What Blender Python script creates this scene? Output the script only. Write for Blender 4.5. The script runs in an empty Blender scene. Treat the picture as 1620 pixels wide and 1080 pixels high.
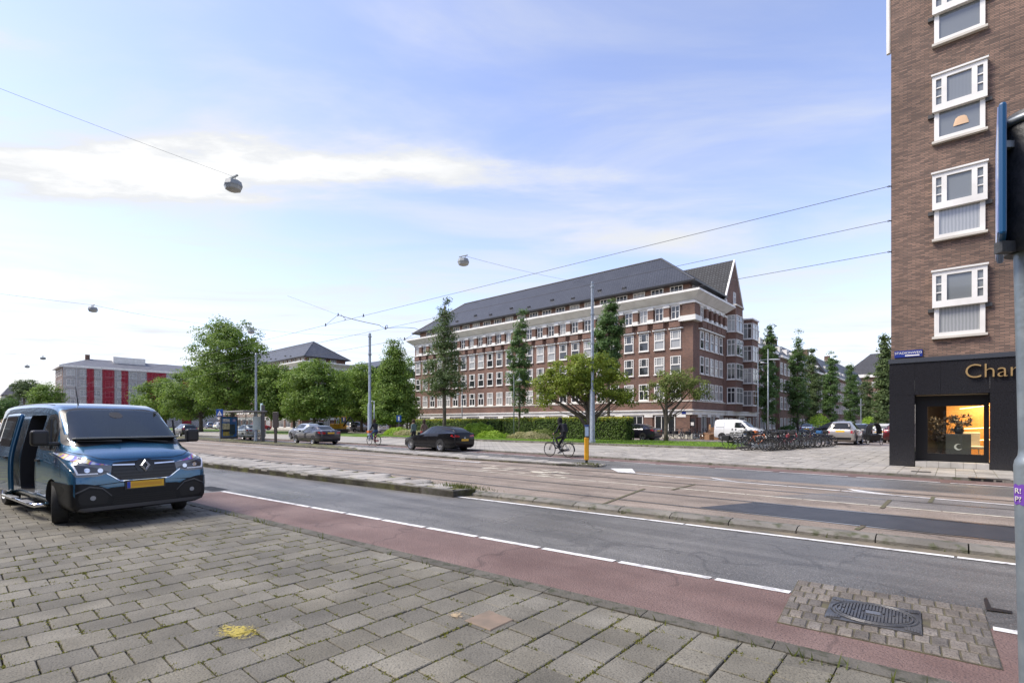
import bpy, bmesh, math, random
import numpy as np
from mathutils import Vector, Matrix
from mathutils.bvhtree import BVHTree

R = math.radians
S = bpy.context.scene
COL = S.collection
rnd = random.Random(7)

# ------------------------------------------------------------------ camera
F, HZ, CX, EYE = 790.0, 668.0, 810.0, 1.65
TH = math.atan2(.664, .748)
CT, ST = math.cos(TH), math.sin(TH)
cam = bpy.data.cameras.new('camera')
cam.sensor_width = 36
cam.lens = 36 * F / 1620
cam.shift_y = (HZ - 540) / 1620
cam.clip_start = .05
cam.clip_end = 3000
camo = bpy.data.objects.new('camera', cam)
COL.objects.link(camo)
camo.location = (0, 0, EYE)
camo.rotation_euler = (R(90), 0, TH)
S.camera = camo
S.render.resolution_x, S.render.resolution_y = 1024, 682

# ------------------------------------------------------------------ sky, sun, exposure
SUN_EL, SUN_AZ = R(52), R(220)          # azimuth: direction the sun stands in, counted from +Y clockwise
W = bpy.data.worlds.new('World')
S.world = W
W.use_nodes = True
nt = W.node_tree
nt.nodes.clear()
def N(tree, typ, **kw):
    n = tree.nodes.new(typ)
    for k, v in kw.items():
        if k.startswith('i_'):
            n.inputs[k[2:].replace('_', ' ')].default_value = v
        else:
            setattr(n, k, v)
    return n
def math_n(tree, op, a, b=None, clamp=False):
    n = tree.nodes.new('ShaderNodeMath'); n.operation = op; n.use_clamp = clamp
    for i, v in enumerate((a, b)):
        if v is None: continue
        if isinstance(v, (int, float)): n.inputs[i].default_value = v
        else: tree.links.new(v, n.inputs[i])
    return n.outputs[0]
sky = N(nt, 'ShaderNodeTexSky', sky_type='NISHITA', sun_disc=False, sun_elevation=SUN_EL,
        sun_rotation=SUN_AZ, altitude=0, air_density=1.0, dust_density=0.6, ozone_density=1.6)
tc = N(nt, 'ShaderNodeTexCoord')
rot = N(nt, 'ShaderNodeVectorRotate', rotation_type='Z_AXIS')
rot.inputs['Angle'].default_value = -TH
nt.links.new(tc.outputs['Generated'], rot.inputs['Vector'])
sx = N(nt, 'ShaderNodeSeparateXYZ')
nt.links.new(rot.outputs[0], sx.inputs[0])
dz = math_n(nt, 'MAXIMUM', sx.outputs[2], .03)
px = math_n(nt, 'DIVIDE', sx.outputs[0], dz)
py = math_n(nt, 'DIVIDE', sx.outputs[1], dz)
cb = N(nt, 'ShaderNodeCombineXYZ')
nt.links.new(px, cb.inputs[0]); nt.links.new(py, cb.inputs[1])
mp = N(nt, 'ShaderNodeMapping'); mp.inputs['Scale'].default_value = (.55, 1.1, 1); mp.inputs['Rotation'].default_value = (0, 0, R(8))
nt.links.new(cb.outputs[0], mp.inputs['Vector'])
nz = N(nt, 'ShaderNodeTexNoise'); nz.inputs['Scale'].default_value = 1.5; nz.inputs['Detail'].default_value = 8
nz.inputs['Roughness'].default_value = .56; nz.inputs['Distortion'].default_value = .5
nt.links.new(mp.outputs[0], nz.inputs['Vector'])
nf = nz.outputs['Fac']
sep = N(nt, 'ShaderNodeSeparateColor')
nz2 = N(nt, 'ShaderNodeTexNoise'); nz2.inputs['Scale'].default_value = 2.2; nz2.inputs['Detail'].default_value = 7; nz2.inputs['Roughness'].default_value = .62
nt.links.new(mp.outputs[0], nz2.inputs['Vector']); nt.links.new(nz2.outputs['Color'], sep.inputs[0])
wx_ = math_n(nt, 'ADD', px, math_n(nt, 'MULTIPLY', math_n(nt, 'SUBTRACT', sep.outputs[0], .5), 1.6))
wy_ = math_n(nt, 'ADD', py, math_n(nt, 'MULTIPLY', math_n(nt, 'SUBTRACT', sep.outputs[1], .5), .75))
def cloud(cx, cy, sxx, syy, gain):
    a = math_n(nt, 'POWER', math_n(nt, 'ABSOLUTE', math_n(nt, 'DIVIDE', math_n(nt, 'SUBTRACT', wx_, cx), sxx)), 2)
    b = math_n(nt, 'POWER', math_n(nt, 'ABSOLUTE', math_n(nt, 'DIVIDE', math_n(nt, 'SUBTRACT', wy_, cy), syy)), 2)
    return math_n(nt, 'MULTIPLY', math_n(nt, 'EXPONENT', math_n(nt, 'MULTIPLY', math_n(nt, 'ADD', a, b), -1)), gain)
bias = cloud(-1.45, 1.98, .75, .19, .95)
for c in ((-.35, 2.02, .7, .12, .40), (.75, 2.65, .5, .26, .34), (-1.62, 1.42, .3, .05, .40), (-1.9, 1.62, .3, .04, .2)):
    bias = math_n(nt, 'ADD', bias, cloud(*c))
# the veil of thin cloud gets denser towards the horizon
veil = math_n(nt, 'MULTIPLY', math_n(nt, 'POWER', math_n(nt, 'SUBTRACT', 1.0, math_n(nt, 'MAXIMUM', sx.outputs[2], 0)), 3.4), .42)
cl = math_n(nt, 'ADD', math_n(nt, 'ADD', math_n(nt, 'MULTIPLY', math_n(nt, 'SUBTRACT', nf, .48), 1.25), bias), veil)
ramp = N(nt, 'ShaderNodeMapRange', interpolation_type='SMOOTHSTEP')
ramp.inputs['From Min'].default_value = -.10; ramp.inputs['From Max'].default_value = .62
nt.links.new(cl, ramp.inputs['Value'])
mixc = N(nt, 'ShaderNodeMix', data_type='RGBA')
hs = N(nt, 'ShaderNodeHueSaturation'); hs.inputs['Saturation'].default_value = .95; hs.inputs['Value'].default_value = 2.0
nt.links.new(sky.outputs[0], hs.inputs['Color'])
nt.links.new(ramp.outputs[0], mixc.inputs['Factor'])
lav = N(nt, 'ShaderNodeMix', data_type='RGBA', blend_type='MULTIPLY'); lav.inputs['Factor'].default_value = 1; lav.inputs['B'].default_value = (1.09, .945, 1.0, 1)
nt.links.new(hs.outputs[0], lav.inputs['A']); nt.links.new(lav.outputs['Result'], mixc.inputs['A'])
mixc.inputs['B'].default_value = (5.6, 5.72, 5.9, 1)
bg = N(nt, 'ShaderNodeBackground'); bg.inputs['Strength'].default_value = .1
out = N(nt, 'ShaderNodeOutputWorld')
# the thickest clouds are whiter than the veil
thick = N(nt, 'ShaderNodeMapRange', interpolation_type='SMOOTHSTEP'); thick.inputs['From Min'].default_value = .42; thick.inputs['From Max'].default_value = .85
nt.links.new(math_n(nt, 'SUBTRACT', cl, veil), thick.inputs['Value'])
mixw = N(nt, 'ShaderNodeMix', data_type='RGBA'); mixw.inputs['B'].default_value = (7.0, 7.05, 7.1, 1)
nt.links.new(thick.outputs[0], mixw.inputs['Factor']); nt.links.new(mixc.outputs['Result'], mixw.inputs['A'])
nt.links.new(mixw.outputs['Result'], bg.inputs['Color'])
nt.links.new(bg.outputs[0], out.inputs[0])

sun = bpy.data.lights.new('sun', 'SUN')
sun.energy = 3.2; sun.angle = R(20); sun.color = (1, .93, .82)
suno = bpy.data.objects.new('sun', sun)
COL.objects.link(suno)
sd = Vector((math.sin(SUN_AZ) * math.cos(SUN_EL), math.cos(SUN_AZ) * math.cos(SUN_EL), math.sin(SUN_EL)))
suno.rotation_euler = sd.to_track_quat('Z', 'Y').to_euler()
suno.location = (0, 0, 60)
vs = S.view_settings
vs.view_transform = 'Standard'; vs.look = 'None'; vs.exposure = 0.62; vs.gamma = 1
vs.use_curve_mapping = False

# ------------------------------------------------------------------ places
def C2W(X, Y, z=0.): return Vector((CT * X - ST * Y, ST * X + CT * Y, z))
def G(u, v, z=0.):                       # ground point at height z
    Y = (EYE - z) * F / (v - HZ)
    return C2W((u - CX) / F * Y, Y, z)
def AT(u, Y, v=None, z=0.):              # point at a depth
    return C2W((u - CX) / F * Y, Y, z if v is None else EYE + (HZ - v) / F * Y)
def XY(u, y):                            # x where a column of view meets the line y
    r = (u - CX) / F
    return y * (CT * r - ST) / (ST * r + CT)
def YX(u, x):
    r = (u - CX) / F
    return x * (ST * r + CT) / (CT * r - ST)
def DEP(x, y): return -ST * x + CT * y

# ------------------------------------------------------------------ scene helpers
def tag(o, label=None, cat=None, group=None, kind=None):
    if label: o['label'] = label
    if cat: o['category'] = cat
    if group: o['group'] = group
    if kind: o['kind'] = kind
    return o
def empty(name, loc=(0, 0, 0), rz=0., label=None, cat=None, group=None, parent=None):
    o = bpy.data.objects.new(name, None)
    o.empty_display_size = .2
    COL.objects.link(o)
    o.location = loc; o.rotation_euler = (0, 0, rz); o.parent = parent
    return tag(o, label, cat, group)
def link(name, me, parent=None, loc=(0, 0, 0), rz=0.):
    o = bpy.data.objects.new(name, me)
    COL.objects.link(o)
    o.location = loc; o.rotation_euler = (0, 0, rz); o.parent = parent
    return o
class MB:
    def __init__(s): s.v = []; s.f = []; s.m = []; s.cm = 0
    def mat(s, i): s.cm = i; return s
    def add(s, vs_, fs):
        o = len(s.v); s.v += [tuple(p) for p in vs_]
        s.f += [tuple(i + o for i in f) for f in fs]; s.m += [s.cm] * len(fs)
        return s
    def box(s, x0, x1, y0, y1, z0, z1):
        return s.add([(x0, y0, z0), (x1, y0, z0), (x1, y1, z0), (x0, y1, z0), (x0, y0, z1), (x1, y0, z1), (x1, y1, z1), (x0, y1, z1)],
                     [(3, 2, 1, 0), (4, 5, 6, 7), (0, 1, 5, 4), (1, 2, 6, 5), (2, 3, 7, 6), (3, 0, 4, 7)])
    def obox(s, c, size, rz=0., rx=0., ry=0.):
        M = Matrix.Translation(c) @ Matrix.Rotation(rz, 4, 'Z') @ Matrix.Rotation(ry, 4, 'Y') @ Matrix.Rotation(rx, 4, 'X')
        a, b, d = size[0] / 2, size[1] / 2, size[2] / 2
        P = [(-a, -b, -d), (a, -b, -d), (a, b, -d), (-a, b, -d), (-a, -b, d), (a, -b, d), (a, b, d), (-a, b, d)]
        return s.add([M @ Vector(p) for p in P],
                     [(3, 2, 1, 0), (4, 5, 6, 7), (0, 1, 5, 4), (1, 2, 6, 5), (2, 3, 7, 6), (3, 0, 4, 7)])
    def cyl(s, p0, p1, r0, r1=None, n=10, cap=True):
        return s.tube([p0, p1], [r0, r0 if r1 is None else r1], n, cap)
    def tube(s, path, r, n=8, cap=True, closed=False):
        P = [Vector(p) for p in path]
        rr = r if isinstance(r, (list, tuple)) else [r] * len(P)
        o = len(s.v); L = len(P)
        up = None
        for i, p in enumerate(P):
            a = P[(i - 1) % L] if (closed or i) else p
            b = P[(i + 1) % L] if (closed or i < L - 1) else p
            d = (b - a).normalized()
            if up is None:
                up = Vector((0, 0, 1)) if abs(d.z) < .9 else Vector((1, 0, 0))
            x = d.cross(up)
            if x.length < 1e-4: x = d.cross(Vector((0, 1, 0)))
            x.normalize(); y = x.cross(d).normalized(); up = y
            for k in range(n):
                t = 2 * math.pi * k / n
                s.v.append(tuple(p + (x * math.cos(t) + y * math.sin(t)) * rr[i]))
        for i in range(L if closed else L - 1):
            j = (i + 1) % L
            for k in range(n):
                k2 = (k + 1) % n
                s.f.append((o + i * n + k2, o + i * n + k, o + j * n + k, o + j * n + k2)); s.m.append(s.cm)
        if cap and not closed:
            s.f.append(tuple(o + k for k in range(n))); s.m.append(s.cm)
            s.f.append(tuple(o + (L - 1) * n + k for k in reversed(range(n)))); s.m.append(s.cm)
        return s
    def prism(s, poly, z0, z1, M=None):       # poly in xy (counter-clockwise), extruded along z
        n = len(poly)
        vs_ = [Vector((p[0], p[1], z0)) for p in poly] + [Vector((p[0], p[1], z1)) for p in poly]
        if M: vs_ = [M @ v for v in vs_]
        return s.add(vs_, [tuple(reversed(range(n))), tuple(range(n, 2 * n))] + [(i, (i + 1) % n, n + (i + 1) % n, n + i) for i in range(n)])
    def lathe(s, prof, n=16, M=None, closed=False):     # prof: (r, z)
        o = len(s.v); L = len(prof)
        for r, z in prof:
            for k in range(n):
                t = 2 * math.pi * k / n
                p = Vector((r * math.cos(t), r * math.sin(t), z))
                s.v.append(tuple(M @ p if M else p))
        for i in range(L if closed else L - 1):
            j = (i + 1) % L
            for k in range(n):
                k2 = (k + 1) % n
                s.f.append((o + i * n + k, o + i * n + k2, o + j * n + k2, o + j * n + k)); s.m.append(s.cm)
        return s
    def mesh(s, name, mats, smooth=False):
        me = bpy.data.meshes.new(name)
        me.from_pydata(s.v, [], s.f)
        for m in (mats if isinstance(mats, (list, tuple)) else [mats]): me.materials.append(m)
        if max(s.m, default=0): me.polygons.foreach_set('material_index', s.m)
        if smooth:
            me.polygons.foreach_set('use_smooth', [True] * len(s.f))
            if smooth != True: me.set_sharp_from_angle(angle=R(smooth))
        me.update()
        return me
    def build(s, name, mats, parent=None, loc=(0, 0, 0), rz=0., smooth=False):
        return link(name, s.mesh(name, mats, smooth), parent, loc, rz)
def bevel(o, w, n=1):
    m = o.modifiers.new('bevel', 'BEVEL'); m.width = w; m.segments = n; m.limit_method = 'ANGLE'
    return o

# ------------------------------------------------------------------ materials
MATS = {}
def mat(name, c, rough=.6, c2=None, scale=4., metal=0., bump=0., bscale=None, spec=.5, coat=0., rand=0., emit=0.,
        fac=(.35, .65), island=0., detail=6, coords='Object', c3=None, s3=40., rvar=0., trans=0., streak=0., crack=0., stain=0.):
    if name in MATS: return MATS[name]
    m = bpy.data.materials.new(name); m.use_nodes = True
    t = m.node_tree; b = t.nodes['Principled BSDF']
    tcn = t.nodes.new('ShaderNodeTexCoord')
    vec = t.nodes.new('ShaderNodeNewGeometry').outputs['Position'] if coords == 'World' else tcn.outputs[coords]
    col = None
    def rgb(cc): return (cc[0], cc[1], cc[2], 1)
    def noise(sc, det=detail):
        n = t.nodes.new('ShaderNodeTexNoise'); n.inputs['Scale'].default_value = sc; n.inputs['Detail'].default_value = det
        t.links.new(vec, n.inputs['Vector']); return n.outputs['Fac']
    def mixcol(f, a, bb):
        mx = t.nodes.new('ShaderNodeMix'); mx.data_type = 'RGBA'
        t.links.new(f, mx.inputs['Factor'])
        if isinstance(a, tuple): mx.inputs['A'].default_value = a
        else: t.links.new(a, mx.inputs['A'])
        if isinstance(bb, tuple): mx.inputs['B'].default_value = bb
        else: t.links.new(bb, mx.inputs['B'])
        return mx.outputs['Result']
    def mr(f, a, bb, lo=0., hi=1.):
        n = t.nodes.new('ShaderNodeMapRange'); t.links.new(f, n.inputs['Value'])
        for k, v in (('From Min', a), ('From Max', bb), ('To Min', lo), ('To Max', hi)): n.inputs[k].default_value = v
        return n.outputs[0]
    b.inputs['Base Color'].default_value = rgb(c)
    if c2 is not None:
        col = mixcol(mr(noise(scale), *fac), rgb(c), rgb(c2))
    if c3 is not None:
        col = mixcol(mr(noise(s3, 2), .52, .68), col if col else rgb(c), rgb(c3))
    def valmul(colr, f):
        hv = t.nodes.new('ShaderNodeHueSaturation'); t.links.new(f, hv.inputs['Value'])
        if colr: t.links.new(colr, hv.inputs['Color'])
        else: hv.inputs['Color'].default_value = rgb(c)
        return hv.outputs[0]
    if streak:
        mpp = t.nodes.new('ShaderNodeMapping'); mpp.inputs['Scale'].default_value = (.09, 1.5, 1); mpp.inputs['Rotation'].default_value = (0, 0, R(-5)); t.links.new(vec, mpp.inputs['Vector'])
        ns_ = t.nodes.new('ShaderNodeTexNoise'); ns_.inputs['Scale'].default_value = 1.6; ns_.inputs['Detail'].default_value = 5; t.links.new(mpp.outputs[0], ns_.inputs['Vector'])
        col = valmul(col, mr(ns_.outputs['Fac'], .3, .7, 1 - streak, 1 + streak))
    if stain:
        col = valmul(col, mr(noise(.9, 5), .32, .62, 1 - stain, 1 + stain * .4))
    if crack:
        vo = t.nodes.new('ShaderNodeTexVoronoi'); vo.feature = 'DISTANCE_TO_EDGE'; vo.inputs['Scale'].default_value = crack
        wn = t.nodes.new('ShaderNodeTexNoise'); wn.inputs['Scale'].default_value = 1.5; t.links.new(vec, wn.inputs['Vector'])
        va_ = t.nodes.new('ShaderNodeVectorMath'); va_.operation = 'MULTIPLY_ADD'; va_.inputs[1].default_value = (1.2, 1.2, 0); t.links.new(wn.outputs['Color'], va_.inputs[0]); t.links.new(vec, va_.inputs[2])
        t.links.new(va_.outputs[0], vo.inputs['Vector'])
        ck = math_n(t, 'MAXIMUM', mr(vo.outputs['Distance'], .004, .014, .72, 1.), mr(noise(.35, 2), .42, .52, 1., 0.))
        col = valmul(col, ck)
    if rand or island:
        if rand:
            r = t.nodes.new('ShaderNodeObjectInfo').outputs['Random']
        if island:
            ri = t.nodes.new('ShaderNodeNewGeometry').outputs['Random Per Island']
            r = math_n(t, 'FRACT', math_n(t, 'ADD', r, ri)) if rand else ri
        amt = max(rand, island)
        hsv = t.nodes.new('ShaderNodeHueSaturation')
        t.links.new(mr(r, 0, 1, 1 - amt, 1 + amt), hsv.inputs['Value'])
        t.links.new(mr(math_n(t, 'FRACT', math_n(t, 'MULTIPLY', r, 7.3)), 0, 1, 1 - amt * .5, 1 + amt * .5), hsv.inputs['Saturation'])
        if col: t.links.new(col, hsv.inputs['Color'])
        else: hsv.inputs['Color'].default_value = rgb(c)
        col = hsv.outputs[0]
    if col: t.links.new(col, b.inputs['Base Color'])
    b.inputs['Roughness'].default_value = rough
    if rvar:
        t.links.new(mr(noise(scale * .6), .3, .7, max(.03, rough - rvar), rough + rvar), b.inputs['Roughness'])
    b.inputs['Metallic'].default_value = metal
    b.inputs['Specular IOR Level'].default_value = spec
    b.inputs['Coat Weight'].default_value = coat
    b.inputs['Coat Roughness'].default_value = .04
    if trans: b.inputs['Transmission Weight'].default_value = trans
    if emit:
        b.inputs['Emission Color'].default_value = rgb(c); b.inputs['Emission Strength'].default_value = emit
    if bump:
        bn = t.nodes.new('ShaderNodeBump'); bn.inputs['Strength'].default_value = bump; bn.inputs['Distance'].default_value = .02
        t.links.new(noise(bscale or scale * 4), bn.inputs['Height'])
        t.links.new(bn.outputs[0], b.inputs['Normal'])
    MATS[name] = m
    return m
def brick_mat(name, c1, c2, mortar, bw, bh, ms=.012, bump=.5, rough=.8, rowvar=.5, tile=False):
    m = bpy.data.materials.new(name); m.use_nodes = True
    t = m.node_tree; b = t.nodes['Principled BSDF']; b.inputs['Roughness'].default_value = rough
    ge = t.nodes.new('ShaderNodeNewGeometry'); sp = t.nodes.new('ShaderNodeSeparateXYZ')
    t.links.new(ge.outputs['Position'], sp.inputs[0])
    cbn = t.nodes.new('ShaderNodeCombineXYZ')
    t.links.new(math_n(t, 'ADD', sp.outputs[0], sp.outputs[1]), cbn.inputs[0]); t.links.new(sp.outputs[2], cbn.inputs[1])
    br = t.nodes.new('ShaderNodeTexBrick'); br.inputs['Scale'].default_value = 1
    br.inputs['Brick Width'].default_value = bw; br.inputs['Row Height'].default_value = bh; br.inputs['Mortar Size'].default_value = ms
    br.inputs['Color1'].default_value = (*c1, 1); br.inputs['Color2'].default_value = (*c2, 1); br.inputs['Mortar'].default_value = (*mortar, 1)
    br.inputs['Bias'].default_value = -.1
    t.links.new(cbn.outputs[0], br.inputs['Vector'])
    nzz = t.nodes.new('ShaderNodeTexNoise'); nzz.inputs['Scale'].default_value = .55; nzz.inputs['Detail'].default_value = 9
    t.links.new(ge.outputs['Position'], nzz.inputs['Vector'])
    h = t.nodes.new('ShaderNodeHueSaturation')
    mrn = t.nodes.new('ShaderNodeMapRange'); mrn.inputs['From Min'].default_value = .3; mrn.inputs['From Max'].default_value = .7
    mrn.inputs['To Min'].default_value = 1 - rowvar * .5; mrn.inputs['To Max'].default_value = 1 + rowvar * .5
    t.links.new(nzz.outputs[0], mrn.inputs['Value']); t.links.new(mrn.outputs[0], h.inputs['Value'])
    t.links.new(br.outputs['Color'], h.inputs['Color']); t.links.new(h.outputs[0], b.inputs['Base Color'])
    bn = t.nodes.new('ShaderNodeBump'); bn.inputs['Strength'].default_value = bump; bn.inputs['Distance'].default_value = .02; bn.invert = True
    t.links.new(br.outputs['Fac'], bn.inputs['Height']); t.links.new(bn.outputs[0], b.inputs['Normal'])
    MATS[name] = m
    return m
WHITE = mat('white_paint', (.78, .76, .71), .45, (.66, .64, .59), 1.2, coords='World')
STONE = mat('pale_stone', (.62, .58, .50), .7, (.48, .45, .39), 1.0, coords='World')
BRICK = brick_mat('brown_brick', (.235, .110, .070), (.125, .062, .044), (.15, .11, .09), .22, .065)
BRICK2 = brick_mat('row_house_brick', (.20, .10, .062), (.13, .065, .042), (.17, .13, .10), .22, .065)
ROOF = brick_mat('grey_roof_tiles', (.060, .064, .072), (.042, .046, .053), (.016, .017, .020), .28, .21, .035, 1.0, .4, .35)
DARKWOOD = mat('dark_wood', (.02, .02, .022), .4)
STEEL = mat('galvanised_steel', (.34, .37, .39), .42, (.22, .25, .27), 6, metal=.6, rvar=.12)
GREYPAINT = mat('grey_green_paint', (.30, .34, .34), .45, (.22, .25, .25), 5)
BLACK = mat('black_plastic', (.012, .012, .013), .45)
RUBBER = mat('rubber', (.018, .018, .018), .85, (.028, .027, .025), 8)
EMBL = mat('emblem_chrome', (.72, .73, .75), .3, metal=.55)
CHROME = mat('chrome', (.75, .76, .78), .12, metal=1)
def glass_mat(name, dark, curtain, share, rough=.04):
    m = bpy.data.materials.new(name); m.use_nodes = True
    t = m.node_tree; b = t.nodes['Principled BSDF']
    oi = t.nodes.new('ShaderNodeObjectInfo'); tcn = t.nodes.new('ShaderNodeTexCoord')
    wv = t.nodes.new('ShaderNodeTexWave'); wv.inputs['Scale'].default_value = 3.5; wv.inputs['Distortion'].default_value = 1.5
    t.links.new(tcn.outputs['Object'], wv.inputs['Vector'])
    st = t.nodes.new('ShaderNodeMapRange'); st.inputs['From Min'].default_value = 1 - share - .02; st.inputs['From Max'].default_value = 1 - share + .1
    t.links.new(oi.outputs['Random'], st.inputs['Value'])
    mul = math_n(t, 'MULTIPLY', st.outputs[0], math_n(t, 'ADD', math_n(t, 'MULTIPLY', wv.outputs['Fac'], .45), .5))
    mx = t.nodes.new('ShaderNodeMix'); mx.data_type = 'RGBA'
    t.links.new(mul, mx.inputs['Factor']); mx.inputs['A'].default_value = (*dark, 1); mx.inputs['B'].default_value = (*curtain, 1)
    t.links.new(mx.outputs['Result'], b.inputs['Base Color'])
    b.inputs['Roughness'].default_value = rough; b.inputs['Specular IOR Level'].default_value = .8
    MATS[name] = m
    return m
PANE = glass_mat('window_glass', (.025, .028, .032), (.42, .42, .40), .42)
CARGLASS = mat('car_glass', (.014, .018, .018), .05, spec=.45)
# ------------------------------------------------------------------ ground and street
ZR, ZT, ZI, ZF, ZG = -.06, .03, .10, .10, .14        # road, tram bed, islands, far pavement, grass
def line(p, q):                                      # y as a function of x through two points
    k = (q.y - p.y) / (q.x - p.x)
    return lambda x: p.y + k * (x - p.x)
def bend(f, x0):                                     # straight as measured, parallel to the street beyond x0
    return lambda x: f(max(x, x0))
def vline(a, b, u0, u1, z): return line(G(u0, a * u0 + b, z), G(u1, a * u1 + b, z))
LK = bend(vline(.24599, 723.95, 320, 1580, ZR), -30)
LD = bend(vline(.17832, 714.5, 352, 1615, ZR), -30)
LS = bend(vline(.12174, 697.5, 700, 1610, ZR), -30)
LT = bend(vline(.11046, 693.75, 880, 1611, ZT), -30)
def LTb(x): return LT(x) - .11
LW = bend(line(G(580, 729.4, ZT), G(1611, 819.4, ZT)), -60)
def LR1(x): return LW(x) - 2.50
def LR2(x): return LW(x) - 1.06
def LR3(x): return LW(x) + 1.05
def LR4(x): return LW(x) + 2.49
LB = bend(line(G(580, 718.8, ZT), G(756, 731, ZT)), -60)      # white line before the far island
def LFK(x): return 20.5 if x < -30 else 18.8 + (2 - x) * (1.7 / 32) if x < 2 else 18.8 - (x - 2) * .05
def LFD(x): return LFK(x) - 1.15
def LFR(x): return max(LR4(x) + .75, 15.0) if x > -9 else max(LR4(x) + .45, 15.2)
def strip(name, fa, fb, x0, x1, z, m, parent=None, n=40, kind='structure', thick=0., fz=None):
    b = MB(); xs = np.linspace(x0, x1, n)
    P = []
    for x in xs: P += [(x, fa(x), z), (x, fb(x), z)]
    if thick:
        k = len(P)
        P += [(p[0], p[1], z - thick) for p in P]
        fs = []
        for i in range(n - 1):
            a, bb, c, d = 2 * i, 2 * i + 2, 2 * i + 3, 2 * i + 1
            fs += [(a, bb, c, d), (a + k, bb + k, bb, a), (d, c, c + k, d + k)]
        fs += [(0, 1, 1 + k, k), (2 * n - 1, 2 * n - 2, 2 * n - 2 + k, 2 * n - 1 + k)]
        b.add(P, fs)
    else:
        b.add(P, [(2 * i, 2 * i + 2, 2 * i + 3, 2 * i + 1) for i in range(n - 1)])
    o = b.build(name, m, parent)
    if kind and not parent: tag(o, kind=kind)
    return o
def quads(name, polys, z, m, parent=None):
    b = MB()
    for p in polys:
        b.add([(q[0], q[1], z) for q in p], [tuple(range(len(p)))])
    return b.build(name, m, parent)

ASPHALT = mat('asphalt', (.098, .093, .085), .38, (.150, .143, .130), .35, bump=.9, bscale=60, c3=(.27, .26, .24), s3=70, rvar=.18, coords='World', spec=.6, streak=.28, crack=.55, stain=.18)
NEWASPH = mat('patched_asphalt', (.040, .042, .047), .5, (.055, .057, .062), 3, bump=.6, bscale=90, coords='World', spec=.5)
REDASPH = mat('red_asphalt', (.168, .102, .085), .68, (.215, .145, .124), .9, bump=.9, bscale=60, c3=(.075, .050, .044), s3=70, coords='World', streak=.14, stain=.16, crack=.4)
BED = mat('aggregate_concrete', (.232, .186, .145), .75, (.305, .252, .203), .8, bump=.7, bscale=60, c3=(.12, .09, .07), s3=38, coords='World', streak=.2, stain=.2, crack=.3)
BEDG = mat('grey_aggregate', (.16, .145, .13), .75, (.22, .20, .18), 1.5, bump=.7, bscale=60, c3=(.08, .075, .07), s3=38, coords='World')
KERB = mat('kerb_concrete', (.135, .125, .105), .8, (.21, .195, .165), 2.2, bump=.6, bscale=50, c3=(.085, .09, .05), s3=6, coords='World', rand=.12)
MARK = mat('road_paint', (.70, .69, .66), .6, (.30, .29, .28), 9, fac=(.52, .74), coords='World', stain=.12)
MARKW = mat('worn_paint', (.62, .58, .47), .6, (.42, .37, .28), 6, coords='World')
SLAB = mat('pavement_slab', (.140, .129, .101), .8, (.190, .176, .140), 2.2, bump=.6, bscale=60, c3=(.088, .082, .064), s3=75, rand=.2, island=.2, coords='World', stain=.30)
SLABF = mat('far_slab', (.30, .28, .245), .75, (.38, .355, .31), 2, bump=.4, bscale=50, c3=(.20, .185, .16), s3=60, rand=.2, island=.2, coords='World', stain=.15)
JOINT = mat('joint_soil', (.065, .055, .036), .95, (.15, .155, .045), 2.2, fac=(.46, .60), coords='World')
GRASS = mat('lawn', (.075, .145, .018), .9, (.13, .20, .03), 1.2, coords='World', bump=.6, bscale=30)
SOIL = mat('soil', (.06, .05, .035), .95, (.09, .08, .05), 3, coords='World')

g = MB().box(-900, 900, -900, 1200, -.5, -.3).build('ground', mat('far_ground', (.13, .125, .115), .9, (.18, .17, .155), .1, coords='World'))
tag(g, kind='structure')
XL, XR = -185, 30
strip('near_road', LK, LTb, XL, XR, ZR, ASPHALT)
strip('red_cycle_lane', lambda x: LK(x) - .02, LD, -13.6, XR, ZR + .004, REDASPH)
tb = strip('tram_bed', lambda x: LT(x) + .16, lambda x: LFR(x) + .02, XL, XR, ZT, BED)
strip('far_road', LFR, lambda x: LFK(x) + .05, XL, XR, ZT - .008, ASPHALT)
strip('far_cycle_lane', lambda x: LFD(x) - .02, lambda x: LFK(x) + .02, -60, XR, ZT - .004, REDASPH)
# markings
def dashes(name, f, xs, w, z, m, label):
    for i, (a, b_) in enumerate(xs):
        o = quads(name, [[(a, f(a) - w / 2), (b_, f(b_) - w / 2), (b_, f(b_) + w / 2), (a, f(a) + w / 2)]], z, m)
        tag(o, kind='structure')
def ux(f, u, z):                                   # x on line f seen in column u
    lo, hi = -150., 12.
    for _ in range(50):
        mid = (lo + hi) / 2
        X = CT * mid + ST * f(mid); Y = -ST * mid + CT * f(mid)
        if Y <= .1 or CX + F * X / Y > u: hi = mid
        else: lo = mid
    return lo
seg = [(352, 405), (407, 490), (493, 545), (549, 602), (606, 671), (677, 754), (760, 853), (859, 972), (980, 1124), (1132, 1250), (1571, 1640)]
dashes('lane_dash', LD, [(ux(LD, a, ZR), ux(LD, b_, ZR)) for a, b_ in seg], .10, ZR + .009, MARK, '')
x_s = ux(LS, 699, ZR)
def brk(f, x0, x1, z, m, name, w, cuts):
    xs = [x0] + cuts + [x1]
    for a, b_ in zip(xs[:-1], xs[1:]):
        n = max(2, int((b_ - a) / 4) + 1)
        o = strip(name, lambda x: f(x) - w / 2, lambda x: f(x) + w / 2, a + .015, b_ - .015, z, m, n=n)
brk(LS, x_s, 12, ZR + .009, MARK, 'edge_line', .10, [ux(LS, 758, 0), ux(LS, 1083, 0), ux(LS, 1512, 0)])
strip('gutter_dirt', lambda x: LS(x) + .06, LTb, x_s - 3, 14, ZR + .005, mat('gutter_silt', (.20, .165, .115), .95, (.11, .10, .075), 3, bump=.5, bscale=60, coords='World'))
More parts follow.
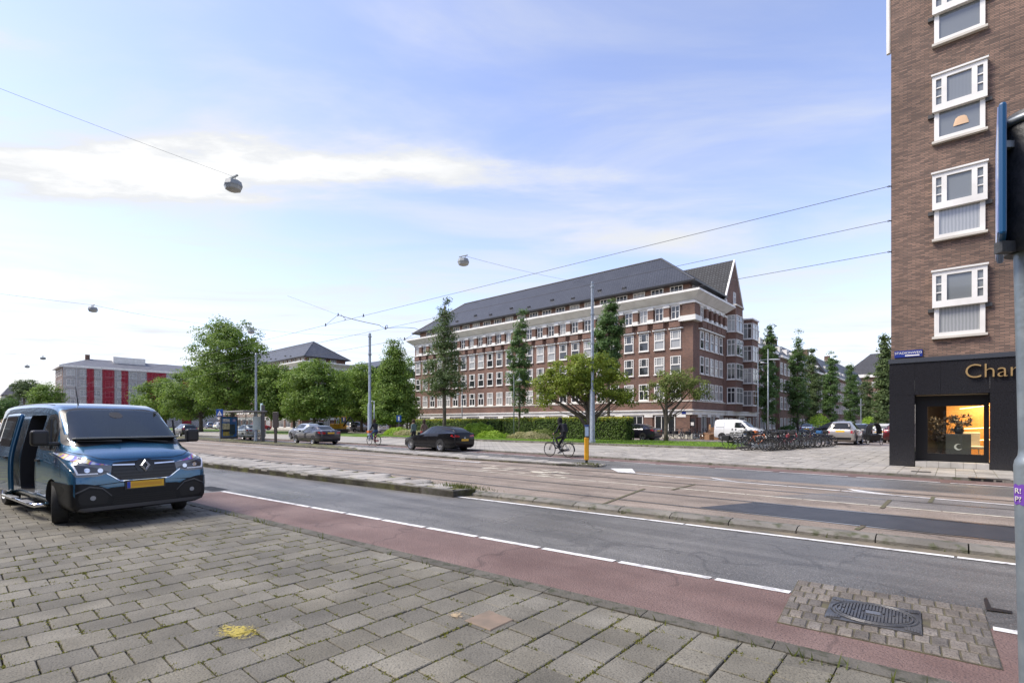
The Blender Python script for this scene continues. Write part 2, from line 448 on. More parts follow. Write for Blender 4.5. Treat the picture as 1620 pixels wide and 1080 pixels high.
cuts = [ux(LW, u, 0) for u in (640, 720, 800, 876, 945, 1010, 1070, 1120, 1180, 1270, 1375, 1490)]
brk(LW, -60, 14, ZT + .006, MARKW, 'track_line', .10, cuts)
brk(LB, -60, ux(LB, 760, 0), ZT + .006, MARK, 'track_edge_line', .16, [-40])
LE = bend(line(G(1000, 748.5, ZT), G(1611, 800, ZT)), -9)
brk(LE, ux(LE, 1006, 0), 14, ZT + .010, MARK, 'track_edge_line', .10, [ux(LE, u, 0) for u in (1066, 1246, 1330, 1475)])
fdx = np.arange(-40, 12, 2.1)
dashes('far_lane_dash', LFD, [(x, x + 1.9) for x in fdx], .10, ZT + .004, MARK, '')
for px_ in ([(965, 741), (1000, 741.5), (1006, 748.8), (978, 747)], [(1123, 755), (1138, 757.5), (1168, 762.3), (1130, 757.8)],
            [(1340, 773), (1376, 778), (1437, 786.2), (1352, 777)]):
    tag(quads('give_way_marking', [[tuple(G(u, v, ZT))[:2] for u, v in px_][::-1]], ZT + .012, MARK), kind='structure')
# scattered worn crossing marks on the tram bed
for i in range(26):
    u = rnd.uniform(750, 900); v = 735 + (u - 750) * .085 + rnd.uniform(-1, 9)
    p = G(u, v, ZT)
    tag(quads('worn_crossing_mark', [[(p.x, p.y), (p.x + rnd.uniform(.25, .5), p.y - .01), (p.x + .5, p.y + .16), (p.x + .1, p.y + .17)]], ZT + .007 + i * .0002, MARKW), kind='structure')
# rails: groove and head
RAIL = mat('rail_steel', (.42, .40, .37), .3, metal=.8)
GROOVE = mat('rail_groove', (.025, .022, .018), .8)
for f, nm in ((LR1, 1), (LR2, 1), (LR3, 1), (LR4, 1)):
    r = strip('tram_rail', lambda x: f(x) - .035, lambda x: f(x) + .028, XL, XR, ZT + .008, RAIL, n=60)
    strip('rail_groove', lambda x: f(x) + .028, lambda x: f(x) + .075, XL, XR, ZT + .005, GROOVE, n=60)
# dark asphalt repair between the rails, grey concrete panels
xa = G(1178, 796, ZT).x
tag(quads('asphalt_patch', [[(xa - .5, LR1(xa) + .09), (14, LR1(14) + .09), (14, LR2(14) - .05), (xa + .1, LR2(xa) - .05)]], ZT + .004, NEWASPH), kind='structure')
xg = G(1225, 782, ZT).x
tag(quads('grey_concrete_panel', [[(xg, LW(xg) + .07), (14, LW(14) + .07), (14, LE(14) - .06), (xg + 1.2, LE(xg + 1.2) - .06)]], ZT + .0035, BEDG), kind='structure')
MOSS = mat('joint_moss', (.10, .105, .045), .95, (.11, .085, .06), 14, coords='World')
for u0, v0, u1, v1 in ((1395, 804, 1408, 791), (1471, 795, 1477, 786), (955, 797, 1020, 773), (1063, 775, 1100, 766), (1355, 838, 1366, 832)):
    p, q = G(u0, v0, ZT), G(u1, v1, ZT)
    d = (q - p).normalized(); nn = Vector((d.y, -d.x, 0)) * .035
    tag(quads('mossy_joint', [[(p + nn)[:2], (q + nn)[:2], (q - nn)[:2], (p - nn)[:2]]], ZT + .011, MOSS), kind='structure')

# kerb along the tram bed: single stones
kr = empty('tram_kerb', (0, LT(0), ZR)); tag(kr, kind='structure')
x = ux(LT, 740, ZT)
x_tip = x
while x < 9:
    L = .98
    a, b_ = x + .012, x + L - .004
    m = MB().add([(a, LTb(a), ZR - .05), (b_, LTb(b_), ZR - .05), (b_, LTb(b_), ZR + .05), (a, LTb(a), ZR + .05), (a, LT(a), ZT + .006), (b_, LT(b_), ZT + .006),
                  (b_, LT(b_) + .17, ZT + .008), (a, LT(a) + .17, ZT + .008), (a, LT(a) + .17, ZR - .05), (b_, LT(b_) + .17, ZR - .05)],
                 [(0, 1, 2, 3), (3, 2, 5, 4), (4, 5, 6, 7), (7, 6, 9, 8), (0, 3, 4, 7, 8), (1, 9, 6, 5, 2)])
    o = m.build('kerb_stone', KERB, kr)
    o.location = (0, -LT(0), -ZR + rnd.uniform(-.003, .003))
    x += L
# near tapering island of slabs, with its kerb
isl = [G(305, 729.6, ZI), G(580, 760, ZI), G(717, 775.5, ZI), G(752, 772.3, ZI), G(598, 749, ZI), G(311, 717.4, ZI)]
k0 = (isl[1] - isl[0]) / (isl[1] - isl[0]).x; k1 = (isl[4] - isl[5]) / (isl[4] - isl[5]).x
isl = [isl[0] + k0 * (-60)] + isl[1:5] + [isl[5] + k1 * (-60)]
def island(name, poly, z, kw, label=None):
    base = MB().prism([(p.x, p.y) for p in poly], ZR - .1, z - .02).build(name, JOINT); tag(base, kind='structure')
    return base
ib = island('near_island', isl, ZI, .1)
def inset_edge(p, q, w):
    d = (q - p).normalized(); return Vector((-d.y, d.x, 0)) * w
def kerb_run(parent, p, q, z, w, L=1.0, zb=ZR - .06, name='kerb_stone', m=None):
    d = q - p; n = max(1, int(round(d.length / L)))
    e = inset_edge(p, q, w)
    for i in range(n):
        a = p + d * (i / n) + d.normalized() * .004; b_ = p + d * ((i + 1) / n) - d.normalized() * .004
        poly = [a, b_, b_ + e, a + e]
        o = MB().prism([(v.x, v.y) for v in poly], zb, z).build(name, m or KERB, parent)
        if parent: o.location = -parent.location
def fz(p, z): return Vector((p.x, p.y, z))
pts = [p for p in isl]
near_e = pts[0] + (pts[1] - pts[0]) * .62
kerb_run(ib, near_e, pts[1], ZI + .004, .14); kerb_run(ib, pts[1], pts[2], ZI + .004, .14); kerb_run(ib, pts[2], pts[3], ZI + .004, .12, .5)
# slabs lie across the island
def slab_mesh(name, a, b_, h=.05, ch=.006, m=None):
    s = MB()
    x, y = a / 2, b_ / 2
    s.add([(-x, -y, -h), (x, -y, -h), (x, y, -h), (-x, y, -h), (-x, -y, -ch), (x, -y, -ch), (x, y, -ch), (-x, y, -ch),
           (-x + ch, -y + ch, 0), (x - ch, -y + ch, 0), (x - ch, y - ch, 0), (-x + ch, y - ch, 0)],
          [(8, 9, 10, 11), (4, 5, 9, 8), (5, 6, 10, 9), (6, 7, 11, 10), (7, 4, 8, 11), (0, 1, 5, 4), (1, 2, 6, 5), (2, 3, 7, 6), (3, 0, 4, 7)])
    return s.mesh(name, m)
def inside(p, poly):
    c = False; n = len(poly)
    for i in range(n):
        a, b_ = poly[i], poly[(i + 1) % n]
        if (a[1] > p[1]) != (b_[1] > p[1]) and p[0] < (b_[0] - a[0]) * (p[1] - a[1]) / (b_[1] - a[1]) + a[0]: c = not c
    return c
def pave(parent, poly, origin, ang, sa, sb, z, m, limit=300, stag=.5, nearest=(0, 0), maxd=1e9, tilt=.004, gap=.01, name='slab', skip=None, zj=.004):
    """running-bond paving inside poly; courses run along the local y axis"""
    ca, sn = math.cos(ang), math.sin(ang)
    loc = [((p[0] - origin[0]) * ca + (p[1] - origin[1]) * sn, -(p[0] - origin[0]) * sn + (p[1] - origin[1]) * ca) for p in poly]
    a0, a1 = min(p[0] for p in loc), max(p[0] for p in loc); b0, b1 = min(p[1] for p in loc), max(p[1] for p in loc)
    cells = []
    for i in range(int(a0 // sa), int(a1 // sa) + 1):
        off = (stag if i % 2 else 0) * sb + rnd.uniform(-.02, .02) * sb
        for j in range(int(b0 // sb) - 1, int(b1 // sb) + 1):
            la, lb = (i + .5) * sa, (j + .5) * sb + off
            w = (origin[0] + la * ca - lb * sn, origin[1] + la * sn + lb * ca)
            if not inside((la, lb), loc): continue
            d = math.hypot(w[0] - nearest[0], w[1] - nearest[1])
            if d > maxd or (skip and skip(w)): continue
            cells.append((d, w))
    cells.sort()
    me = slab_mesh(name, sa - gap, sb - gap, m=m)
    mv = np.array([v.co[:] for v in me.vertices]); mf = [tuple(p.vertices) for p in me.polygons]
    for d, w in cells[:limit]:
        o = link(name, me, parent, (w[0] - parent.location.x, w[1] - parent.location.y, z - parent.location.z + rnd.gauss(0, zj)), ang)
        o.rotation_euler = (rnd.gauss(0, tilt), rnd.gauss(0, tilt), ang + rnd.gauss(0, .004))
    rest = cells[limit:]
    if rest:
        b = MB(); c, s_ = math.cos(ang), math.sin(ang)
        for d, w in rest:
            dz = rnd.gauss(0, zj)
            b.add([(w[0] + v[0] * c - v[1] * s_, w[1] + v[0] * s_ + v[1] * c, z + v[2] + dz) for v in mv], mf)
        o = b.build('paving', m, parent); o.location = -parent.location; tag(o, kind='stuff')
    return len(cells)
ia = math.atan2(k0.y, k0.x)
poly_i = [p + inset_edge(pts[0], pts[1], .17) for p in (near_e, pts[1], pts[2])] + [pts[3], pts[4], pts[4] + k1 * (near_e.x - pts[4].x)]
pave(ib, poly_i, (pts[1].x, pts[1].y), ia, .4, .6, ZI, SLABF, limit=150, nearest=pts[2][:2])

# far island with kerb
fi = [Vector((-70, LFR(-70) + .1, 0)), Vector((G(580, 711.8, ZI).x, G(580, 711.8, ZI).y, 0)), G(737, 724, ZI), G(880, 733, ZI), G(945, 735.5, ZI),
      G(951, 733.7, ZI), G(898, 730.4, ZI), G(760, 720, ZI), Vector((-32, 17.6, 0)), Vector((-70, 17.9, 0))]
fb = island('far_island', fi, ZI, .1)
fe = fi[0] + (fi[1] - fi[0]) * .35
for a, b_ in ((fe, fi[1]), (fi[1], fi[2]), (fi[2], fi[3]), (fi[3], fi[4]), (fi[4], fi[5]), (fi[5], fi[6])):
    kerb_run(fb, fz(a, 0), fz(b_, 0), ZI + .004, .13)
pave(fb, [p + Vector((0, .16, 0)) for p in fi[1:5]] + fi[5:9], (fi[3].x, fi[3].y), 0, .4, .4, ZI, SLABF, limit=200, nearest=fi[3][:2])

# far pavement with kerb, plaza in front of the shop and the side street
SHX, SHY = -1.79, 22.6
gx0 = G(1154, 711.5, ZF)            # right corner of the lawn
gy = G(880, 701.5, ZF).y
GRX, GRY = gx0.x, 29.6
fp = MB().add([(x, LFK(x) + .14, ZF - .012) for x in np.linspace(XL, XR, 30)] + [(XR, 260, ZF - .012), (XL, 260, ZF - .012)], [tuple(range(32))]).build('far_pavement', JOINT)
tag(fp, kind='structure')
xk = -34.
while xk < 9:
    kerb_run(fp, Vector((xk, LFK(xk), 0)), Vector((xk + 1, LFK(xk + 1), 0)), ZF + .004, .16)
    xk += 1
strip('far_kerb', LFK, lambda x: LFK(x) + .15, XL, -34.02, ZF, KERB, thick=.2)
far_poly = [(-8, LFK(-8) + .16), (9, LFK(9) + .16), (9, SHY), (SHX, SHY), (SHX, 40), (-12, 40), (GRX + .1, GRY), (-14, GRY), (-14, LFK(-14) + .16)]
pave(fp, far_poly, (SHX, SHY), 0, .45, .30, ZF, SLABF, limit=300, nearest=(1, 19.5), maxd=30)
strip('far_footpath', lambda x: LFK(x) + .155, lambda x: GRY + .3, XL, -14.05, ZF - .004, brick_mat('footpath_slabs', (.30, .285, .25), (.37, .345, .30), (.15, .14, .115), .4, .3, .012, .3), n=30)
# side street (cars stand on it)
sst = MB().add([(-16, 40.05, ZF), (30, 40.05, ZF), (30, 250, ZF), (-16, 250, ZF)], [(0, 1, 2, 3)]).build('side_street', mat('street_clinkers', (.20, .17, .15), .75, (.26, .225, .20), 1.5, bump=.4, bscale=30, coords='World'))
tag(sst, kind='structure')
# service road in front of the large building
tag(MB().add([(-150, 38.4, ZF + .004), (-16.05, 38.4, ZF + .004), (-16.05, 46.2, ZF + .004), (-150, 46.2, ZF + .004)], [(0, 1, 2, 3)]).build('service_road', MATS['street_clinkers']), kind='structure')
# lawn with raised kerb
lw = [Vector((-150, GRY, 0)), Vector((GRX - .9, GRY, 0)), Vector((GRX, GRY + .9, 0)), Vector((GRX + .6, 38.2, 0)), Vector((-150, 38.2, 0))]
lawn = MB().prism([(p.x, p.y) for p in lw], ZF - .1, ZG + .04).build('lawn', GRASS); tag(lawn, kind='structure')
kerb_run(lawn, Vector((-44, GRY - .17, 0)), Vector((GRX - .9, GRY - .17, 0)), ZG + .10, .16, 1., ZF - .1)
kerb_run(lawn, Vector((GRX - .85, GRY - .17, 0)), Vector((GRX + .12, GRY + .82, 0)), ZG + .10, .16, .7, ZF - .1)
kerb_run(lawn, Vector((GRX + .14, GRY + .86, 0)), Vector((GRX + .75, 38.2, 0)), ZG + .10, .16, 1., ZF - .1)
# the left lawn of the square goes on far behind the shelter: trodden soil by the trees
# near pavement: slabs, kerb stones
va = math.atan((LK(5) - LK(-10)) / 15)
npv = MB().add([(x, LK(x) - .10, -.055) for x in np.linspace(-60, 20, 20)] + [(20, -25, -.055), (-60, -30, -.055)], [tuple(range(21, -1, -1))])
nb = npv.build('near_pavement', JOINT); tag(nb, kind='structure')
for f in nb.data.polygons: pass
NKERB = mat('near_kerb', (.085, .078, .062), .85, (.125, .115, .092), 3, bump=.8, bscale=45, c3=(.05, .052, .03), s3=9, coords='World', rand=.1)
kx = -22.
while kx < 6:
    p, q = Vector((kx, LK(kx) - .17, 0)), Vector((kx + 1, LK(kx + 1) - .17, 0))
    kerb_run(nb, p, q, .007, .17, 1.0, -.14, m=NKERB)
    kx += 1
PA = R(.3)
def seen(w):
    Y = -ST * w[0] + CT * w[1]; X = CT * w[0] + ST * w[1]
    if Y < 2.4: return False
    u = CX + F * X / Y; v = HZ + F * EYE / Y
    return -160 < u < 1780 and v < 1230
ppoly = [(x, LK(x) - .17) for x in (-24, -12, 0, 6)] + [(6, -3), (-24, -3)]
npave = pave(nb, ppoly, (0, LK(0) - .18), PA, .30, .302, 0, SLAB, limit=300, skip=lambda w: not seen(w), maxd=22, gap=.011, tilt=.007, zj=.0025)
# cut slabs close the courses against the kerb
for i in range(-66, 20):
    x0_, x1_ = i * .30 + .004, (i + 1) * .30 - .004
    MB().prism([(x0_, LK(x0_) - .46), (x1_, LK(x1_) - .46), (x1_, LK(x1_) - .166), (x0_, LK(x0_) - .166)], -.05, -.0075 + rnd.uniform(-.001, .001)).build('cut_slab', SLAB, nb)
# orange slab, sand, yellow spray
p = G(775, 980)
o = link('orange_slab', slab_mesh('orange_slab', .3, .3, m=mat('orange_slab', (.235, .172, .125), .8, (.17, .135, .10), 6)), nb, (p.x, p.y, .006), PA)
def blob(name, u, v, ru, rv, z, m, seed):
    rr = random.Random(seed); c = G(u, v, z); b = MB()
    P = []
    for i in range(26):
        t = 2 * math.pi * i / 26; k = rr.uniform(.65, 1.1)
        q = G(u + ru * math.cos(t) * k, v + rv * math.sin(t) * k, z); P.append((q.x, q.y, z))
    b.add(P, [tuple(range(25, -1, -1))])
    o = b.build(name, m)
    return o
def spray_mat(name, c, alpha):
    m = bpy.data.materials.new(name); m.use_nodes = True; t = m.node_tree; b = t.nodes['Principled BSDF']
    b.inputs['Base Color'].default_value = (*c, 1); b.inputs['Roughness'].default_value = .8
    tcn = t.nodes.new('ShaderNodeTexCoord'); nn = t.nodes.new('ShaderNodeTexNoise'); nn.inputs['Scale'].default_value = 40
    t.links.new(tcn.outputs['Object'], nn.inputs['Vector'])
    gr = t.nodes.new('ShaderNodeTexGradient'); gr.gradient_type = 'SPHERICAL'
    mpn = t.nodes.new('ShaderNodeMapping'); mpn.vector_type = 'POINT'; mpn.inputs['Location'].default_value = (-1, -1, 0); mpn.inputs['Scale'].default_value = (2, 2, 0)
    t.links.new(tcn.outputs['Generated'], mpn.inputs['Vector']); t.links.new(mpn.outputs[0], gr.inputs[0])
    a = math_n(t, 'ADD', math_n(t, 'MULTIPLY', gr.outputs['Fac'], 1.6), math_n(t, 'MULTIPLY', math_n(t, 'SUBTRACT', nn.outputs['Fac'], .60), 3.5), True)
    t.links.new(math_n(t, 'MULTIPLY', a, alpha), b.inputs['Alpha'])
    return m
o = blob('yellow_spray_mark', 378, 998, 50, 13, .009, spray_mat('yellow_spray', (.52, .42, .08), .7), 1)
tag(o, 'faded yellow paint sprayed across two pavement slabs', 'paint mark')
o = blob('sand_patch', 722, 972, 17, 7, .012, spray_mat('sand', (.45, .34, .2), .8), 2); tag(o, 'small pile of beige sand beside the orange slab', 'sand')

# manhole surround of setts
q0, q1, q2, q3 = [G(u, v, ZR) for u, v in ((1263, 918.4), (1556, 964.6), (1587.6, 1061), (1229, 985))]
cv = [G(u, v, ZR) for u, v in ((1316, 947.5), (1458.5, 971.4), (1457, 1009), (1305.5, 979.6))]
def bil(s, t): return (q0 * (1 - s) + q1 * s) * (1 - t) + (q3 * (1 - s) + q2 * s) * t
ms = MB().prism([(p.x, p.y) for p in (q3, q2, q1, q0)], ZR - .1, ZR + .010).build('manhole_surround', mat('sett_joint', (.07, .06, .045), .95, (.11, .10, .055), 12, coords='World'))
tag(ms, kind='structure')
SETT = mat('granite_sett', (.145, .125, .102), .75, (.20, .176, .148), 6, bump=.7, bscale=60, c3=(.085, .072, .06), s3=50, rand=.25, coords='World', stain=.2)
nr, nc = 7, 13
cpoly = [(p.x, p.y) for p in cv]
ccx = sum(p[0] for p in cpoly) / 4; ccy = sum(p[1] for p in cpoly) / 4
gpoly = [(ccx + (p[0] - ccx) * 1.02, ccy + (p[1] - ccy) * 1.04) for p in cpoly]
for i in range(nr):
    for j in range(-1, nc):
        off = .5 if i % 2 else 0
        s0, s1 = max(0, (j + off) / nc), min(1, (j + 1 + off) / nc)
        if s1 - s0 < .02: continue
        c = bil((s0 + s1) / 2, (i + .5) / nr)
        if inside((c.x, c.y), gpoly): continue
        P = [bil(s0, i / nr), bil(s1, i / nr), bil(s1, (i + 1) / nr), bil(s0, (i + 1) / nr)]
        P = [c + (p - c) * rnd.uniform(.86, .93) for p in P]; T = [c + (p - c) * .84 for p in P]
        h = ZR + .019 + rnd.uniform(-.003, .004)
        o = MB().add([(p.x, p.y, ZR) for p in P] + [(p.x, p.y, h - .008) for p in P] + [(p.x, p.y, h) for p in T],
                     [(11, 10, 9, 8)] + [(b_, a, a + 4, b_ + 4) for a, b_ in ((0, 1), (1, 2), (2, 3), (3, 0))] + [(b_ + 4, a + 4, a + 8, b_ + 8) for a, b_ in ((0, 1), (1, 2), (2, 3), (3, 0))]).build('sett', SETT, ms)
IRON = mat('cast_iron', (.07, .07, .072), .45, (.13, .128, .125), 9, metal=.5, rvar=.15)
cvc = sum(cv, Vector()) / 4
mc = empty('manhole_cover', (cvc.x, cvc.y, ZR), 0, 'oval ribbed cast iron manhole cover in a rectangular frame among setts', 'manhole cover')
ex = (cv[1] - cv[0] + cv[2] - cv[3]) / 2; ey = (cv[0] - cv[3] + cv[1] - cv[2]) / 2
def cp(s, t, z): p = ex * (s / 2) + ey * (t / 2); return (p.x, p.y, z)
b = MB()
b.add([cp(-1, -1, .028), cp(1, -1, .028), cp(1, 1, .028), cp(-1, 1, .028), cp(-1, -1, 0), cp(1, -1, 0), cp(1, 1, 0), cp(-1, 1, 0)], [(0, 1, 2, 3), (4, 5, 1, 0), (5, 6, 2, 1), (6, 7, 3, 2), (7, 4, 0, 3)])
b.build('frame', IRON, mc)
b = MB()
for k in range(2):
    b.tube([cp((.93 - k * .1) * math.cos(t), (.90 - k * .1) * math.sin(t), .032) for t in np.linspace(0, 2 * math.pi, 40, endpoint=False)], .009, 6, closed=True)
b.build('rim', IRON, mc)
for sgx in (-1, 1):
    for sgy in (-1, 1):
        b = MB()
        for k in range(5):
            for l in range(3):
                c = Vector(cp(sgx * (.93 - k * .06), sgy * (.93 - l * .10 - k * .02), .03))
                if (abs(.93 - k * .06)) ** 2 + (.93 - l * .1) ** 2 > 1.02: b.obox(c, (.018, .03, .012), math.atan2(ex.y, ex.x))
        b.build('corner_grip', IRON, mc)
for k in range(-11, 12):
    s = k * .073
    hh = math.sqrt(max(0, .78 ** 2 - s * s)) * .95
    if hh < .12: continue
    segs = [(-hh, hh)] if abs(k) % 3 else [(-hh, -.06), (.06, hh)]
    if abs(k) < 3: segs = [(-hh, -.22), (.22, hh)]
    for a, c in segs:
        p, q = Vector(cp(s, a, .033)), Vector(cp(s, c, .033))
        MB().obox((p + q) / 2, ((q - p).length, ex.length / 2 * .042, .014), math.atan2((q - p).y, (q - p).x)).build('rib', IRON, mc)
bb = MB(); bb.obox(Vector(cp(0, 0, .034)), (ex.length * .16, ey.length * .13, .012), math.atan2(ex.y, ex.x)); bb.build('name_plate', mat('worn_iron', (.22, .22, .22), .35, metal=.7), mc)
# black tar strip beside the setts
p = [G(u, v, ZR) for u, v in ((1556, 948), (1561, 946), (1568, 962), (1602, 968), (1600, 971), (1560, 966))]
tag(quads('tar_strip', [[(q.x, q.y) for q in p][::-1]], ZR + .012, mat('tar', (.012, .012, .013), .4)), kind='structure')
# drain grate on the road by the van
dg = empty('drain_grate', tuple(G(335, 773, ZR)), va, 'dark iron drain grating set in the road beside the van', 'drain')
b = MB().box(-.55, .55, -.22, .22, 0, .006); b.build('frame', IRON, dg)
for k in range(12):
    MB().box(-.5 + k * .085, -.46 + k * .085, -.18, .18, .007, .014).build('bar', mat('grate_bar', (.03, .03, .03), .5), dg)
# gully slots in the far kerb and a grating in the pavement
gl = empty('kerb_gully', (G(1562, 762.5, ZR).x, LFK(G(1562, 762.5, ZR).x), 0), 0, 'iron gully with three dark slots in the far kerb by the shop', 'gully')
MB().box(-.42, .42, -.012, .17, ZF + .006, ZF + .02).build('lid', IRON, gl)
for k in range(3): MB().box(-.36 + k * .25, -.16 + k * .25, -.014, .02, ZT + .012, ZF - .01).build('slot', mat('slot_black', (.004, .004, .004), .9), gl)
p = G(1457, 746, ZF)
pg = MB().box(-.24, .24, -.2, .2, 0, .012).build('pavement_plate', mat('plate_iron', (.085, .08, .07), .6, (.06, .055, .05), 10), None, (p.x, p.y, ZF + .002)); tag(pg, 'square dark iron plate in the pavement before the shop', 'cover plate')
# ------------------------------------------------------------------ buildings
WIN = {}
def window_meshes(key, w, h, kind):
    if key in WIN: return WIN[key]
    f = MB(); g_ = MB()
    t = .085
    f.box(-w / 2, -w / 2 + t, -.07, 0, 0, h); f.box(w / 2 - t, w / 2, -.07, 0, 0, h)
    f.box(-w / 2 + t, w / 2 - t, -.07, 0, 0, t); f.box(-w / 2 + t, w / 2 - t, -.07, 0, h - t, h)
    f.box(-w / 2 - .05, w / 2 + .05, -.13, 0, -.09, -.002)
    if kind == 'sash':                    # heavy upper box with two slim side lights, open pane below
        zt = h * .47
        f.box(-w / 2 + t, w / 2 - t, -.10, 0, zt, zt + .13)
        for s in (-1, 1):
            f.box(s * w * .27 - .03, s * w * .27 + .03, -.065, 0, zt + .13, h - t)
            x0, x1 = sorted((s * w * .27, s * (w / 2 - t)))
            for k in (1, 2): f.box(x0, x1, -.06, 0, zt + .13 + (h - t - zt - .13) * k / 3 - .016, zt + .13 + (h - t - zt - .13) * k / 3 + .016)
    elif kind == 'tall':
        zt = h * .55
        f.box(-w / 2 + t, w / 2 - t, -.08, 0, zt, zt + .1)
        f.box(-.035, .035, -.065, 0, t, zt)
        for s in (-1, 1): f.box(s * w * .26 - .028, s * w * .26 + .028, -.065, 0, zt + .1, h - t)
    elif kind == 'cross':
        f.box(-.04, .04, -.065, 0, t, h - t)
        f.box(-w / 2 + t, w / 2 - t, -.06, 0, h * .55, h * .55 + .05)
    elif kind == 'three':
        for s in (-1, 1): f.box(s * w / 6 - .03, s * w / 6 + .03, -.065, 0, t, h - t)
    elif kind == 'bay':
        f.box(-.03, .03, -.06, 0, t, h - t); f.box(-w / 2 + t, w / 2 - t, -.065, 0, h * .66, h * .66 + .07)
    g_.add([(-w / 2 + t * .5, -.022, t * .5), (w / 2 - t * .5, -.022, t * .5), (w / 2 - t * .5, -.022, h - t * .5), (-w / 2 + t * .5, -.022, h - t * .5)], [(0, 1, 2, 3)])
    WIN[key] = (f.mesh('window', WHITE), g_.mesh('pane', PANE))
    return WIN[key]
def window(parent, p, rz, w, h, kind='sash', name='window'):
    a, b_ = window_meshes((round(w, 2), round(h, 2), kind), w, h, kind)
    o = link(name, a, parent, p, rz); link('pane', b_, o)
    return o
def ring(prof, x0, x1, y0, y1):          # profile of (outset, z) swept round a rectangle
    b = MB(); n = len(prof)
    for o, z in prof: b.v += [(x0 - o, y0 - o, z), (x1 + o, y0 - o, z), (x1 + o, y1 + o, z), (x0 - o, y1 + o, z)]
    for i in range(n - 1):
        for k in range(4):
            k2 = (k + 1) % 4; b.f.append((4 * i + k, 4 * i + k2, 4 * i + 4 + k2, 4 * i + 4 + k)); b.m.append(0)
    b.f.append((3, 2, 1, 0)); b.f.append(tuple(4 * n - 4 + k for k in range(4))); b.m += [0, 0]
    return b
def big_block(x0, x1, y0, y1, label, pitch=1.72, ncol=None, nside=5, group=None, hipL=7.6, hipR=5.5, ridge=19.8, side=True):
    E_ = empty('brick_apartment_block', (x1, y0, 0), 0, label, 'building', group)
    def P(b, nm, m, smooth=False):
        o = b.build(nm, m, E_, smooth=smooth); o.location = (-x1, -y0, 0); return o
    sb = .8
    ux0, ux1, uy0, uy1 = x0 + sb, x1 - .25, y0 + sb, y1
    P(MB().box(ux0, ux1, uy0, uy1, 2.5, 13.6), 'wall', BRICK)
    P(MB().box(x0 + .15, x1 - .15, y0 + .15, y1, .55, 2.42), 'ground_floor_wall', BRICK)
    P(MB().box(x0 + .02, x1 - .02, y0 + .02, y1, 0, .56), 'plinth', STONE)
    P(ring([(-.10, 2.40), (.02, 2.42), (.02, 2.78), (.16, 2.80), (.16, 2.92), (-.02, 2.93)], x0, x1, y0, y1), 'band', WHITE)
    P(ring([(-.04, 2.931), (-.04, 3.70)], x0, x1, y0, y1), 'parapet', BRICK)
    P(ring([(-.1, 3.702), (.02, 3.702), (.02, 3.82), (-.3, 3.83)], x0, x1, y0, y1), 'coping', STONE)
    # ground floor windows and piers
    gp = pitch * 2
    n = int((x1 - x0 - 1) / gp)
    pm = MB().box(-.42, .42, -.12, .04, 0, 1.6).mesh('pier', BRICK); cm = MB().box(-.46, .46, -.16, .04, 0, .26).mesh('capital', WHITE)
    def pier(x, y, rz):
        o = link('pier', pm, E_, (x - x1, y - y0, .57), rz); link('capital', cm, o, (0, 0, 1.605))
    for i in range(n + 1):
        x = x1 - 1.1 - i * gp
        if x - 1 < x0: break
        pier(x, y0 + .15, 0)
        if i < n: window(E_, (x - gp / 2 - x1, .149, .62), 0, gp - 1.3, 1.72, 'three', 'ground_window')
    for i in range(3):
        y = y0 + 1.9 + i * 2.5
        if y + 1.4 < y1 and side:
            pier(x1 - .15, y, R(90)); window(E_, (-.149, y + 1.25 - y0, .62), R(90), 1.3, 1.72, 'three', 'ground_window')
    # upper windows
    ncol = ncol or int((ux1 - ux0 - .8) / pitch)
    bp = [(-.72, 0), (-.55, -.34), (.55, -.34), (.72, 0)]
    bay_me = MB().prism(bp, 0, .66).mesh('corbel', BRICK)
    sill_me = MB().prism([(-.80, 0), (-.60, -.42), (.60, -.42), (.80, 0)], 0, .10).mesh('ledge', WHITE)
    lin_me = MB().prism([(-.78, 0), (-.66, -.26), (.66, -.26), (.78, 0)], 0, .14).mesh('lintel', WHITE)
    p_me = MB().box(-.30, .30, -.30, .02, .42, 1.35).mesh('pier', BRICK)
    pc = MB().box(-.34, .34, -.36, .02, 0, .14); pc.box(-.30, .30, -.32, .02, .14, .42); pc.box(-.35, .35, -.36, .02, 1.35, 1.50); pc.box(-.26, .26, -.28, .02, 1.50, 1.62)
    pc_me = pc.mesh('capital', WHITE)
    def column(x, y, rz, w, piers):
        def L(dx, z): return (x - x1 + dx * math.cos(rz), y - y0 + dx * math.sin(rz), z)
        window(E_, L(0, 3.95), rz, w, 1.68, 'tall'); window(E_, L(0, 6.55), rz, w, 1.75); window(E_, L(0, 9.06), rz, w, 1.82)
        link('lintel', lin_me, E_, L(0, 10.96), rz)
        o = link('corbel', bay_me, E_, L(0, 11.12), rz); link('ledge', sill_me, o, (0, 0, .662))
        window(E_, L(0, 11.96), rz, w * .8, 1.34, 'cross', 'upper_window')
        if piers:
            o = link('pier', p_me, E_, L(pitch / 2, 11.79), rz); link('capital', pc_me, o)
    for i in range(ncol): column(ux1 - 1.75 - i * pitch, uy0 - .001, 0, 1.10, i > 0)
    if side:
        sp = (uy1 - uy0 - 1.6) / nside
        for i in range(nside): column(ux1 + .001, uy0 + 1.5 + sp * (i + .5), R(90), .98, True)
    # big corner pier on the top floor
    P(MB().box(ux1 - .95, ux1 + .28, uy0 - .28, uy0 + .95, 11.79, 13.3), 'corner_pier', BRICK)
    P(ring([(0, 11.6), (.40, 11.62), (.40, 12.12), (0, 12.14)], ux1 - .9, ux1, uy0, uy0 + .9), 'corner_band', WHITE)
    P(ring([(0, 13.3), (.36, 13.302), (.36, 13.45)], ux1 - .9, ux1, uy0, uy0 + .9), 'corner_cap', WHITE)
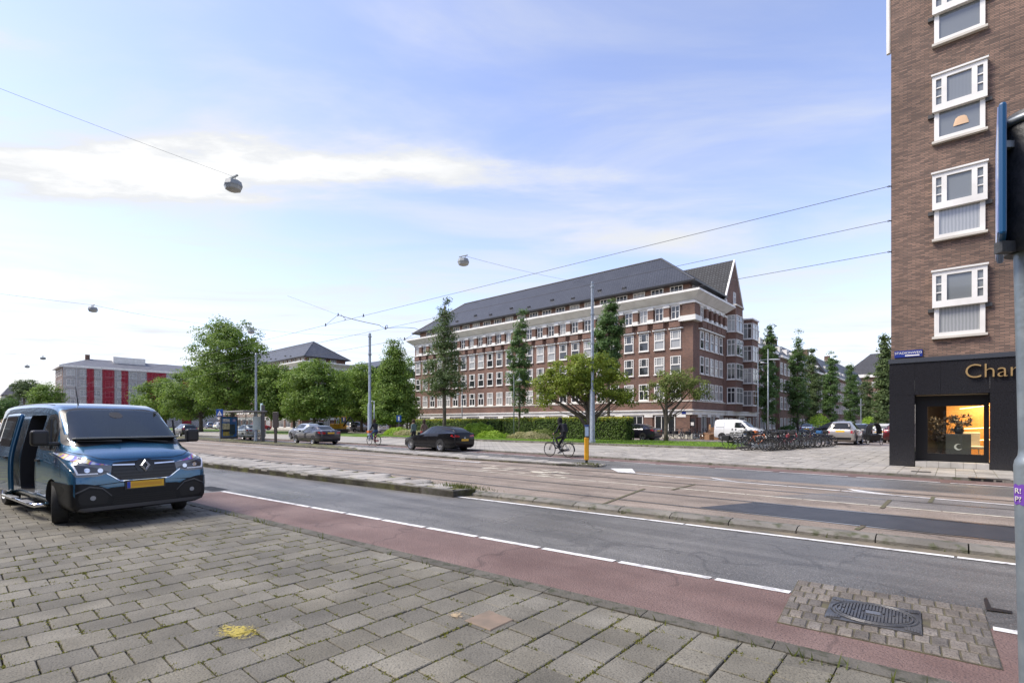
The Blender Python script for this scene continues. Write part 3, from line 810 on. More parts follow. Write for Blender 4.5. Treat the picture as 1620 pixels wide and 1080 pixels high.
    # frieze, cornice, attic, roof
    P(ring([(.05, 13.30), (.16, 13.46), (.16, 13.62), (.30, 13.66), (.95, 14.22), (1.02, 14.26), (1.02, 14.46), (.9, 14.50), (-.6, 14.53)], ux0, ux1, uy0, uy1), 'cornice', WHITE)
    P(MB().box(ux0 + .55, ux1 - .55, uy0 + .55, uy1 - .55, 14.5, 15.6), 'attic_wall', BRICK)
    k = int((ux1 - ux0 - 2) / 2.06)
    for i in range(k): window(E_, (ux1 - 1.9 - i * 2.06 - x1, uy0 + .549 - y0, 14.72), 0, 1.35, .72, 'three', 'attic_window')
    if side:
        for i in range(3): window(E_, (ux1 - .549 - x1, uy0 + 1.9 + i * 2.4 - y0, 14.72), R(90), 1.35, .72, 'three', 'attic_window')
    ym = (uy0 + uy1) / 2; o_ = .25
    b = MB().add([(ux0 - o_, uy0 - o_, 15.52), (ux1 + o_, uy0 - o_, 15.52), (ux1 + o_, uy1 + o_, 15.52), (ux0 - o_, uy1 + o_, 15.52), (x0 + hipL, ym, ridge), (x1 - hipR, ym, ridge)],
                 [(0, 1, 5, 4), (1, 2, 5), (2, 3, 4, 5), (3, 0, 4), (3, 2, 1, 0)])
    rf = P(b, 'roof', ROOF)
    # ridge and hip tiles, gutter
    RT = mat('ridge_tile', (.05, .053, .06), .5)
    rb = MB()
    for a, c in (((x0 + hipL, ym, ridge), (x1 - hipR, ym, ridge)), ((x1 - hipR, ym, ridge), (ux1 + o_, uy0 - o_, 15.52)), ((x1 - hipR, ym, ridge), (ux1 + o_, uy1 + o_, 15.52)), ((x0 + hipL, ym, ridge), (ux0 - o_, uy0 - o_, 15.52))):
        rb.cyl(a, c, .09, n=6)
    o = rb.build('ridge_tiles', RT, rf)
    gb = ring([(o_ - .02, 15.40), (o_ + .12, 15.40), (o_ + .14, 15.56), (o_ - .1, 15.57)], ux0, ux1, uy0, uy1).build('gutter', DARKWOOD, rf)
    # small roof vents
    for i in range(9):
        xx = x0 + 10 + i * (x1 - x0 - 18) / 8; fz_ = .14 + .1 * (i % 2)
        v = MB().box(-.22, .22, -.25, .1, 0, .16).build('roof_vent', DARKWOOD, rf, (xx, uy0 + (ym - uy0) * fz_, 15.55 + (ridge - 15.5) * fz_))
    return E_
BX0, BX1, BY0, BY1 = -63.8, -18.9, 47.4, 56.6
big_block(BX0, BX1, BY0, BY1, 'long brown brick apartment block with white cornice and grey hipped roof behind the hedge')
b2 = big_block(-150, -101.5, 48.5, 59.5, 'grey roofed brick block with white cornice rising behind the big street trees', hipL=8, hipR=6.5, ridge=19.8)
MB().box(-125, -104, 60, 76, 0, 12.5).build('wall', BRICK, None)
bk = bpy.data.objects[-1] if False else None
o = [q for q in COL.objects if q.name.startswith('wall') and q.parent is None][0]
wing = empty('rear_wing', (-104, 60, 0), 0, 'low grey roofed wing behind the far brick block', 'building')
o.parent = wing; o.location = (104, -60, 0)
MB().add([(-125.5, 59.5, 12.5), (-95.5, 59.5, 12.5), (-95.5, 76, 12.5), (-125.5, 76, 12.5), (-125, 68, 16.3), (-97, 68, 16.3)], [(0, 1, 5, 4), (1, 2, 5), (2, 3, 4, 5), (3, 0, 4), (3, 2, 1, 0)]).build('roof', ROOF, wing).location = (104, -60, 0)
for i in range(4): window(wing, (-2 - i * 2.2, -.01, 9.6), 0, 1.2, 1.7)

# gabled stair house with bays at the right end of the block
gh = empty('gabled_house', (BX1, 58, 0), 0, 'tall narrow brick house with pointed gable and stacked white bay windows', 'building')
def HP(b, nm, m, par=gh, smooth=False):
    o = b.build(nm, m, par, smooth=smooth)
    if par is gh: o.location = (-BX1, -58, 0)
    return o
wx = BX1 - .2
HP(MB().box(wx - 14, wx, 56.62, 67.4, 0, 14.0), 'wall', BRICK)
gy0, gy1, gz = 57.3, 62.9, 20.3
HP(MB().add([(wx - 13, gy0, 13.9), (wx + .02, gy0, 13.9), (wx + .02, gy1, 13.9), (wx - 13, gy1, 13.9), (wx + .02, gy0, 15.6), (wx + .02, gy1, 15.6), (wx + .02, 60.1, gz), (wx - 13, gy0, 15.6), (wx - 13, gy1, 15.6), (wx - 13, 60.1, gz)],
            [(1, 2, 5, 6, 4), (0, 1, 4, 7), (2, 3, 8, 5), (3, 0, 7, 9, 8)]), 'gable_wall', BRICK)
rf = HP(MB().add([(wx - 13, gy0 - .45, 15.25), (wx - .05, gy0 - .45, 15.25), (wx - .05, 60.1, gz + .08), (wx - 13, 60.1, gz + .08), (wx - .05, gy1 + .45, 15.25), (wx - 13, gy1 + .45, 15.25)],
                 [(0, 1, 2, 3), (3, 2, 4, 5)]), 'roof', brick_mat('grey_pantiles', (.052, .055, .058), (.034, .036, .039), (.012, .012, .013), .34, .30, .05, 1.2, .75, .4))
for y_ in (gy0 - .5, gy1 + .5):
    s = 1 if y_ < 60 else -1
    HP(MB().add([(wx - .06, y_, 15.15), (wx + .12, y_, 15.15), (wx + .12, 60.1, gz + .12), (wx - .06, 60.1, gz + .12), (wx - .06, y_ + s * .2, 15.1), (wx + .12, y_ + s * .2, 15.1), (wx + .12, 60.1, gz - .08), (wx - .06, 60.1, gz - .08)],
                [(0, 1, 2, 3), (4, 7, 6, 5), (1, 5, 6, 2), (0, 3, 7, 4), (0, 4, 5, 1)]), 'rake_board', WHITE)
HP(MB().box(wx - 13, wx + .25, gy0 - .55, gy0 - .2, 15.0, 15.2), 'eaves_board', WHITE)
def bay(y0_, y1_, d, ztop, zs, cap):
    ym = (y0_ + y1_) / 2
    HP(MB().prism([(wx, y0_), (wx + d, y0_ + d * .35), (wx + d, y1_ - d * .35), (wx, y1_)], 2.9, ztop), 'bay', BRICK)
    HP(MB().prism([(wx, y0_ - .1), (wx + d + .12, y0_ + d * .35 - .1), (wx + d + .12, y1_ - d * .35 + .1), (wx, y1_ + .1)], ztop, ztop + .16), 'bay_cap', WHITE if cap else STONE)
    ang = math.atan2(d * .35, d)
    for z, h in zs:
        window(gh, (wx + d + .003 - BX1, ym - 58, z), R(90), y1_ - y0_ - d * .7 - .05, h, 'bay')
        window(gh, (wx + d / 2 - BX1, y0_ + d * .175 - .004 - 58, z), ang, d * .96, h, 'bay')
lv = [(3.8, 1.75), (6.45, 1.78), (9.1, 1.8), (11.75, 1.85)]
bay(57.6, 60.6, .9, 14.6, lv, False)
bay(63.2, 66.2, 1.0, 13.9, [(z - .12, h) for z, h in lv], True)
for z, h in lv: window(gh, (wx + .003 - BX1, 61.8 - 58, z), R(90), .85, h, 'tall')
window(gh, (wx + .023 - BX1, 60.1 - 58, 15.3), R(90), .8, 1.3, 'tall')
HP(ring([(-.1, 2.4), (.25, 2.42), (.25, 2.78), (.34, 2.8), (.34, 2.92), (0, 2.93)], wx - 14, wx + .3, 56.65, 67.35), 'band', WHITE)
HP(MB().box(wx - 3, wx + .35, 60.7, 62.9, .1, 2.39), 'porch', STONE)
HP(MB().box(wx - 1, wx + .37, 61.2, 62.4, .12, 2.2), 'door', DARKWOOD)
for y_ in (57.4, 58.9, 64.2, 65.8): window(gh, (wx + .003 - BX1, y_ - 58, .8), R(90), .9, 1.4, 'tall', 'ground_window')

# row houses along the side street
labels = ['row house with dark slate mansard and white cornice beside the gabled house',
          'second brick row house of the side street with two chimneys',
          'third brick row house along the side street, roof dormers behind poplars',
          'fourth brick row house along the side street behind the poplars',
          'farthest brick row house closing the terrace of the side street']
SLATE = brick_mat('slate_roof', (.045, .048, .056), (.03, .032, .038), (.014, .014, .016), .3, .22, .03, .8, .5, .4)
ROUND = [(67.45, 79.5, 14.4, 11.4), (79.55, 92, 14.2, 11.0), (92.05, 114, 14.6, 10.8), (114.05, 140, 15.2, 11.0), (140.05, 178, 16.5, 11.2)]
for i, (y0_, y1_, zr, ze) in enumerate(ROUND):
    hx = BX1 - .6 + (.5 if i % 2 else 0)
    h = empty('row_house', (hx, y0_, 0), 0, labels[i], 'house', 'row houses of the side street')
    def P(b, nm, m): o = b.build(nm, m, h); o.location = (-hx, -y0_, 0); return o
    P(MB().box(hx - 9, hx, y0_, y1_, 0, ze), 'wall', BRICK if i == 0 else BRICK2)
    P(MB().box(hx - .1, hx + .45, y0_ + .01, y1_ - .01, ze, ze + .34), 'cornice', WHITE)
    rf = P(MB().add([(hx + .1, y0_, ze + .345), (hx - 2.2, y0_, zr - .3), (hx - 5, y0_, zr), (hx - 9, y0_, ze + .345), (hx + .1, y1_, ze + .345), (hx - 2.2, y1_, zr - .3), (hx - 5, y1_, zr), (hx - 9, y1_, ze + .345)],
               [(0, 4, 5, 1), (1, 5, 6, 2), (2, 6, 7, 3), (3, 2, 1, 0), (4, 7, 6, 5)]) if False else
           MB().add([(hx + .1, y0_, ze + .345), (hx - 2.2, y0_, zr - .3), (hx - 5, y0_, zr), (hx - 9, y0_, ze + .345), (hx + .1, y1_, ze + .345), (hx - 2.2, y1_, zr - .3), (hx - 5, y1_, zr), (hx - 9, y1_, ze + .345)],
               [(0, 4, 5, 1), (1, 5, 6, 2), (2, 6, 7, 3), (0, 1, 2, 3), (4, 7, 6, 5)]), 'roof', SLATE)
    for yc in ([y0_ + 1.0, y1_ - 1.2] if i else [y1_ - .8]):
        c = MB().box(hx - 4.2, hx - 3.2, yc - .7, yc + .7, zr - 1.2, zr + 1.1).build('chimney', BRICK2, rf)
        MB().box(hx - 4.28, hx - 3.12, yc - .78, yc + .78, zr + 1.1, zr + 1.2).build('chimney_cap', STONE, rf)
    nw = int((y1_ - y0_) / 2.0)
    for k in range(nw):
        yy = (k + .5) * (y1_ - y0_) / nw
        for z, hh in ((.8, 1.5), (3.6, 1.8), (6.2, 1.8), (8.7, 1.7)): window(h, (.002, yy, z), R(90), 1.15, hh, 'tall' if z > 1 else 'three')
        if k % 2 == 1 and zr - ze > 2.6:
            MB().box(-1.7, -.55, yy - .6, yy + .6, ze + .5, ze + 1.95).build('dormer', WHITE, h)
            window(h, (-.548, yy, ze + .7), R(90), .95, 1.1, 'cross', 'dormer_window')
    P(MB().box(hx - .3, hx + .8, y0_ + .02, y1_ - .02, .1, .5), 'step', STONE)
# house closing the view with a pale gable roof
h = empty('corner_house', (-8, 215, 0), 0, 'grey roofed house with white eaves closing the side street view', 'house')
MB().box(-22, 10, 0, 14, 0, 17.5).build('wall', BRICK2, h)
MB().box(-22.6, 10.6, -.6, 14.6, 17.5, 18.6).build('cornice', WHITE, h)
MB().add([(-22.6, -.6, 18.6), (10.6, -.6, 18.6), (10.6, 14.6, 18.6), (-22.6, 14.6, 18.6), (-15, 7, 26.5), (-6, 7, 26.5)], [(0, 1, 5, 4), (1, 2, 5), (2, 3, 4, 5), (3, 0, 4)]).build('roof', SLATE, h)
for k in range(9):
    for z in (3.5, 7, 10.5, 14): window(h, (-20 + k * 3.4, -.01, z), 0, 1.5, 1.9, 'tall')
# far terrace on the right side of the street, seen beyond the shop
h = empty('terrace_block', (14, 120, 0), 0, 'distant pale brick terrace partly hidden by the poplar next to the shop', 'building')
MB().box(0, 14, 0, 80, 0, 15).build('wall', BRICK2, h); MB().box(-.5, 14.5, -.5, 80.5, 15, 15.6).build('cornice', WHITE, h)
for k in range(5):
    for z in (1, 4.3, 7.6, 10.9): window(h, (1.8 + k * 2.5, -.01, z), 0, 1.5, 1.9, 'tall')

# block wrapped in scaffold netting at the end of the avenue
sc = empty('scaffolded_block', (-185, 21, 0), 0, 'six storey block wrapped in grey and red scaffold netting at the end of the avenue', 'building')
MB().box(-16, -1.6, 0, 44, 0, 17.2).build('wall', brick_mat('far_brick', (.22, .15, .12), (.17, .12, .10), (.2, .17, .15), .4, .12), sc)
MB().box(-16.6, -.9, -.8, 44.6, 17.2, 17.8).build('cornice', WHITE, sc)
rf = MB().add([(-16.4, -.6, 17.8), (-1, -.6, 17.8), (-1, 44.5, 17.8), (-16.4, 44.5, 17.8), (-8.5, 7, 20.6), (-8.5, 40, 20.6)], [(0, 1, 4), (1, 2, 5, 4), (2, 3, 5), (3, 0, 4, 5)]).build('roof', mat('far_roof', (.13, .135, .15), .6, (.10, .105, .12), 1), sc)
MB().box(-11, -6, 12, 20, 19.6, 21.6).build('penthouse', WHITE, sc); MB().box(-9, -8, 5.8, 6.8, 19.5, 21.8).build('chimney', BRICK2, sc)
MB().box(-5.2, -3.6, 37.6, 39.2, 18.5, 21).build('chimney', STONE, sc)
def net_mat(name, c, alpha):
    m = bpy.data.materials.new(name); m.use_nodes = True; t = m.node_tree; b = t.nodes['Principled BSDF']
    b.inputs['Base Color'].default_value = (*c, 1); b.inputs['Roughness'].default_value = .9; b.inputs['Alpha'].default_value = alpha
    return m
GN, RN = net_mat('grey_net', (.80, .80, .79), .22), net_mat('red_net', (.42, .02, .05), .42)
rb = [(137, 149), (162, 181), (192, 203), (232, 263), (288, 303)]
ey = [0.] + [YX(u, -185.) - 21 for q in rb for u in q] + [44.]
bands = [(ey[k], ey[k + 1], k % 2) for k in range(len(ey) - 1) if ey[k + 1] > ey[k]]
for a, c, r in bands:
    k = 1.
    MB().box(-.06 + (.02 if r else 0), -.02 + (.02 if r else 0), a * k + .02, c * k - .02, .2, 17.0).build('netting', RN if r else GN, sc)
SCF = mat('scaffold_tube', (.45, .45, .44), .5, metal=.4)
for k in range(16):
    MB().cyl((-.12, k * 2.75, 0), (-.12, k * 2.75, 17.9), .05, n=5).build('standard', SCF, sc)
for z in (2.9, 5.8, 8.7, 11.6, 14.5, 17): MB().box(-1.3, -.1, 0, 44, z, z + .1).build('scaffold_deck', mat('scaffold_board', (.36, .33, .28), .8), sc)
for k in range(15):
    for z in (3.3, 6.3, 9.2, 12.1, 15): window(sc, (-1.598, 1.7 + k * 2.85, z), R(90), 1.8, 1.75, 'cross')
for z in (3.3, 6.3, 9.2, 12.1, 15):
    for k in range(3): window(sc, (-12 + k * 4, -.002, z), 0, 1.8, 1.75, 'cross')
# slim white stair tower and dark roof beside it
h = empty('white_stair_tower', (-215, 72, 0), 0, 'pale lift tower with flat roof peeping over the big tree', 'building')
MB().box(-4, 4, -4, 4, 0, 26.5).build('wall', mat('pale_render', (.62, .62, .60), .8), h); MB().box(-4.8, 4.8, -4.8, 4.8, 26.5, 27.2).build('flat_roof', SLATE, h)
for z in (20, 23): window(h, (4.01, 0, z), R(90), 5, 1.6, 'three'); window(h, (0, -4.01, z), 0, 5, 1.6, 'three')
h = empty('dark_roofed_house', (-215, 11, 0), 0, 'dark pitched roof house between the far left tree and the netted block', 'house')
MB().box(-12, 0, 0, 9, 0, 10).build('wall', mat('far_wall', (.34, .33, .31), .8), h)
MB().add([(-12.5, -.5, 10), (.5, -.5, 10), (.5, 9.5, 10), (-12.5, 9.5, 10), (-6, 2, 14), (-6, 9.5, 14)], [(0, 1, 4), (1, 2, 5, 4), (2, 3, 5), (3, 0, 4, 5)]).build('roof', SLATE, h)
for k in range(2): window(h, (.01, 2.5 + k * 4, 7), R(90), 1.8, 1.9, 'cross')

# ------------------------------------------------------------------ corner building with the shop
sh = empty('corner_shop_building', (SHX, SHY, ZF), 0, 'brown brick corner building with black granite shop front and white windows', 'building')
def SP(b, nm, m, par=None, smooth=False):
    o = b.build(nm, m, par or sh, smooth=smooth); return o
BRS = brick_mat('thin_brown_brick', (.275, .168, .118), (.095, .060, .047), (.10, .08, .065), .235, .052, .009, .9, .8, .5)
SW = 12.0
zb = 3.82
SP(MB().box(.05, SW, .06, 12, zb, 22), 'wall', BRS)
GRAN = mat('black_granite', (.012, .012, .014), .13, (.020, .020, .023), 30, spec=.6, c3=(.032, .032, .036), s3=140)
# shop window opening between x=a..b
def shx(u): return XY(u, SHY) - SHX
oa, ob = shx(1447), shx(1566)
ztop = 2.52
gaps = .006
xs_panel = [0, oa, shx(1500) if False else (oa + (ob - oa) * .35), ob, ob + 2.0, ob + 4, SW]
def panel(x0, x1, z0, z1, y0=0., y1=.3): SP(MB().box(x0 + gaps / 2, x1 - gaps / 2, y0, y1, z0 + gaps / 2, z1 - gaps / 2), 'granite_panel', GRAN)
for z0, z1 in ((0, 1.25), (1.25, ztop)): panel(0, oa, z0, z1)
for x0, x1 in ((ob, ob + 1.1), (ob + 1.1, ob + 2.2), (ob + 2.2, SW)):
    for z0, z1 in ((0, 1.25), (1.25, ztop)): panel(x0, x1, z0, z1)
for x0, x1 in zip([0, oa, oa + (ob - oa) * .36, ob, ob + 1.9, ob + 3.8], [oa, oa + (ob - oa) * .36, ob, ob + 1.9, ob + 3.8, SW]): panel(x0, x1, ztop, zb - .16)
SP(MB().box(-.02, SW, -.04, .3, zb - .155, zb), 'granite_ledge', mat('granite_ledge', (.05, .055, .065), .3))
for z0, z1 in ((0, 1.25), (1.25, 2.5), (2.5, zb - .16)):
    for k in range(4): SP(MB().box(-.0, .29, .302 + k * 2.9, .302 + k * 2.9 + 2.89, z0 + .003, z1 - .003), 'granite_panel', GRAN)
for x0, x1, z0, z1 in ((.0, oa, 0, zb - .17), (ob, SW, 0, zb - .17), (oa, ob, ztop + .002, zb - .17)): SP(MB().box(x0 + .01, x1 - .01, .301, .34, z0, z1), 'backing', SLATE)  # backing added to stop room light leaking through the panel gaps
# recess, frame, glass, room
FR = mat('black_frame', (.008, .008, .009), .35)
SP(MB().box(oa + .003, oa + .03, .302, .62, .18, ztop - .003), 'reveal', GRAN); SP(MB().box(ob - .03, ob - .003, .302, .62, .18, ztop - .003), 'reveal', GRAN)
SP(MB().box(oa + .003, ob - .003, .302, .62, ztop - .03, ztop - .003), 'soffit', mat('soffit', (.3, .24, .16), .6))
fz0, fz1 = .36, ztop - .05
fo = SP(MB().box(oa + .03, oa + .34, .50, .60, .2, fz1).box(ob - .13, ob - .03, .50, .60, .2, fz1).box(oa + .34, ob - .13, .50, .60, .2, .46).box(oa + .34, ob - .13, .50, .60, 2.12, fz1), 'shop_window_frame', FR)
GL = bpy.data.materials.new('clear_glass'); GL.use_nodes = True
t_ = GL.node_tree; t_.nodes.clear()
o1 = t_.nodes.new('ShaderNodeOutputMaterial'); mx = t_.nodes.new('ShaderNodeMixShader'); tr = t_.nodes.new('ShaderNodeBsdfTransparent'); gs = t_.nodes.new('ShaderNodeBsdfGlossy'); fr = t_.nodes.new('ShaderNodeLayerWeight')
gs.inputs['Roughness'].default_value = .02; tr.inputs[0].default_value = (.88, .9, .88, 1)
t_.links.new(math_n(t_, 'ADD', math_n(t_, 'MULTIPLY', math_n(t_, 'POWER', fr.outputs['Facing'], 4), .5), .05), mx.inputs[0]); t_.links.new(tr.outputs[0], mx.inputs[1]); t_.links.new(gs.outputs[0], mx.inputs[2]); t_.links.new(mx.outputs[0], o1.inputs[0])
SP(MB().box(oa + .34, ob - .13, .545, .557, .46, 2.12), 'pane', GL, fo)
room = SP(MB().add([(oa + .03, .61, .2), (ob + .8, .61, .2), (ob + .8, 3.2, .2), (oa + .03, 3.2, .2), (oa + .03, .61, 2.6), (ob + .8, .61, 2.6), (ob + .8, 3.2, 2.6), (oa + .03, 3.2, 2.6)],
                   [(0, 1, 2, 3), (7, 6, 5, 4), (1, 5, 6, 2), (0, 3, 7, 4)]), 'shop_room', mat('shop_floor', (.30, .24, .17), .5))
SP(MB().box(oa - .3, ob + .9, .62, .66, 2.2, 2.7), 'room_lintel', SLATE)
SP(MB().box(oa + .03, oa + .82, 3.19, 3.25, .2, 2.6), 'room_wall', mat('dark_wall', (.045, .04, .04), .6))
SP(MB().box(oa + .82, ob + .8, 2.6, 2.66, .2, 2.6), 'wood_wall', mat('warm_wood', (.48, .22, .06), .45, (.58, .30, .10), 3))
STRIP = mat('light_strip', (1, .62, .22), .5, emit=9)
for z, dz in ((2.05, .22), (1.3, .1), (.85, .12)):
    SP(MB().add([(oa + 1.2, 2.585, z), (ob + .8, 2.585, z + dz), (ob + .8, 2.585, z + dz + .018), (oa + 1.2, 2.585, z + .018)], [(0, 1, 2, 3)]), 'light_strip', STRIP)
# ceiling lamp of the shop
la = bpy.data.lights.new('shop_ceiling_lamp', 'AREA'); la.energy = 130; la.size = 1.2; la.color = (1, .72, .4)
lo = bpy.data.objects.new('shop_ceiling_lamp', la); COL.objects.link(lo); lo.parent = sh; lo.location = (oa + 2.0, 1.7, 2.55)
# display: pedestal with crescent, vases, chair
ped = empty('display_pedestal', (SHX + oa + 1.15, SHY + .95, ZF + .2), 0, 'dark square pedestal with pale crescent emblem inside the shop window', 'pedestal')
MB().box(-.33, .33, -.25, .25, 0, .95).build('body', mat('pedestal_grey', (.07, .068, .06), .5), ped)
cr = []
for t in np.linspace(R(50), R(330), 20): cr.append((.11 * math.cos(t), .11 * math.sin(t)))
for t in np.linspace(R(318), R(62), 20): cr.append((.03 + .085 * math.cos(t), .01 + .085 * math.sin(t)))
MB().prism(cr, 0, .01, Matrix.Translation((.0, -.251, .5)) @ Matrix.Rotation(R(90), 4, 'X')).build('emblem', WHITE, ped)
def bouquet(name, x, y, z0, label, stem_h, rad, n, seed, c, c2):
    rr = random.Random(seed); e = empty(name, (SHX + x, SHY + y, ZF + z0), 0, label, 'plant')
    MB().lathe([(0, 0), (.10, 0), (.15, .12), (.11, .26), (.09, .27)], 14).build('vase', mat('dark_vase', (.03, .03, .03), .3), e, smooth=True)
    s = MB(); l = MB()
    for i in range(n):
        a = rr.uniform(0, 6.28); q = Vector((math.cos(a) * rad * rr.uniform(.2, 1), math.sin(a) * rad * rr.uniform(.1, .6), stem_h * rr.uniform(.45, 1)))
        s.tube([(0, 0, .2), q * .5 + Vector((0, 0, .12)), q], [.008, .006, .004], 4)
        for k in range(9):
            d = Vector((rr.gauss(0, 1), rr.gauss(0, 1), rr.gauss(0, 1))).normalized(); w = d.orthogonal().normalized() * .03; c_ = q + d * .05
            l.add([c_ - d * .05, c_ + w, c_ + d * .06, c_ - w], [(0, 1, 2, 3)])
    s.build('stem', mat('stem', (.06, .05, .03), .8), e); l.build('foliage', mat(name + '_leaf', c, .6, c2, 6, island=.3), e)
bouquet('flower_arrangement', oa + .66, 1.0, .2, 'large dusky flower arrangement left of the pedestal in the shop', 1.55, .36, 60, 3, (.07, .06, .05), (.13, .11, .10))
bouquet('pedestal_plant', oa + 1.17, .95, 1.15, 'curling dark plant in a low bowl on the pedestal', .62, .34, 22, 5, (.035, .028, .025), (.09, .07, .05))
ch = empty('white_chair', (SHX + ob - .35, SHY + 1.35, ZF + .2), R(20), 'white upholstered chair at the right of the shop window', 'chair')
CWH = mat('white_fabric', (.62, .58, .52), .8)
bevel(MB().box(-.25, .25, -.25, .25, .42, .52).build('seat', CWH, ch), .03, 2); bevel(MB().box(-.25, .25, .18, .26, .50, 1.0).build('backrest', CWH, ch), .03, 2)
for a in (-1, 1):
    for c_ in (-1, 1): MB().cyl((a * .2, c_ * .2, .42), (a * .25, c_ * .25, 0), .018, .012, 6).build('leg', CWH, ch)
# tiled step below the shop window
nst = 6
for k in range(nst):
    w_ = (ob - oa - .02) / nst
    SP(MB().box(oa + .01 + k * w_ + .004, oa + .01 + (k + 1) * w_ - .004, .02, .5, 0, .185), 'step_tile', mat('step_tile', (.42, .40, .36), .6, (.35, .33, .30), 5, rand=.08))
SP(MB().box(oa + .012, ob - .012, .03, .5, .001, .17), 'step_core', JOINT)
# upper windows
def shop_window(x0, x1, z):
    w = x1 - x0; xc = (x0 + x1) / 2; h = 2.2
    e = empty('window', (xc, .06, z), 0, parent=sh)
    zt = .98
    lw = w * .93
    f = MB()
    f.box(-lw / 2, -lw / 2 + .13, -.08, .02, 0, zt); f.box(lw / 2 - .13, lw / 2, -.08, .02, 0, zt); f.box(-lw / 2 + .13, lw / 2 - .13, -.08, .02, 0, .13)
    f.build('lower_frame', WHITE, e)
    MB().box(-lw / 2 - .06, lw / 2 + .06, -.15, .02, -.08, -.002).build('sill', STONE, e)
    link('pane', MB().add([(-lw / 2 + .1, -.03, .1), (lw / 2 - .1, -.03, .1), (lw / 2 - .1, -.03, zt), (-lw / 2 + .1, -.03, zt)], [(0, 1, 2, 3)]).mesh('pane', SPANE), e)
    f = MB(); d = -.20
    f.box(-w / 2, -w / 2 + .10, d, .02, zt, h); f.box(w / 2 - .10, w / 2, d, .02, zt, h)
    f.box(-w / 2 + .10, w / 2 - .10, d, .02, zt, zt + .22); f.box(-w / 2 + .10, w / 2 - .10, d, .02, h - .14, h)
    for s in (-1, 1):
        a, c = sorted((s * w * .225, s * w * .325)); f.box(a, c, d, .02, zt + .22, h - .14)
        a2, c2 = sorted((s * w * .325, s * (w / 2 - .10)))
        for k in (1, 2):
            zz = zt + .22 + (h - .36 - zt) * k / 3; f.box(a2, c2, d + .02, .02, zz - .018, zz + .018)
    f.build('upper_frame', WHITE, e)
    MB().box(-w / 2 - .03, w / 2 + .03, d - .05, .02, h + .001, h + .06).build('cap', WHITE, e)
    for a, c in ((-w * .225, w * .225), (-w / 2 + .1, -w * .325), (w * .325, w / 2 - .1)):
        link('pane', MB().add([(a, d + .06, zt + .2), (c, d + .06, zt + .2), (c, d + .06, h - .12), (a, d + .06, h - .12)], [(0, 1, 2, 3)]).mesh('pane', SPANE), e)
    for s in (-1, 1): MB().box(s * (lw / 2 + .085) - .08, s * (lw / 2 + .085) + .08, -.10, .02, zt - .13, zt - .01).build('corbel_block', mat('dark_stone', (.05, .05, .05), .7), e)
    return e
SPANE = glass_mat('shop_upper_glass', (.17, .185, .19), (.36, .37, .37), .30)
w0, w1 = shx(1475), shx(1562)
for k in range(5):
    for dx in (0, 3.1, 6.2):
        e = shop_window(w0 + dx, w1 + dx, 4.6 - ZF + k * 3.36)
        if k == 2 and dx == 0:
            lampm = MB().lathe([(.20, 0), (.19, .07), (.14, .24), (.08, .29), (0, .30)], 20)
            o = lampm.build('lamp_shade', mat('lamp_shade', (.62, .42, .26), .7), e, (.05, -.04, .36), smooth=True); o.scale = (1, .1, 1)
dp = SP(MB().cyl((-.03, .2, 15), (-.03, .2, 22), .07, n=8), 'downpipe', WHITE)
# lettering
def text(name, s, size, m, parent, loc, rot, depth=.01, align='LEFT', sx=1., font_off=0.):
    cu = bpy.data.curves.new(name, 'FONT'); cu.body = s; cu.size = size; cu.extrude = depth; cu.align_x = align; cu.offset = font_off
    tmp = bpy.data.objects.new('tmp', cu); COL.objects.link(tmp)
    dg_ = bpy.context.evaluated_depsgraph_get(); me = bpy.data.meshes.new_from_object(tmp.evaluated_get(dg_))
    bpy.data.objects.remove(tmp); me.materials.clear(); me.materials.append(m)
    o = link(name, me, parent, loc); o.rotation_euler = rot; o.scale = (sx, 1, 1)
    return o
GOLD = mat('brass', (.80, .54, .24), .28, metal=.75)
lx0 = shx(1525)
sg = empty('shop_sign', (SHX + lx0, SHY, ZF + 3.03), 0, 'gold letters Char on the black granite above the shop window', 'sign')
text('lettering', 'Char', .66, GOLD, sg, (0, -.05, 0), (R(90), 0, 0), .045, sx=.98, font_off=-.008)
sgx = shx(1415)
st = empty('street_sign', (SHX + sgx, SHY, ZF + zb), 0, 'blue enamel street name sign at the corner of the brick building', 'street sign')
BLUE = mat('sign_blue', (.012, .03, .20), .35)
MB().box(0, .78, .005, .055, .05, .29).build('plate', BLUE, st)
text('lettering', 'STADIONWEG', .115, WHITE, st, (.39, .003, .165), (R(90), 0, 0), .002, 'CENTER')
MB().box(.30, .70, 0.0, .004, .085, .125).build('lower_line', WHITE, st)
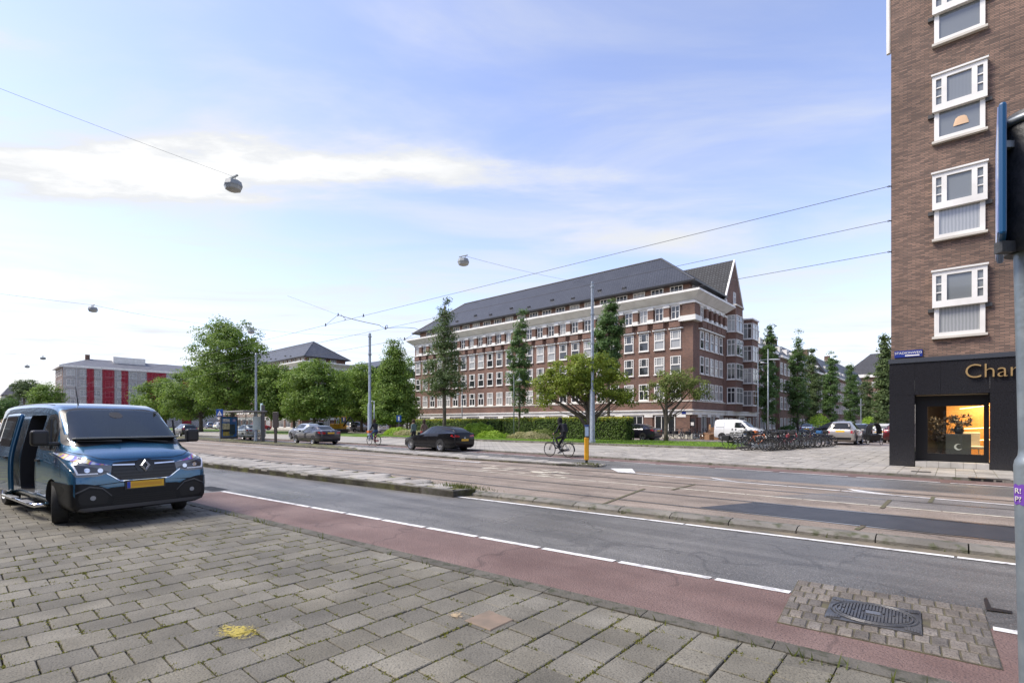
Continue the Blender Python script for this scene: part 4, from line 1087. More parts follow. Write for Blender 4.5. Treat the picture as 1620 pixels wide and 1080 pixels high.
# ------------------------------------------------------------------ vehicles
def pchip(y, ts):
    y = np.asarray(y, float); n = len(y); d = np.diff(y); m = np.zeros(n)
    for i in range(1, n - 1):
        m[i] = 0 if d[i - 1] * d[i] <= 0 else 2 * d[i - 1] * d[i] / (d[i - 1] + d[i])
    m[0], m[-1] = d[0], d[-1]
    out_ = []
    for t in ts:
        i = min(int(t), n - 2); f = t - i
        h00 = 2 * f ** 3 - 3 * f ** 2 + 1; h10 = f ** 3 - 2 * f ** 2 + f; h01 = -2 * f ** 3 + 3 * f ** 2; h11 = f ** 3 - f ** 2
        out_.append(h00 * y[i] + h10 * m[i] + h01 * y[i + 1] + h11 * m[i + 1])
    return np.array(out_)
def loft(st, per=4):
    ts = np.linspace(0, len(st) - 1, (len(st) - 1) * per + 1)
    A = np.array(st, float); Pm = np.stack([pchip(A[:, k], ts) for k in range(6)], 1)
    b = MB(); rows = []
    for x, zb_, zk, wb_, zt, wt in Pm:
        gh_ = zt - zk; hr = min(.10, gh_ * .55)
        h = [(0, zb_), (.80 * wb_, zb_), (.94 * wb_, zb_ + .04), (.99 * wb_, zb_ + .16 * min(1, zk - zb_)), (wb_, zb_ + .5 * (zk - zb_)), (.995 * wb_, zb_ + .8 * (zk - zb_)), (.97 * wb_, zk)]
        w0, z0, w1, z1 = .97 * wb_, zk, wt, zt - hr
        h += [(w0 + (w1 - w0) * .34 + .006, z0 + (z1 - z0) * .33), (w0 + (w1 - w0) * .67 + .006, z0 + (z1 - z0) * .67), (w1, z1), (w1 - .035, zt - hr * .45), (w1 - .10, zt - hr * .15), (w1 * .5, zt - .003), (0, zt)]
        sec = [(x, -y, z) for y, z in h] + [(x, y, z) for y, z in reversed(h[1:-1])]
        rows.append(sec)
    n = len(rows[0])
    for r_ in rows: b.v += r_
    for i in range(len(rows) - 1):
        for k in range(n):
            k2 = (k + 1) % n
            b.f.append((i * n + k, i * n + k2, (i + 1) * n + k2, (i + 1) * n + k)); b.m.append(0)
    L = (len(rows) - 1) * n
    b.f.append(tuple(reversed(range(n)))); b.f.append(tuple(L + k for k in range(n))); b.m += [0, 0]
    return b
def fix_normals(me):
    bm = bmesh.new(); bm.from_mesh(me); bmesh.ops.recalc_face_normals(bm, faces=bm.faces); bm.to_mesh(me); bm.free()
def bvh_of(b): return BVHTree.FromPolygons(b.v, b.f)
def smooth_poly(P, n=5):                     # closed Catmull-Rom
    out_ = []; L = len(P); P = [Vector(p) for p in P]
    for i in range(L):
        a, b_, c, d = P[i - 1], P[i], P[(i + 1) % L], P[(i + 2) % L]
        for k in range(n):
            t = k / n
            out_.append(.5 * ((2 * b_) + (c - a) * t + (2 * a - 5 * b_ + 4 * c - d) * t * t + (3 * b_ - a - 3 * c + d) * t ** 3))
    return [(p.x, p.y) for p in out_]
def rpoly(P, r, n=4):                        # polygon with rounded corners
    out_ = []; L = len(P); P = [Vector(p) for p in P]
    for i in range(L):
        a, b_, c = P[i - 1], P[i], P[(i + 1) % L]
        da, dc = (a - b_), (c - b_)
        ra = min(r, da.length * .45); rc = min(r, dc.length * .45)
        p, q = b_ + da.normalized() * ra, b_ + dc.normalized() * rc
        for k in range(n + 1):
            t = k / n; w = p * (1 - t) ** 2 + b_ * 2 * t * (1 - t) + q * t * t; out_.append((w.x, w.y))
    return out_
def patch(name, bvh, poly, axis, m, parent, off=.004, res=.12, far=6., thick=0.):
    """a panel of the given outline laid onto the body surface"""
    ax = axis[0]; sg = 1 if axis[1] == '+' else -1
    def to3(a, b_): return Vector((sg * far, a, b_)) if ax == 'x' else Vector((a, sg * far, b_)) if ax == 'y' else Vector((a, b_, sg * far))
    dirn = Vector((-sg, 0, 0)) if ax == 'x' else Vector((0, -sg, 0)) if ax == 'y' else Vector((0, 0, -sg))
    bm = bmesh.new()
    bm.faces.new([bm.verts.new(to3(*p)) for p in poly])
    us, ws = [p[0] for p in poly], [p[1] for p in poly]
    e1, e2 = to3(1, 0) - to3(0, 0), to3(0, 1) - to3(0, 0)
    for vals, e in ((us, e1), (ws, e2)):
        k = math.floor(min(vals) / res) + 1
        while k * res < max(vals):
            bmesh.ops.bisect_plane(bm, geom=bm.verts[:] + bm.edges[:] + bm.faces[:], plane_co=e * (k * res), plane_no=e); k += 1
    bmesh.ops.triangulate(bm, faces=bm.faces[:])
    for v in bm.verts:
        h = bvh.ray_cast(v.co, dirn)
        if h[0] is None:
            p = v.co + dirn * far
            h = bvh.find_nearest(p)
        nn = h[1] if h[1].dot(dirn) < 0 else -h[1]
        v.co = h[0] + nn * off
    for f in bm.faces: f.normal_update()
    if bm.faces and sum(f.normal.dot(dirn) for f in bm.faces) > 0: bmesh.ops.reverse_faces(bm, faces=bm.faces[:])
    me = bpy.data.meshes.new(name); bm.to_mesh(me); bm.free()
    me.materials.append(m); me.polygons.foreach_set('use_smooth', [True] * len(me.polygons))
    return link(name, me, parent)
def paint(name, c, metal=.3, rough=.32): return mat('paint_' + name, c, rough, metal=metal, coat=.0 if name == 'black' else 1., spec=.5)
HEAD = mat('headlamp_glass', (.45, .47, .5), .08, spec=.9, metal=.3)
TAIL = mat('tail_lamp', (.35, .012, .015), .15, coat=.6)
PLATE = mat('plate_yellow', (.75, .42, .02), .5)
PLBLUE = mat('plate_blue', (.02, .06, .4), .5)
RIM = mat('alloy_rim', (.50, .51, .52), .28, metal=.85)
SEAM = mat('door_seam', (.008, .008, .008), .7)
WHM = {}
def wheel(parent, p, r, w, side, rz=0., spokes=9):
    key = (round(r, 3), round(w, 3), spokes)
    if key not in WHM:
        M = Matrix.Rotation(R(90), 4, 'X')       # axis along y, outer face towards -y
        t = MB().lathe([(r * .66, -w / 2), (r * .93, -w / 2 + .005), (r, -w / 2 + .035), (r * 1.0, w / 2 - .035), (r * .93, w / 2 - .005), (r * .66, w / 2)], 28, M)
        rm = MB().lathe([(r * .70, w / 2 - .012), (r * .66, w / 2 - .004), (r * .62, w / 2 - .02), (r * .60, w / 2 - .06), (r * .3, w / 2 - .075), (0, w / 2 - .075)], 28, M)
        rm.lathe([(r * .16, w / 2 - .07), (r * .15, w / 2 - .015), (0, w / 2 - .012)], 12, M)
        for k in range(spokes):
            a = 2 * math.pi * k / spokes
            rm.obox(Matrix.Rotation(a, 4, 'Y') @ Vector((r * .37, -(w / 2 - .035), 0)), (r * .52, .03, r * .11), 0, 0, a)
        WHM[key] = (t.mesh('tyre', RUBBER, 40), rm.mesh('rim', RIM, 40))
    e = empty('wheel', p, rz + (math.pi if side > 0 else 0), parent=parent)
    link('tyre', WHM[key][0], e); link('rim', WHM[key][1], e)
    return e
def circ(cx, cz, r, n=26, zmin=-9): return [(cx + r * math.cos(2 * math.pi * k / n), max(zmin, cz + r * math.sin(2 * math.pi * k / n))) for k in range(n)]
CARS = {
 'sedan': dict(st=[(.80, .34, .50, .50, .58, .40), (.76, .24, .60, .72, .68, .58), (.55, .2, .72, .84, .80, .66), (0, .19, .84, .90, .90, .70), (-.55, .19, .92, .905, .98, .70),
                   (-.95, .19, .94, .905, 1.20, .60), (-1.4, .19, .95, .905, 1.40, .56), (-2.0, .19, .96, .905, 1.435, .57), (-2.6, .19, .97, .905, 1.39, .56), (-3.05, .19, .98, .90, 1.22, .57),
                   (-3.4, .2, 1.0, .88, 1.07, .62), (-3.70, .25, .99, .82, 1.05, .62), (-3.80, .34, .90, .74, .97, .56), (-3.83, .42, .72, .66, .80, .5)],
   rear=-2.81, r=.325, wins=[[(-.80, .975), (-1.62, .99), (-1.62, 1.35), (-1.45, 1.345)], [(-1.68, .99), (-2.55, 1.0), (-2.62, 1.06), (-2.40, 1.34), (-1.68, 1.355)], [(-2.68, 1.03), (-3.02, 1.06), (-2.85, 1.17), (-2.52, 1.30)]],
   ws=[(.62, .99), (.50, 1.35), (-.50, 1.35), (-.62, .99)], rw=[(.60, 1.10), (.48, 1.34), (-.48, 1.34), (-.60, 1.10)],
   tail=[(.42, .92), (.44, .78), (.80, .80), (.86, .88), (.84, .97)], head=[(.44, .60), (.46, .70), (.80, .76), (.80, .64)], plate_r=(.80, .88), plate_f=.42, seams=[-.72, -1.65, -2.55], low_r=(.34, .50)),
 'wagon': dict(st=[(.86, .34, .46, .48, .56, .38), (.82, .24, .58, .74, .66, .58), (.55, .2, .70, .84, .78, .66), (0, .18, .82, .90, .87, .70), (-.50, .18, .89, .915, .95, .70),
                   (-.95, .18, .92, .915, 1.18, .60), (-1.4, .18, .94, .915, 1.39, .54), (-1.95, .18, .96, .915, 1.435, .55), (-2.6, .18, .99, .915, 1.41, .53), (-3.2, .18, 1.02, .90, 1.31, .50),
                   (-3.5, .2, 1.03, .87, 1.19, .52), (-3.68, .26, 1.0, .80, 1.06, .58), (-3.76, .34, .86, .74, .93, .55), (-3.79, .42, .70, .66, .78, .5)],
   rear=-2.73, r=.33, wins=[[(-.82, .955), (-1.62, .98), (-1.62, 1.34), (-1.45, 1.335)], [(-1.68, .985), (-2.45, 1.02), (-2.6, 1.25), (-2.3, 1.345), (-1.68, 1.35)], [(-2.55, 1.03), (-3.0, 1.12), (-2.72, 1.25)]],
   ws=[(.62, .97), (.48, 1.34), (-.48, 1.34), (-.62, .97)], rw=[(.60, 1.06), (.46, 1.29), (-.46, 1.29), (-.60, 1.06)],
   tail=[(.36, .90), (.40, .82), (.78, .82), (.86, .88), (.82, .97)], head=[(.44, .60), (.46, .68), (.80, .74), (.80, .64)], plate_r=(.60, .68), plate_f=.40, seams=[-.72, -1.65, -2.45], low_r=(.30, .46)),
 'mpv': dict(st=[(.84, .36, .52, .50, .62, .40), (.80, .26, .64, .72, .74, .58), (.55, .22, .80, .84, .88, .66), (.1, .2, .92, .87, .98, .70), (-.3, .2, .98, .88, 1.12, .66),
                 (-.85, .2, 1.0, .88, 1.45, .58), (-1.3, .2, 1.01, .88, 1.60, .56), (-2.0, .2, 1.02, .88, 1.64, .57), (-2.7, .2, 1.03, .88, 1.62, .57), (-3.15, .22, 1.03, .86, 1.54, .57),
                 (-3.32, .24, 1.02, .84, 1.34, .60), (-3.44, .28, 1.0, .82, 1.08, .66), (-3.50, .34, .86, .76, .94, .62), (-3.52, .42, .68, .68, .76, .56)],
   rear=-2.70, r=.315, wins=[[(-.62, 1.03), (-1.42, 1.05), (-1.42, 1.50), (-1.15, 1.47)], [(-1.48, 1.05), (-2.35, 1.06), (-2.35, 1.52), (-1.48, 1.52)], [(-2.42, 1.06), (-3.05, 1.08), (-2.95, 1.47), (-2.42, 1.52)]],
   ws=[(.66, 1.05), (.50, 1.50), (-.50, 1.50), (-.66, 1.05)], rw=[(.64, 1.08), (.52, 1.50), (-.52, 1.50), (-.64, 1.08)],
   tail=[(.60, .98), (.60, .80), (.80, .80), (.82, .98)], head=[(.44, .66), (.46, .78), (.80, .86), (.80, .70)], plate_r=(.88, .97), plate_f=.42, seams=[-.52, -1.45, -2.38], low_r=(.34, .58)),
 'hatch': dict(st=[(.78, .36, .52, .50, .62, .40), (.74, .26, .62, .70, .72, .56), (.5, .21, .78, .82, .86, .64), (.05, .19, .88, .86, .94, .68), (-.4, .19, .93, .87, 1.05, .66),
                   (-.9, .19, .95, .87, 1.36, .56), (-1.35, .19, .96, .87, 1.46, .54), (-2.0, .19, .98, .87, 1.47, .55), (-2.6, .2, 1.0, .86, 1.42, .54), (-2.95, .22, 1.0, .84, 1.28, .56),
                   (-3.12, .26, .98, .80, 1.05, .62), (-3.20, .34, .84, .74, .92, .58), (-3.22, .42, .68, .66, .76, .52)],
   rear=-2.5, r=.305, wins=[[(-.70, .985), (-1.45, 1.0), (-1.45, 1.38), (-1.22, 1.35)], [(-1.51, 1.0), (-2.45, 1.03), (-2.5, 1.32), (-1.51, 1.39)]],
   ws=[(.62, 1.0), (.48, 1.37), (-.48, 1.37), (-.62, 1.0)], rw=[(.60, 1.05), (.48, 1.36), (-.48, 1.36), (-.60, 1.05)],
   tail=[(.58, 1.0), (.56, .80), (.78, .80), (.80, 1.0)], head=[(.40, .62), (.42, .74), (.78, .82), (.78, .66)], plate_r=(.72, .80), plate_f=.42, seams=[-.60, -1.48, -2.4], low_r=(.32, .52)),
}
def car(kind, loc, rz, col, label, cat='car', group=None, lit=True, plate=True):
    D = CARS[kind]
    e = empty('car', loc, rz, label, cat, group)
    b = loft(D['st'], 3); bv = bvh_of(b)
    o = b.build('body', paint(*col) if isinstance(col, tuple) else col, e, smooth=38); fix_normals(o.data)
    for sd_ in ('+', '-'):
        for w in D['wins']: patch('side_window', bv, rpoly(w, .06), 'y' + sd_, CARGLASS, e, .005, .16)
        for x in (0, D['rear']): patch('wheel_arch', bv, circ(x, D['r'], D['r'] + .055, zmin=.17), 'y' + sd_, BLACK, e, .006, .12)
        for sx_ in D['seams']: patch('door_seam', bv, [(sx_, .30), (sx_ + .012, .30), (sx_ + .012, .94), (sx_, .94)], 'y' + sd_, SEAM, e, .004, .2)
        s = 1 if sd_ == '+' else -1
        for x in (0, D['rear']): wheel(e, (x, s * (D['st'][4][3] - .085), D['r']), D['r'], .20, s, spokes=10)
        patch('tail_lamp', bv, rpoly([(s * a, c) for a, c in D['tail']], .03), 'x-', TAIL, e, .006, .1)
        patch('headlamp', bv, rpoly([(s * a, c) for a, c in D['head']], .03), 'x+', HEAD, e, .006, .1)
        m = MB().obox((-.92, s * 1.0, 1.0), (.10, .17, .12)); bevel(m.build('mirror', o.data.materials[0], e), .03, 2)
        MB().obox((-1.55, s * .905, .82), (.16, .03, .025)).build('door_handle', o.data.materials[0], e)
    patch('windscreen', bv, rpoly(D['ws'], .08), 'x+', CARGLASS, e, .006, .14)
    patch('rear_window', bv, rpoly(D['rw'], .08), 'x-', CARGLASS, e, .006, .14)
    patch('bumper_trim', bv, rpoly([(-.62, D['low_r'][0]), (.62, D['low_r'][0]), (.66, D['low_r'][1] - .06), (-.66, D['low_r'][1] - .06)], .03), 'x-', BLACK, e, .005, .14)
    patch('grille', bv, rpoly([(-.40, .42), (.40, .42), (.40, .64), (-.40, .64)], .04), 'x+', BLACK, e, .006, .14)
    if plate:
        z0, z1 = D['plate_r']; patch('number_plate', bv, [(-.26, z0 + .0), (.26, z0), (.26, z1 + .03), (-.26, z1 + .03)], 'x-', PLATE, e, .014, .2)
        patch('number_plate', bv, [(-.26, .44), (.26, .44), (.26, .55), (-.26, .55)], 'x+', PLATE, e, .02, .2)
    patch('badge', bv, circ(0, D['plate_r'][1] + .09, .035, 12), 'x-', CHROME, e, .012, .1)
    MB().tube([(-.72, -.42, 1.0), (-.74, 0, 1.02), (-.72, .42, 1.0)], .01, 4).build('wiper', BLACK, e)
    return e
def on_road(u, v, z): return tuple(G(u, v, z))
HEADL = math.pi
# driving cars on the far road
p = G(651, 711, ZT)
car('wagon', (p.x + .02, p.y + .85, ZT - .01), HEADL + R(-1), ('black', (.006, .006, .007), .2, .2), 'black estate car with sloping roof driving left past the hedge')
p = G(469, 701.2, ZT)
car('sedan', (p.x, p.y + .85, ZT - .01), HEADL - R(1), ('graphite', (.035, .035, .045), .5, .3), 'dark grey saloon driving left, seen from behind before the lawn')
car('hatch', (XY(474, 21.9), 21.9, ZF + .01), HEADL, ('silver', (.42, .44, .46), .7, .3), 'silver hatchback half hidden in front of the dark grey saloon')
p = AT(352, 47, z=ZT)
car('sedan', (p.x - .5, 18.9, ZT), HEADL, ('silver', (.42, .44, .46), .7, .3), 'silver saloon seen through the glass of the tram shelter')
p = AT(298, 58, z=ZT)
car('hatch', (p.x - 2.5, p.y, ZT), HEADL, ('dark_green', (.012, .02, .022), .4, .3), 'small dark hatchback with red lamps just right of the blue van')
# parked cars left of the square
for i, (u, Y, kind, col, lab) in enumerate((
        (345, 120, 'hatch', ('white', (.75, .75, .74), 0., .3), 'white hatchback parked under the big tree left of the shelter'),
        (365, 112, 'mpv', ('white', (.75, .75, .74), 0., .3), 'white people carrier parked behind the shelter poster'),
        (330, 128, 'mpv', ('pale_blue', (.25, .33, .45), .4, .3), 'pale blue car parked far behind the dark hatchback'),
        (421, 100, 'hatch', ('red', (.40, .015, .02), .1, .3), 'red hatchback parked right of the tram shelter'),
        (560, 84, 'hatch', ('grey', (.12, .125, .13), .5, .3), 'dark grey hatchback parked behind the small yellow digger'),
        (576, 82, 'mpv', ('silver2', (.36, .37, .39), .7, .3), 'silver car parked under the trees left of the tall pole'),
        (594, 78, 'hatch', ('white', (.75, .75, .74), 0., .3), 'white car half hidden behind the woman on the bicycle'))):
    p = AT(u, Y, z=ZF)
    car(kind, (p.x, p.y, ZF + .01), R(100 if i % 2 else 170), col, lab, group='cars parked beyond the lawn')
p = AT(505, 70, z=ZF)
car('mpv', (p.x - 3, p.y, ZF), HEADL, ('white', (.75, .75, .74), 0., .3), 'white van-like car just showing above the dark grey saloon roof')
p = AT(978, 44.5, z=ZF)
car('sedan', (p.x, p.y, ZF + .01), HEADL, ('navy', (.012, .012, .022), .3, .3), 'dark blue liftback parked at the right end of the hedge')
# parked cars in the side street
RG = 'cars parked in the side street'
pz = G(1332, 703.6, ZF)
car('mpv', (pz.x - .1, pz.y + 3.4, ZF + .005), R(90), ('champagne', (.44, .41, .37), .6, .35), 'champagne silver people carrier parked at the end of the bicycle row', group=RG)
car('hatch', (pz.x + .2, pz.y + 9.2, ZF + .005), R(90), ('charcoal', (.02, .02, .022), .3, .3), 'charcoal hatchback with red tail lamps behind the champagne carrier', group=RG)
car('hatch', (pz.x + 1.2, pz.y + 15, ZF + .005), R(90), ('white', (.75, .75, .74), 0., .3), 'white hatchback third in the side street parking row', group=RG)
car('mpv', (pz.x + 2.4, pz.y + 26, ZF + .005), R(90), ('teal', (.04, .16, .17), .4, .3), 'teal car parked far down the side street', group=RG)
p = AT(1297, 52, z=ZF)
car('mpv', (p.x - .5, p.y + 1.5, ZF + .005), R(200), ('black', (.006, .006, .007), .2, .2), 'black car standing behind the bicycle row', group=RG)
p = AT(1404, 40, z=ZF)
car('hatch', (p.x + .9, p.y, ZF + .005), R(88), ('dark_red', (.09, .008, .01), .3, .3), 'dark red car cut off by the black shop corner', group=RG)
p = AT(1285, 62, z=ZF)
car('hatch', (p.x, p.y, ZF + .005), R(90), ('pale_blue', (.25, .33, .45), .4, .3), 'light blue car parked by the row houses', group=RG)

# white panel van, parked
def small_van(loc, rz):
    e = empty('panel_van', loc, rz, 'small white panel van with roof bars behind the bicycles', 'van')
    st = [(.72, .38, .55, .50, .66, .40), (.68, .28, .70, .72, .82, .56), (.45, .24, .86, .82, .96, .64), (.0, .22, .96, .84, 1.08, .66), (-.35, .22, 1.02, .85, 1.28, .64), (-.8, .22, 1.04, .85, 1.62, .62),
          (-1.1, .22, 1.05, .85, 1.76, .62), (-1.6, .22, 1.05, .85, 1.82, .64), (-2.6, .22, 1.05, .85, 1.82, .66), (-3.05, .24, 1.05, .85, 1.78, .66), (-3.16, .28, 1.04, .82, 1.66, .66), (-3.19, .34, 1.0, .78, 1.5, .62)]
    b = loft(st, 3); bv = bvh_of(b); WP = paint('van_white', (.72, .73, .72), 0., .3)
    o = b.build('body', WP, e, smooth=38); fix_normals(o.data)
    for sd_ in ('+', '-'):
        s = 1 if sd_ == '+' else -1
        patch('side_window', bv, rpoly([(-.42, 1.08), (-1.38, 1.10), (-1.38, 1.56), (-.92, 1.54)], .06), 'y' + sd_, CARGLASS, e, .005, .16)
        for x in (0, -2.45):
            patch('wheel_arch', bv, circ(x, .31, .37, zmin=.2), 'y' + sd_, BLACK, e, .006, .12); wheel(e, (x, s * .77, .31), .31, .19, s, spokes=8)
        for x in (-.38, -1.44, -2.3): patch('door_seam', bv, [(x, .32), (x + .014, .32), (x + .014, 1.55), (x, 1.55)], 'y' + sd_, SEAM, e, .004, .2)
        patch('side_moulding', bv, [(-2.1, .50), (-.36, .50), (-.36, .58), (-2.1, .58)], 'y' + sd_, BLACK, e, .008, .2)
        patch('slide_rail', bv, [(-3.0, 1.12), (-2.3, 1.12), (-2.3, 1.15), (-3.0, 1.15)], 'y' + sd_, BLACK, e, .006, .2)
        for x in (-1.32, -1.62): patch('door_handle', bv, rpoly([(x, .86), (x + .09, .86), (x + .09, 1.04), (x, 1.04)], .03), 'y' + sd_, BLACK, e, .012, .2)
        patch('tail_lamp', bv, rpoly([(s * .70, .95), (s * .84, .95), (s * .84, 1.35), (s * .72, 1.35)], .03), 'x-', TAIL, e, .006, .1)
        patch('headlamp', bv, rpoly([(s * .42, .72), (s * .44, .86), (s * .78, .94), (s * .80, .76)], .03), 'x+', HEAD, e, .006, .1)
        bevel(MB().obox((-.5, s * .97, 1.12), (.12, .18, .2)).build('mirror', BLACK, e), .03, 2)
    patch('windscreen', bv, rpoly([(.62, 1.14), (.54, 1.64), (-.54, 1.64), (-.62, 1.14)], .08), 'x+', CARGLASS, e, .006, .14)
    for x in (-1.2, -2.0, -2.9):
        MB().tube([(x, -.62, 1.80), (x, -.62, 1.93), (x, .62, 1.93), (x, .62, 1.80)], .018, 6).build('roof_bar', BLACK, e)
    return e
p = G(1165, 697.5, ZF)
small_van((p.x + 1.15, p.y + 1.2, ZF + .005), R(-6))

# ------------------------------------------------------------------ the blue van
VB = paint('van_blue', (.024, .112, .21), .5, .26)
fr_, fl_ = G(98, 821.5), G(287, 808)
mid = (fr_ + fl_) / 2; rr_ = G(22, 793.5)
fw = (fr_ - rr_).normalized(); vrz = math.atan2(fw.y, fw.x)
van = empty('blue_van', (mid.x - .02, mid.y, 0), vrz, 'dark blue passenger van on the pavement with its side door slid open', 'van')
vst = [(.955, .32, .52, .70, .62, .56), (.945, .26, .62, .86, .74, .72), (.92, .24, .78, .92, .91, .77), (.87, .24, .92, .945, 1.06, .79), (.76, .24, 1.0, .96, 1.14, .79), (.5, .24, 1.06, .965, 1.225, .78), (.22, .24, 1.10, .97, 1.335, .80),
       (.0, .24, 1.12, .975, 1.49, .80), (-.35, .24, 1.14, .975, 1.73, .78), (-.62, .24, 1.15, .975, 1.90, .765), (-.82, .24, 1.15, .975, 1.965, .765), (-1.3, .24, 1.15, .975, 2.01, .77), (-2.4, .24, 1.15, .975, 2.025, .775),
       (-3.6, .24, 1.15, .975, 2.015, .775), (-4.35, .26, 1.15, .965, 1.98, .77), (-4.46, .28, 1.13, .94, 1.90, .74), (-4.50, .34, 1.1, .90, 1.80, .70)]
vb = loft(vst, 4); vbv = bvh_of(vb)
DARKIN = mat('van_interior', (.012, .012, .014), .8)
me = vb.mesh('body', [VB, DARKIN], 42); fix_normals(me)
body = link('body', me, van)
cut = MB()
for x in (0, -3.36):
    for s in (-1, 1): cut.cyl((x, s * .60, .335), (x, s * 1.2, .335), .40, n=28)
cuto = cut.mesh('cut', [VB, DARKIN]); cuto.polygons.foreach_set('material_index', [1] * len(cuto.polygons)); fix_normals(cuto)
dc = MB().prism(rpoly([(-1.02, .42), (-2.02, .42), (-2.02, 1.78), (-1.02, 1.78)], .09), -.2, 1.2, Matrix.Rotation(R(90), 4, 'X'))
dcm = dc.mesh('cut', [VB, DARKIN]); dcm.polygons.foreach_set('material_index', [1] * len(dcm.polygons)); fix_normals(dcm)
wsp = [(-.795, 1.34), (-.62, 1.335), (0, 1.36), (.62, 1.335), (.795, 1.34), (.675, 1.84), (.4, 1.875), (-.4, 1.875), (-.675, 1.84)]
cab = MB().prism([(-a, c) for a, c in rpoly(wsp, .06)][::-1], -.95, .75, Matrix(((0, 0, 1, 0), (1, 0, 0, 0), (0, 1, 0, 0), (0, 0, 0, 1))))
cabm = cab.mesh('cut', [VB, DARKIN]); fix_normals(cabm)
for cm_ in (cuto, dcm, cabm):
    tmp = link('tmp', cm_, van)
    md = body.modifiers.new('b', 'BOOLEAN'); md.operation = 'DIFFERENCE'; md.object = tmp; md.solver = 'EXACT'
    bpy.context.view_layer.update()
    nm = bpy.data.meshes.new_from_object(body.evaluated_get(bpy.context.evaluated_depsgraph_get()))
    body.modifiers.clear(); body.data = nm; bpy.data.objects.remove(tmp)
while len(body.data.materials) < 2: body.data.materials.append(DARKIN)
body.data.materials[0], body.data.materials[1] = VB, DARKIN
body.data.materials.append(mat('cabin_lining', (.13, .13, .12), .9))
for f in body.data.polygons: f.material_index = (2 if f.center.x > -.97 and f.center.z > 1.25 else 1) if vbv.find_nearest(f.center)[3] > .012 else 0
BUM = mat('bumper_plastic', (.007, .0075, .009), .5, (.011, .0115, .013), 20, spec=.3)
body.data.materials.append(BUM)
for f in body.data.polygons:
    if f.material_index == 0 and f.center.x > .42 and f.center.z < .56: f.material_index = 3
vnorm = [v.normal.copy() for v in me.vertices]
bd = body.data
bd.polygons.foreach_set('use_smooth', [True] * len(bd.polygons))
vn_ = []
for v in bd.vertices:
    h_ = vbv.find_nearest(v.co); fv = vb.f[h_[2]]; acc = Vector()
    for k in fv: acc += vnorm[k] / ((me.vertices[k].co - v.co).length + .004) ** 2
    vn_.append(acc.normalized())
ln = [None] * len(bd.loops)
for f in bd.polygons:
    for li in f.loop_indices: ln[li] = tuple(vn_[bd.loops[li].vertex_index]) if f.material_index in (0, 3) else tuple(f.normal)
bd.normals_split_custom_set(ln)
def VP(name, poly, axis, m, off=.005, res=.08, par=van): return patch(name, vbv, poly, axis, m, par, off, res)
def mir(P): return [(-a, c) for a, c in P]
WSM = bpy.data.materials.new('windscreen_glass'); WSM.use_nodes = True
t_ = WSM.node_tree; t_.nodes.clear()
o1 = t_.nodes.new('ShaderNodeOutputMaterial'); mx = t_.nodes.new('ShaderNodeMixShader'); tr = t_.nodes.new('ShaderNodeBsdfTransparent'); gs = t_.nodes.new('ShaderNodeBsdfGlossy'); fr = t_.nodes.new('ShaderNodeFresnel')
gs.inputs['Roughness'].default_value = .03; gs.inputs['Color'].default_value = (.82, .9, .87, 1); fr.inputs['IOR'].default_value = 2.0; tr.inputs[0].default_value = (.62, .74, .68, 1)
t_.links.new(fr.outputs[0], mx.inputs[0]); t_.links.new(tr.outputs[0], mx.inputs[1]); t_.links.new(gs.outputs[0], mx.inputs[2]); t_.links.new(mx.outputs[0], o1.inputs[0])
sur_o = [(-.86, 1.28), (-.70, 1.25), (0, 1.305), (.70, 1.25), (.86, 1.28), (.74, 1.86), (.5, 1.905), (-.5, 1.905), (-.74, 1.86)]
oo, ii = rpoly(sur_o, .05), rpoly(wsp, .06)
for k in range(len(oo)):
    k2 = (k + 1) % len(oo)
    if k % 5 == 0 or True: pass
def surround():
    b = MB(); n_ = len(oo)
    def hit(p, off):
        h_ = vbv.ray_cast(Vector((6, p[0], p[1])), Vector((-1, 0, 0)))
        return h_[0] + (h_[1] if h_[1].x > 0 else -h_[1]) * off
    M_ = [((a[0] + c[0]) / 2, (a[1] + c[1]) / 2) for a, c in zip(oo, ii)]
    for ring_ in (oo, M_, [(c[0] * .985, c[1] + (.008 if c[1] < 1.5 else -.008)) for c in ii]): b.v += [tuple(hit(p_, .005)) for p_ in ring_]
    for r_ in (0, 1):
        for k in range(n_): b.f.append((r_ * n_ + k, r_ * n_ + (k + 1) % n_, (r_ + 1) * n_ + (k + 1) % n_, (r_ + 1) * n_ + k)); b.m.append(0)
    o = b.build('windscreen_surround', BLACK, van, smooth=True); return o
surround()
VP('windscreen', rpoly([(-.795, 1.34), (-.62, 1.335), (0, 1.36), (.62, 1.335), (.795, 1.34), (.675, 1.84), (.4, 1.875), (-.4, 1.875), (-.675, 1.84)], .06), 'x+', WSM, .008)
VP('mirror_mount', rpoly([(-.11, 1.76), (-.07, 1.83), (.07, 1.83), (.11, 1.76), (.05, 1.72), (-.05, 1.72)], .03), 'x+', mat('mount_dark', (.03, .03, .03), .6), .011)
DASH = mat('dashboard', (.16, .17, .165), .7); SEATM = mat('front_seat', (.075, .08, .085), .9)
bevel(MB().obox((.05, 0, 1.372), (.5, 1.5, .03), 0, 0, R(-4)).build('dashboard', DASH, van), .01)
MB().tube([(-.28 + .05 * math.sin(t), .40 + .19 * math.cos(t), 1.42 + .12 * math.sin(t)) for t in np.linspace(0, 2 * math.pi, 22, endpoint=False)], .016, 6, closed=True).build('steering_wheel', BLACK, van, smooth=True)
for yy in (-.55, -.15, .42):
    bevel(MB().obox((-.80, yy, 1.50), (.10, .34, .30), 0, 0, R(-10)).build('front_seat', SEATM, van), .05, 3); bevel(MB().obox((-.82, yy, 1.72), (.08, .22, .13), 0, 0, R(-8)).build('headrest', SEATM, van), .04, 3)
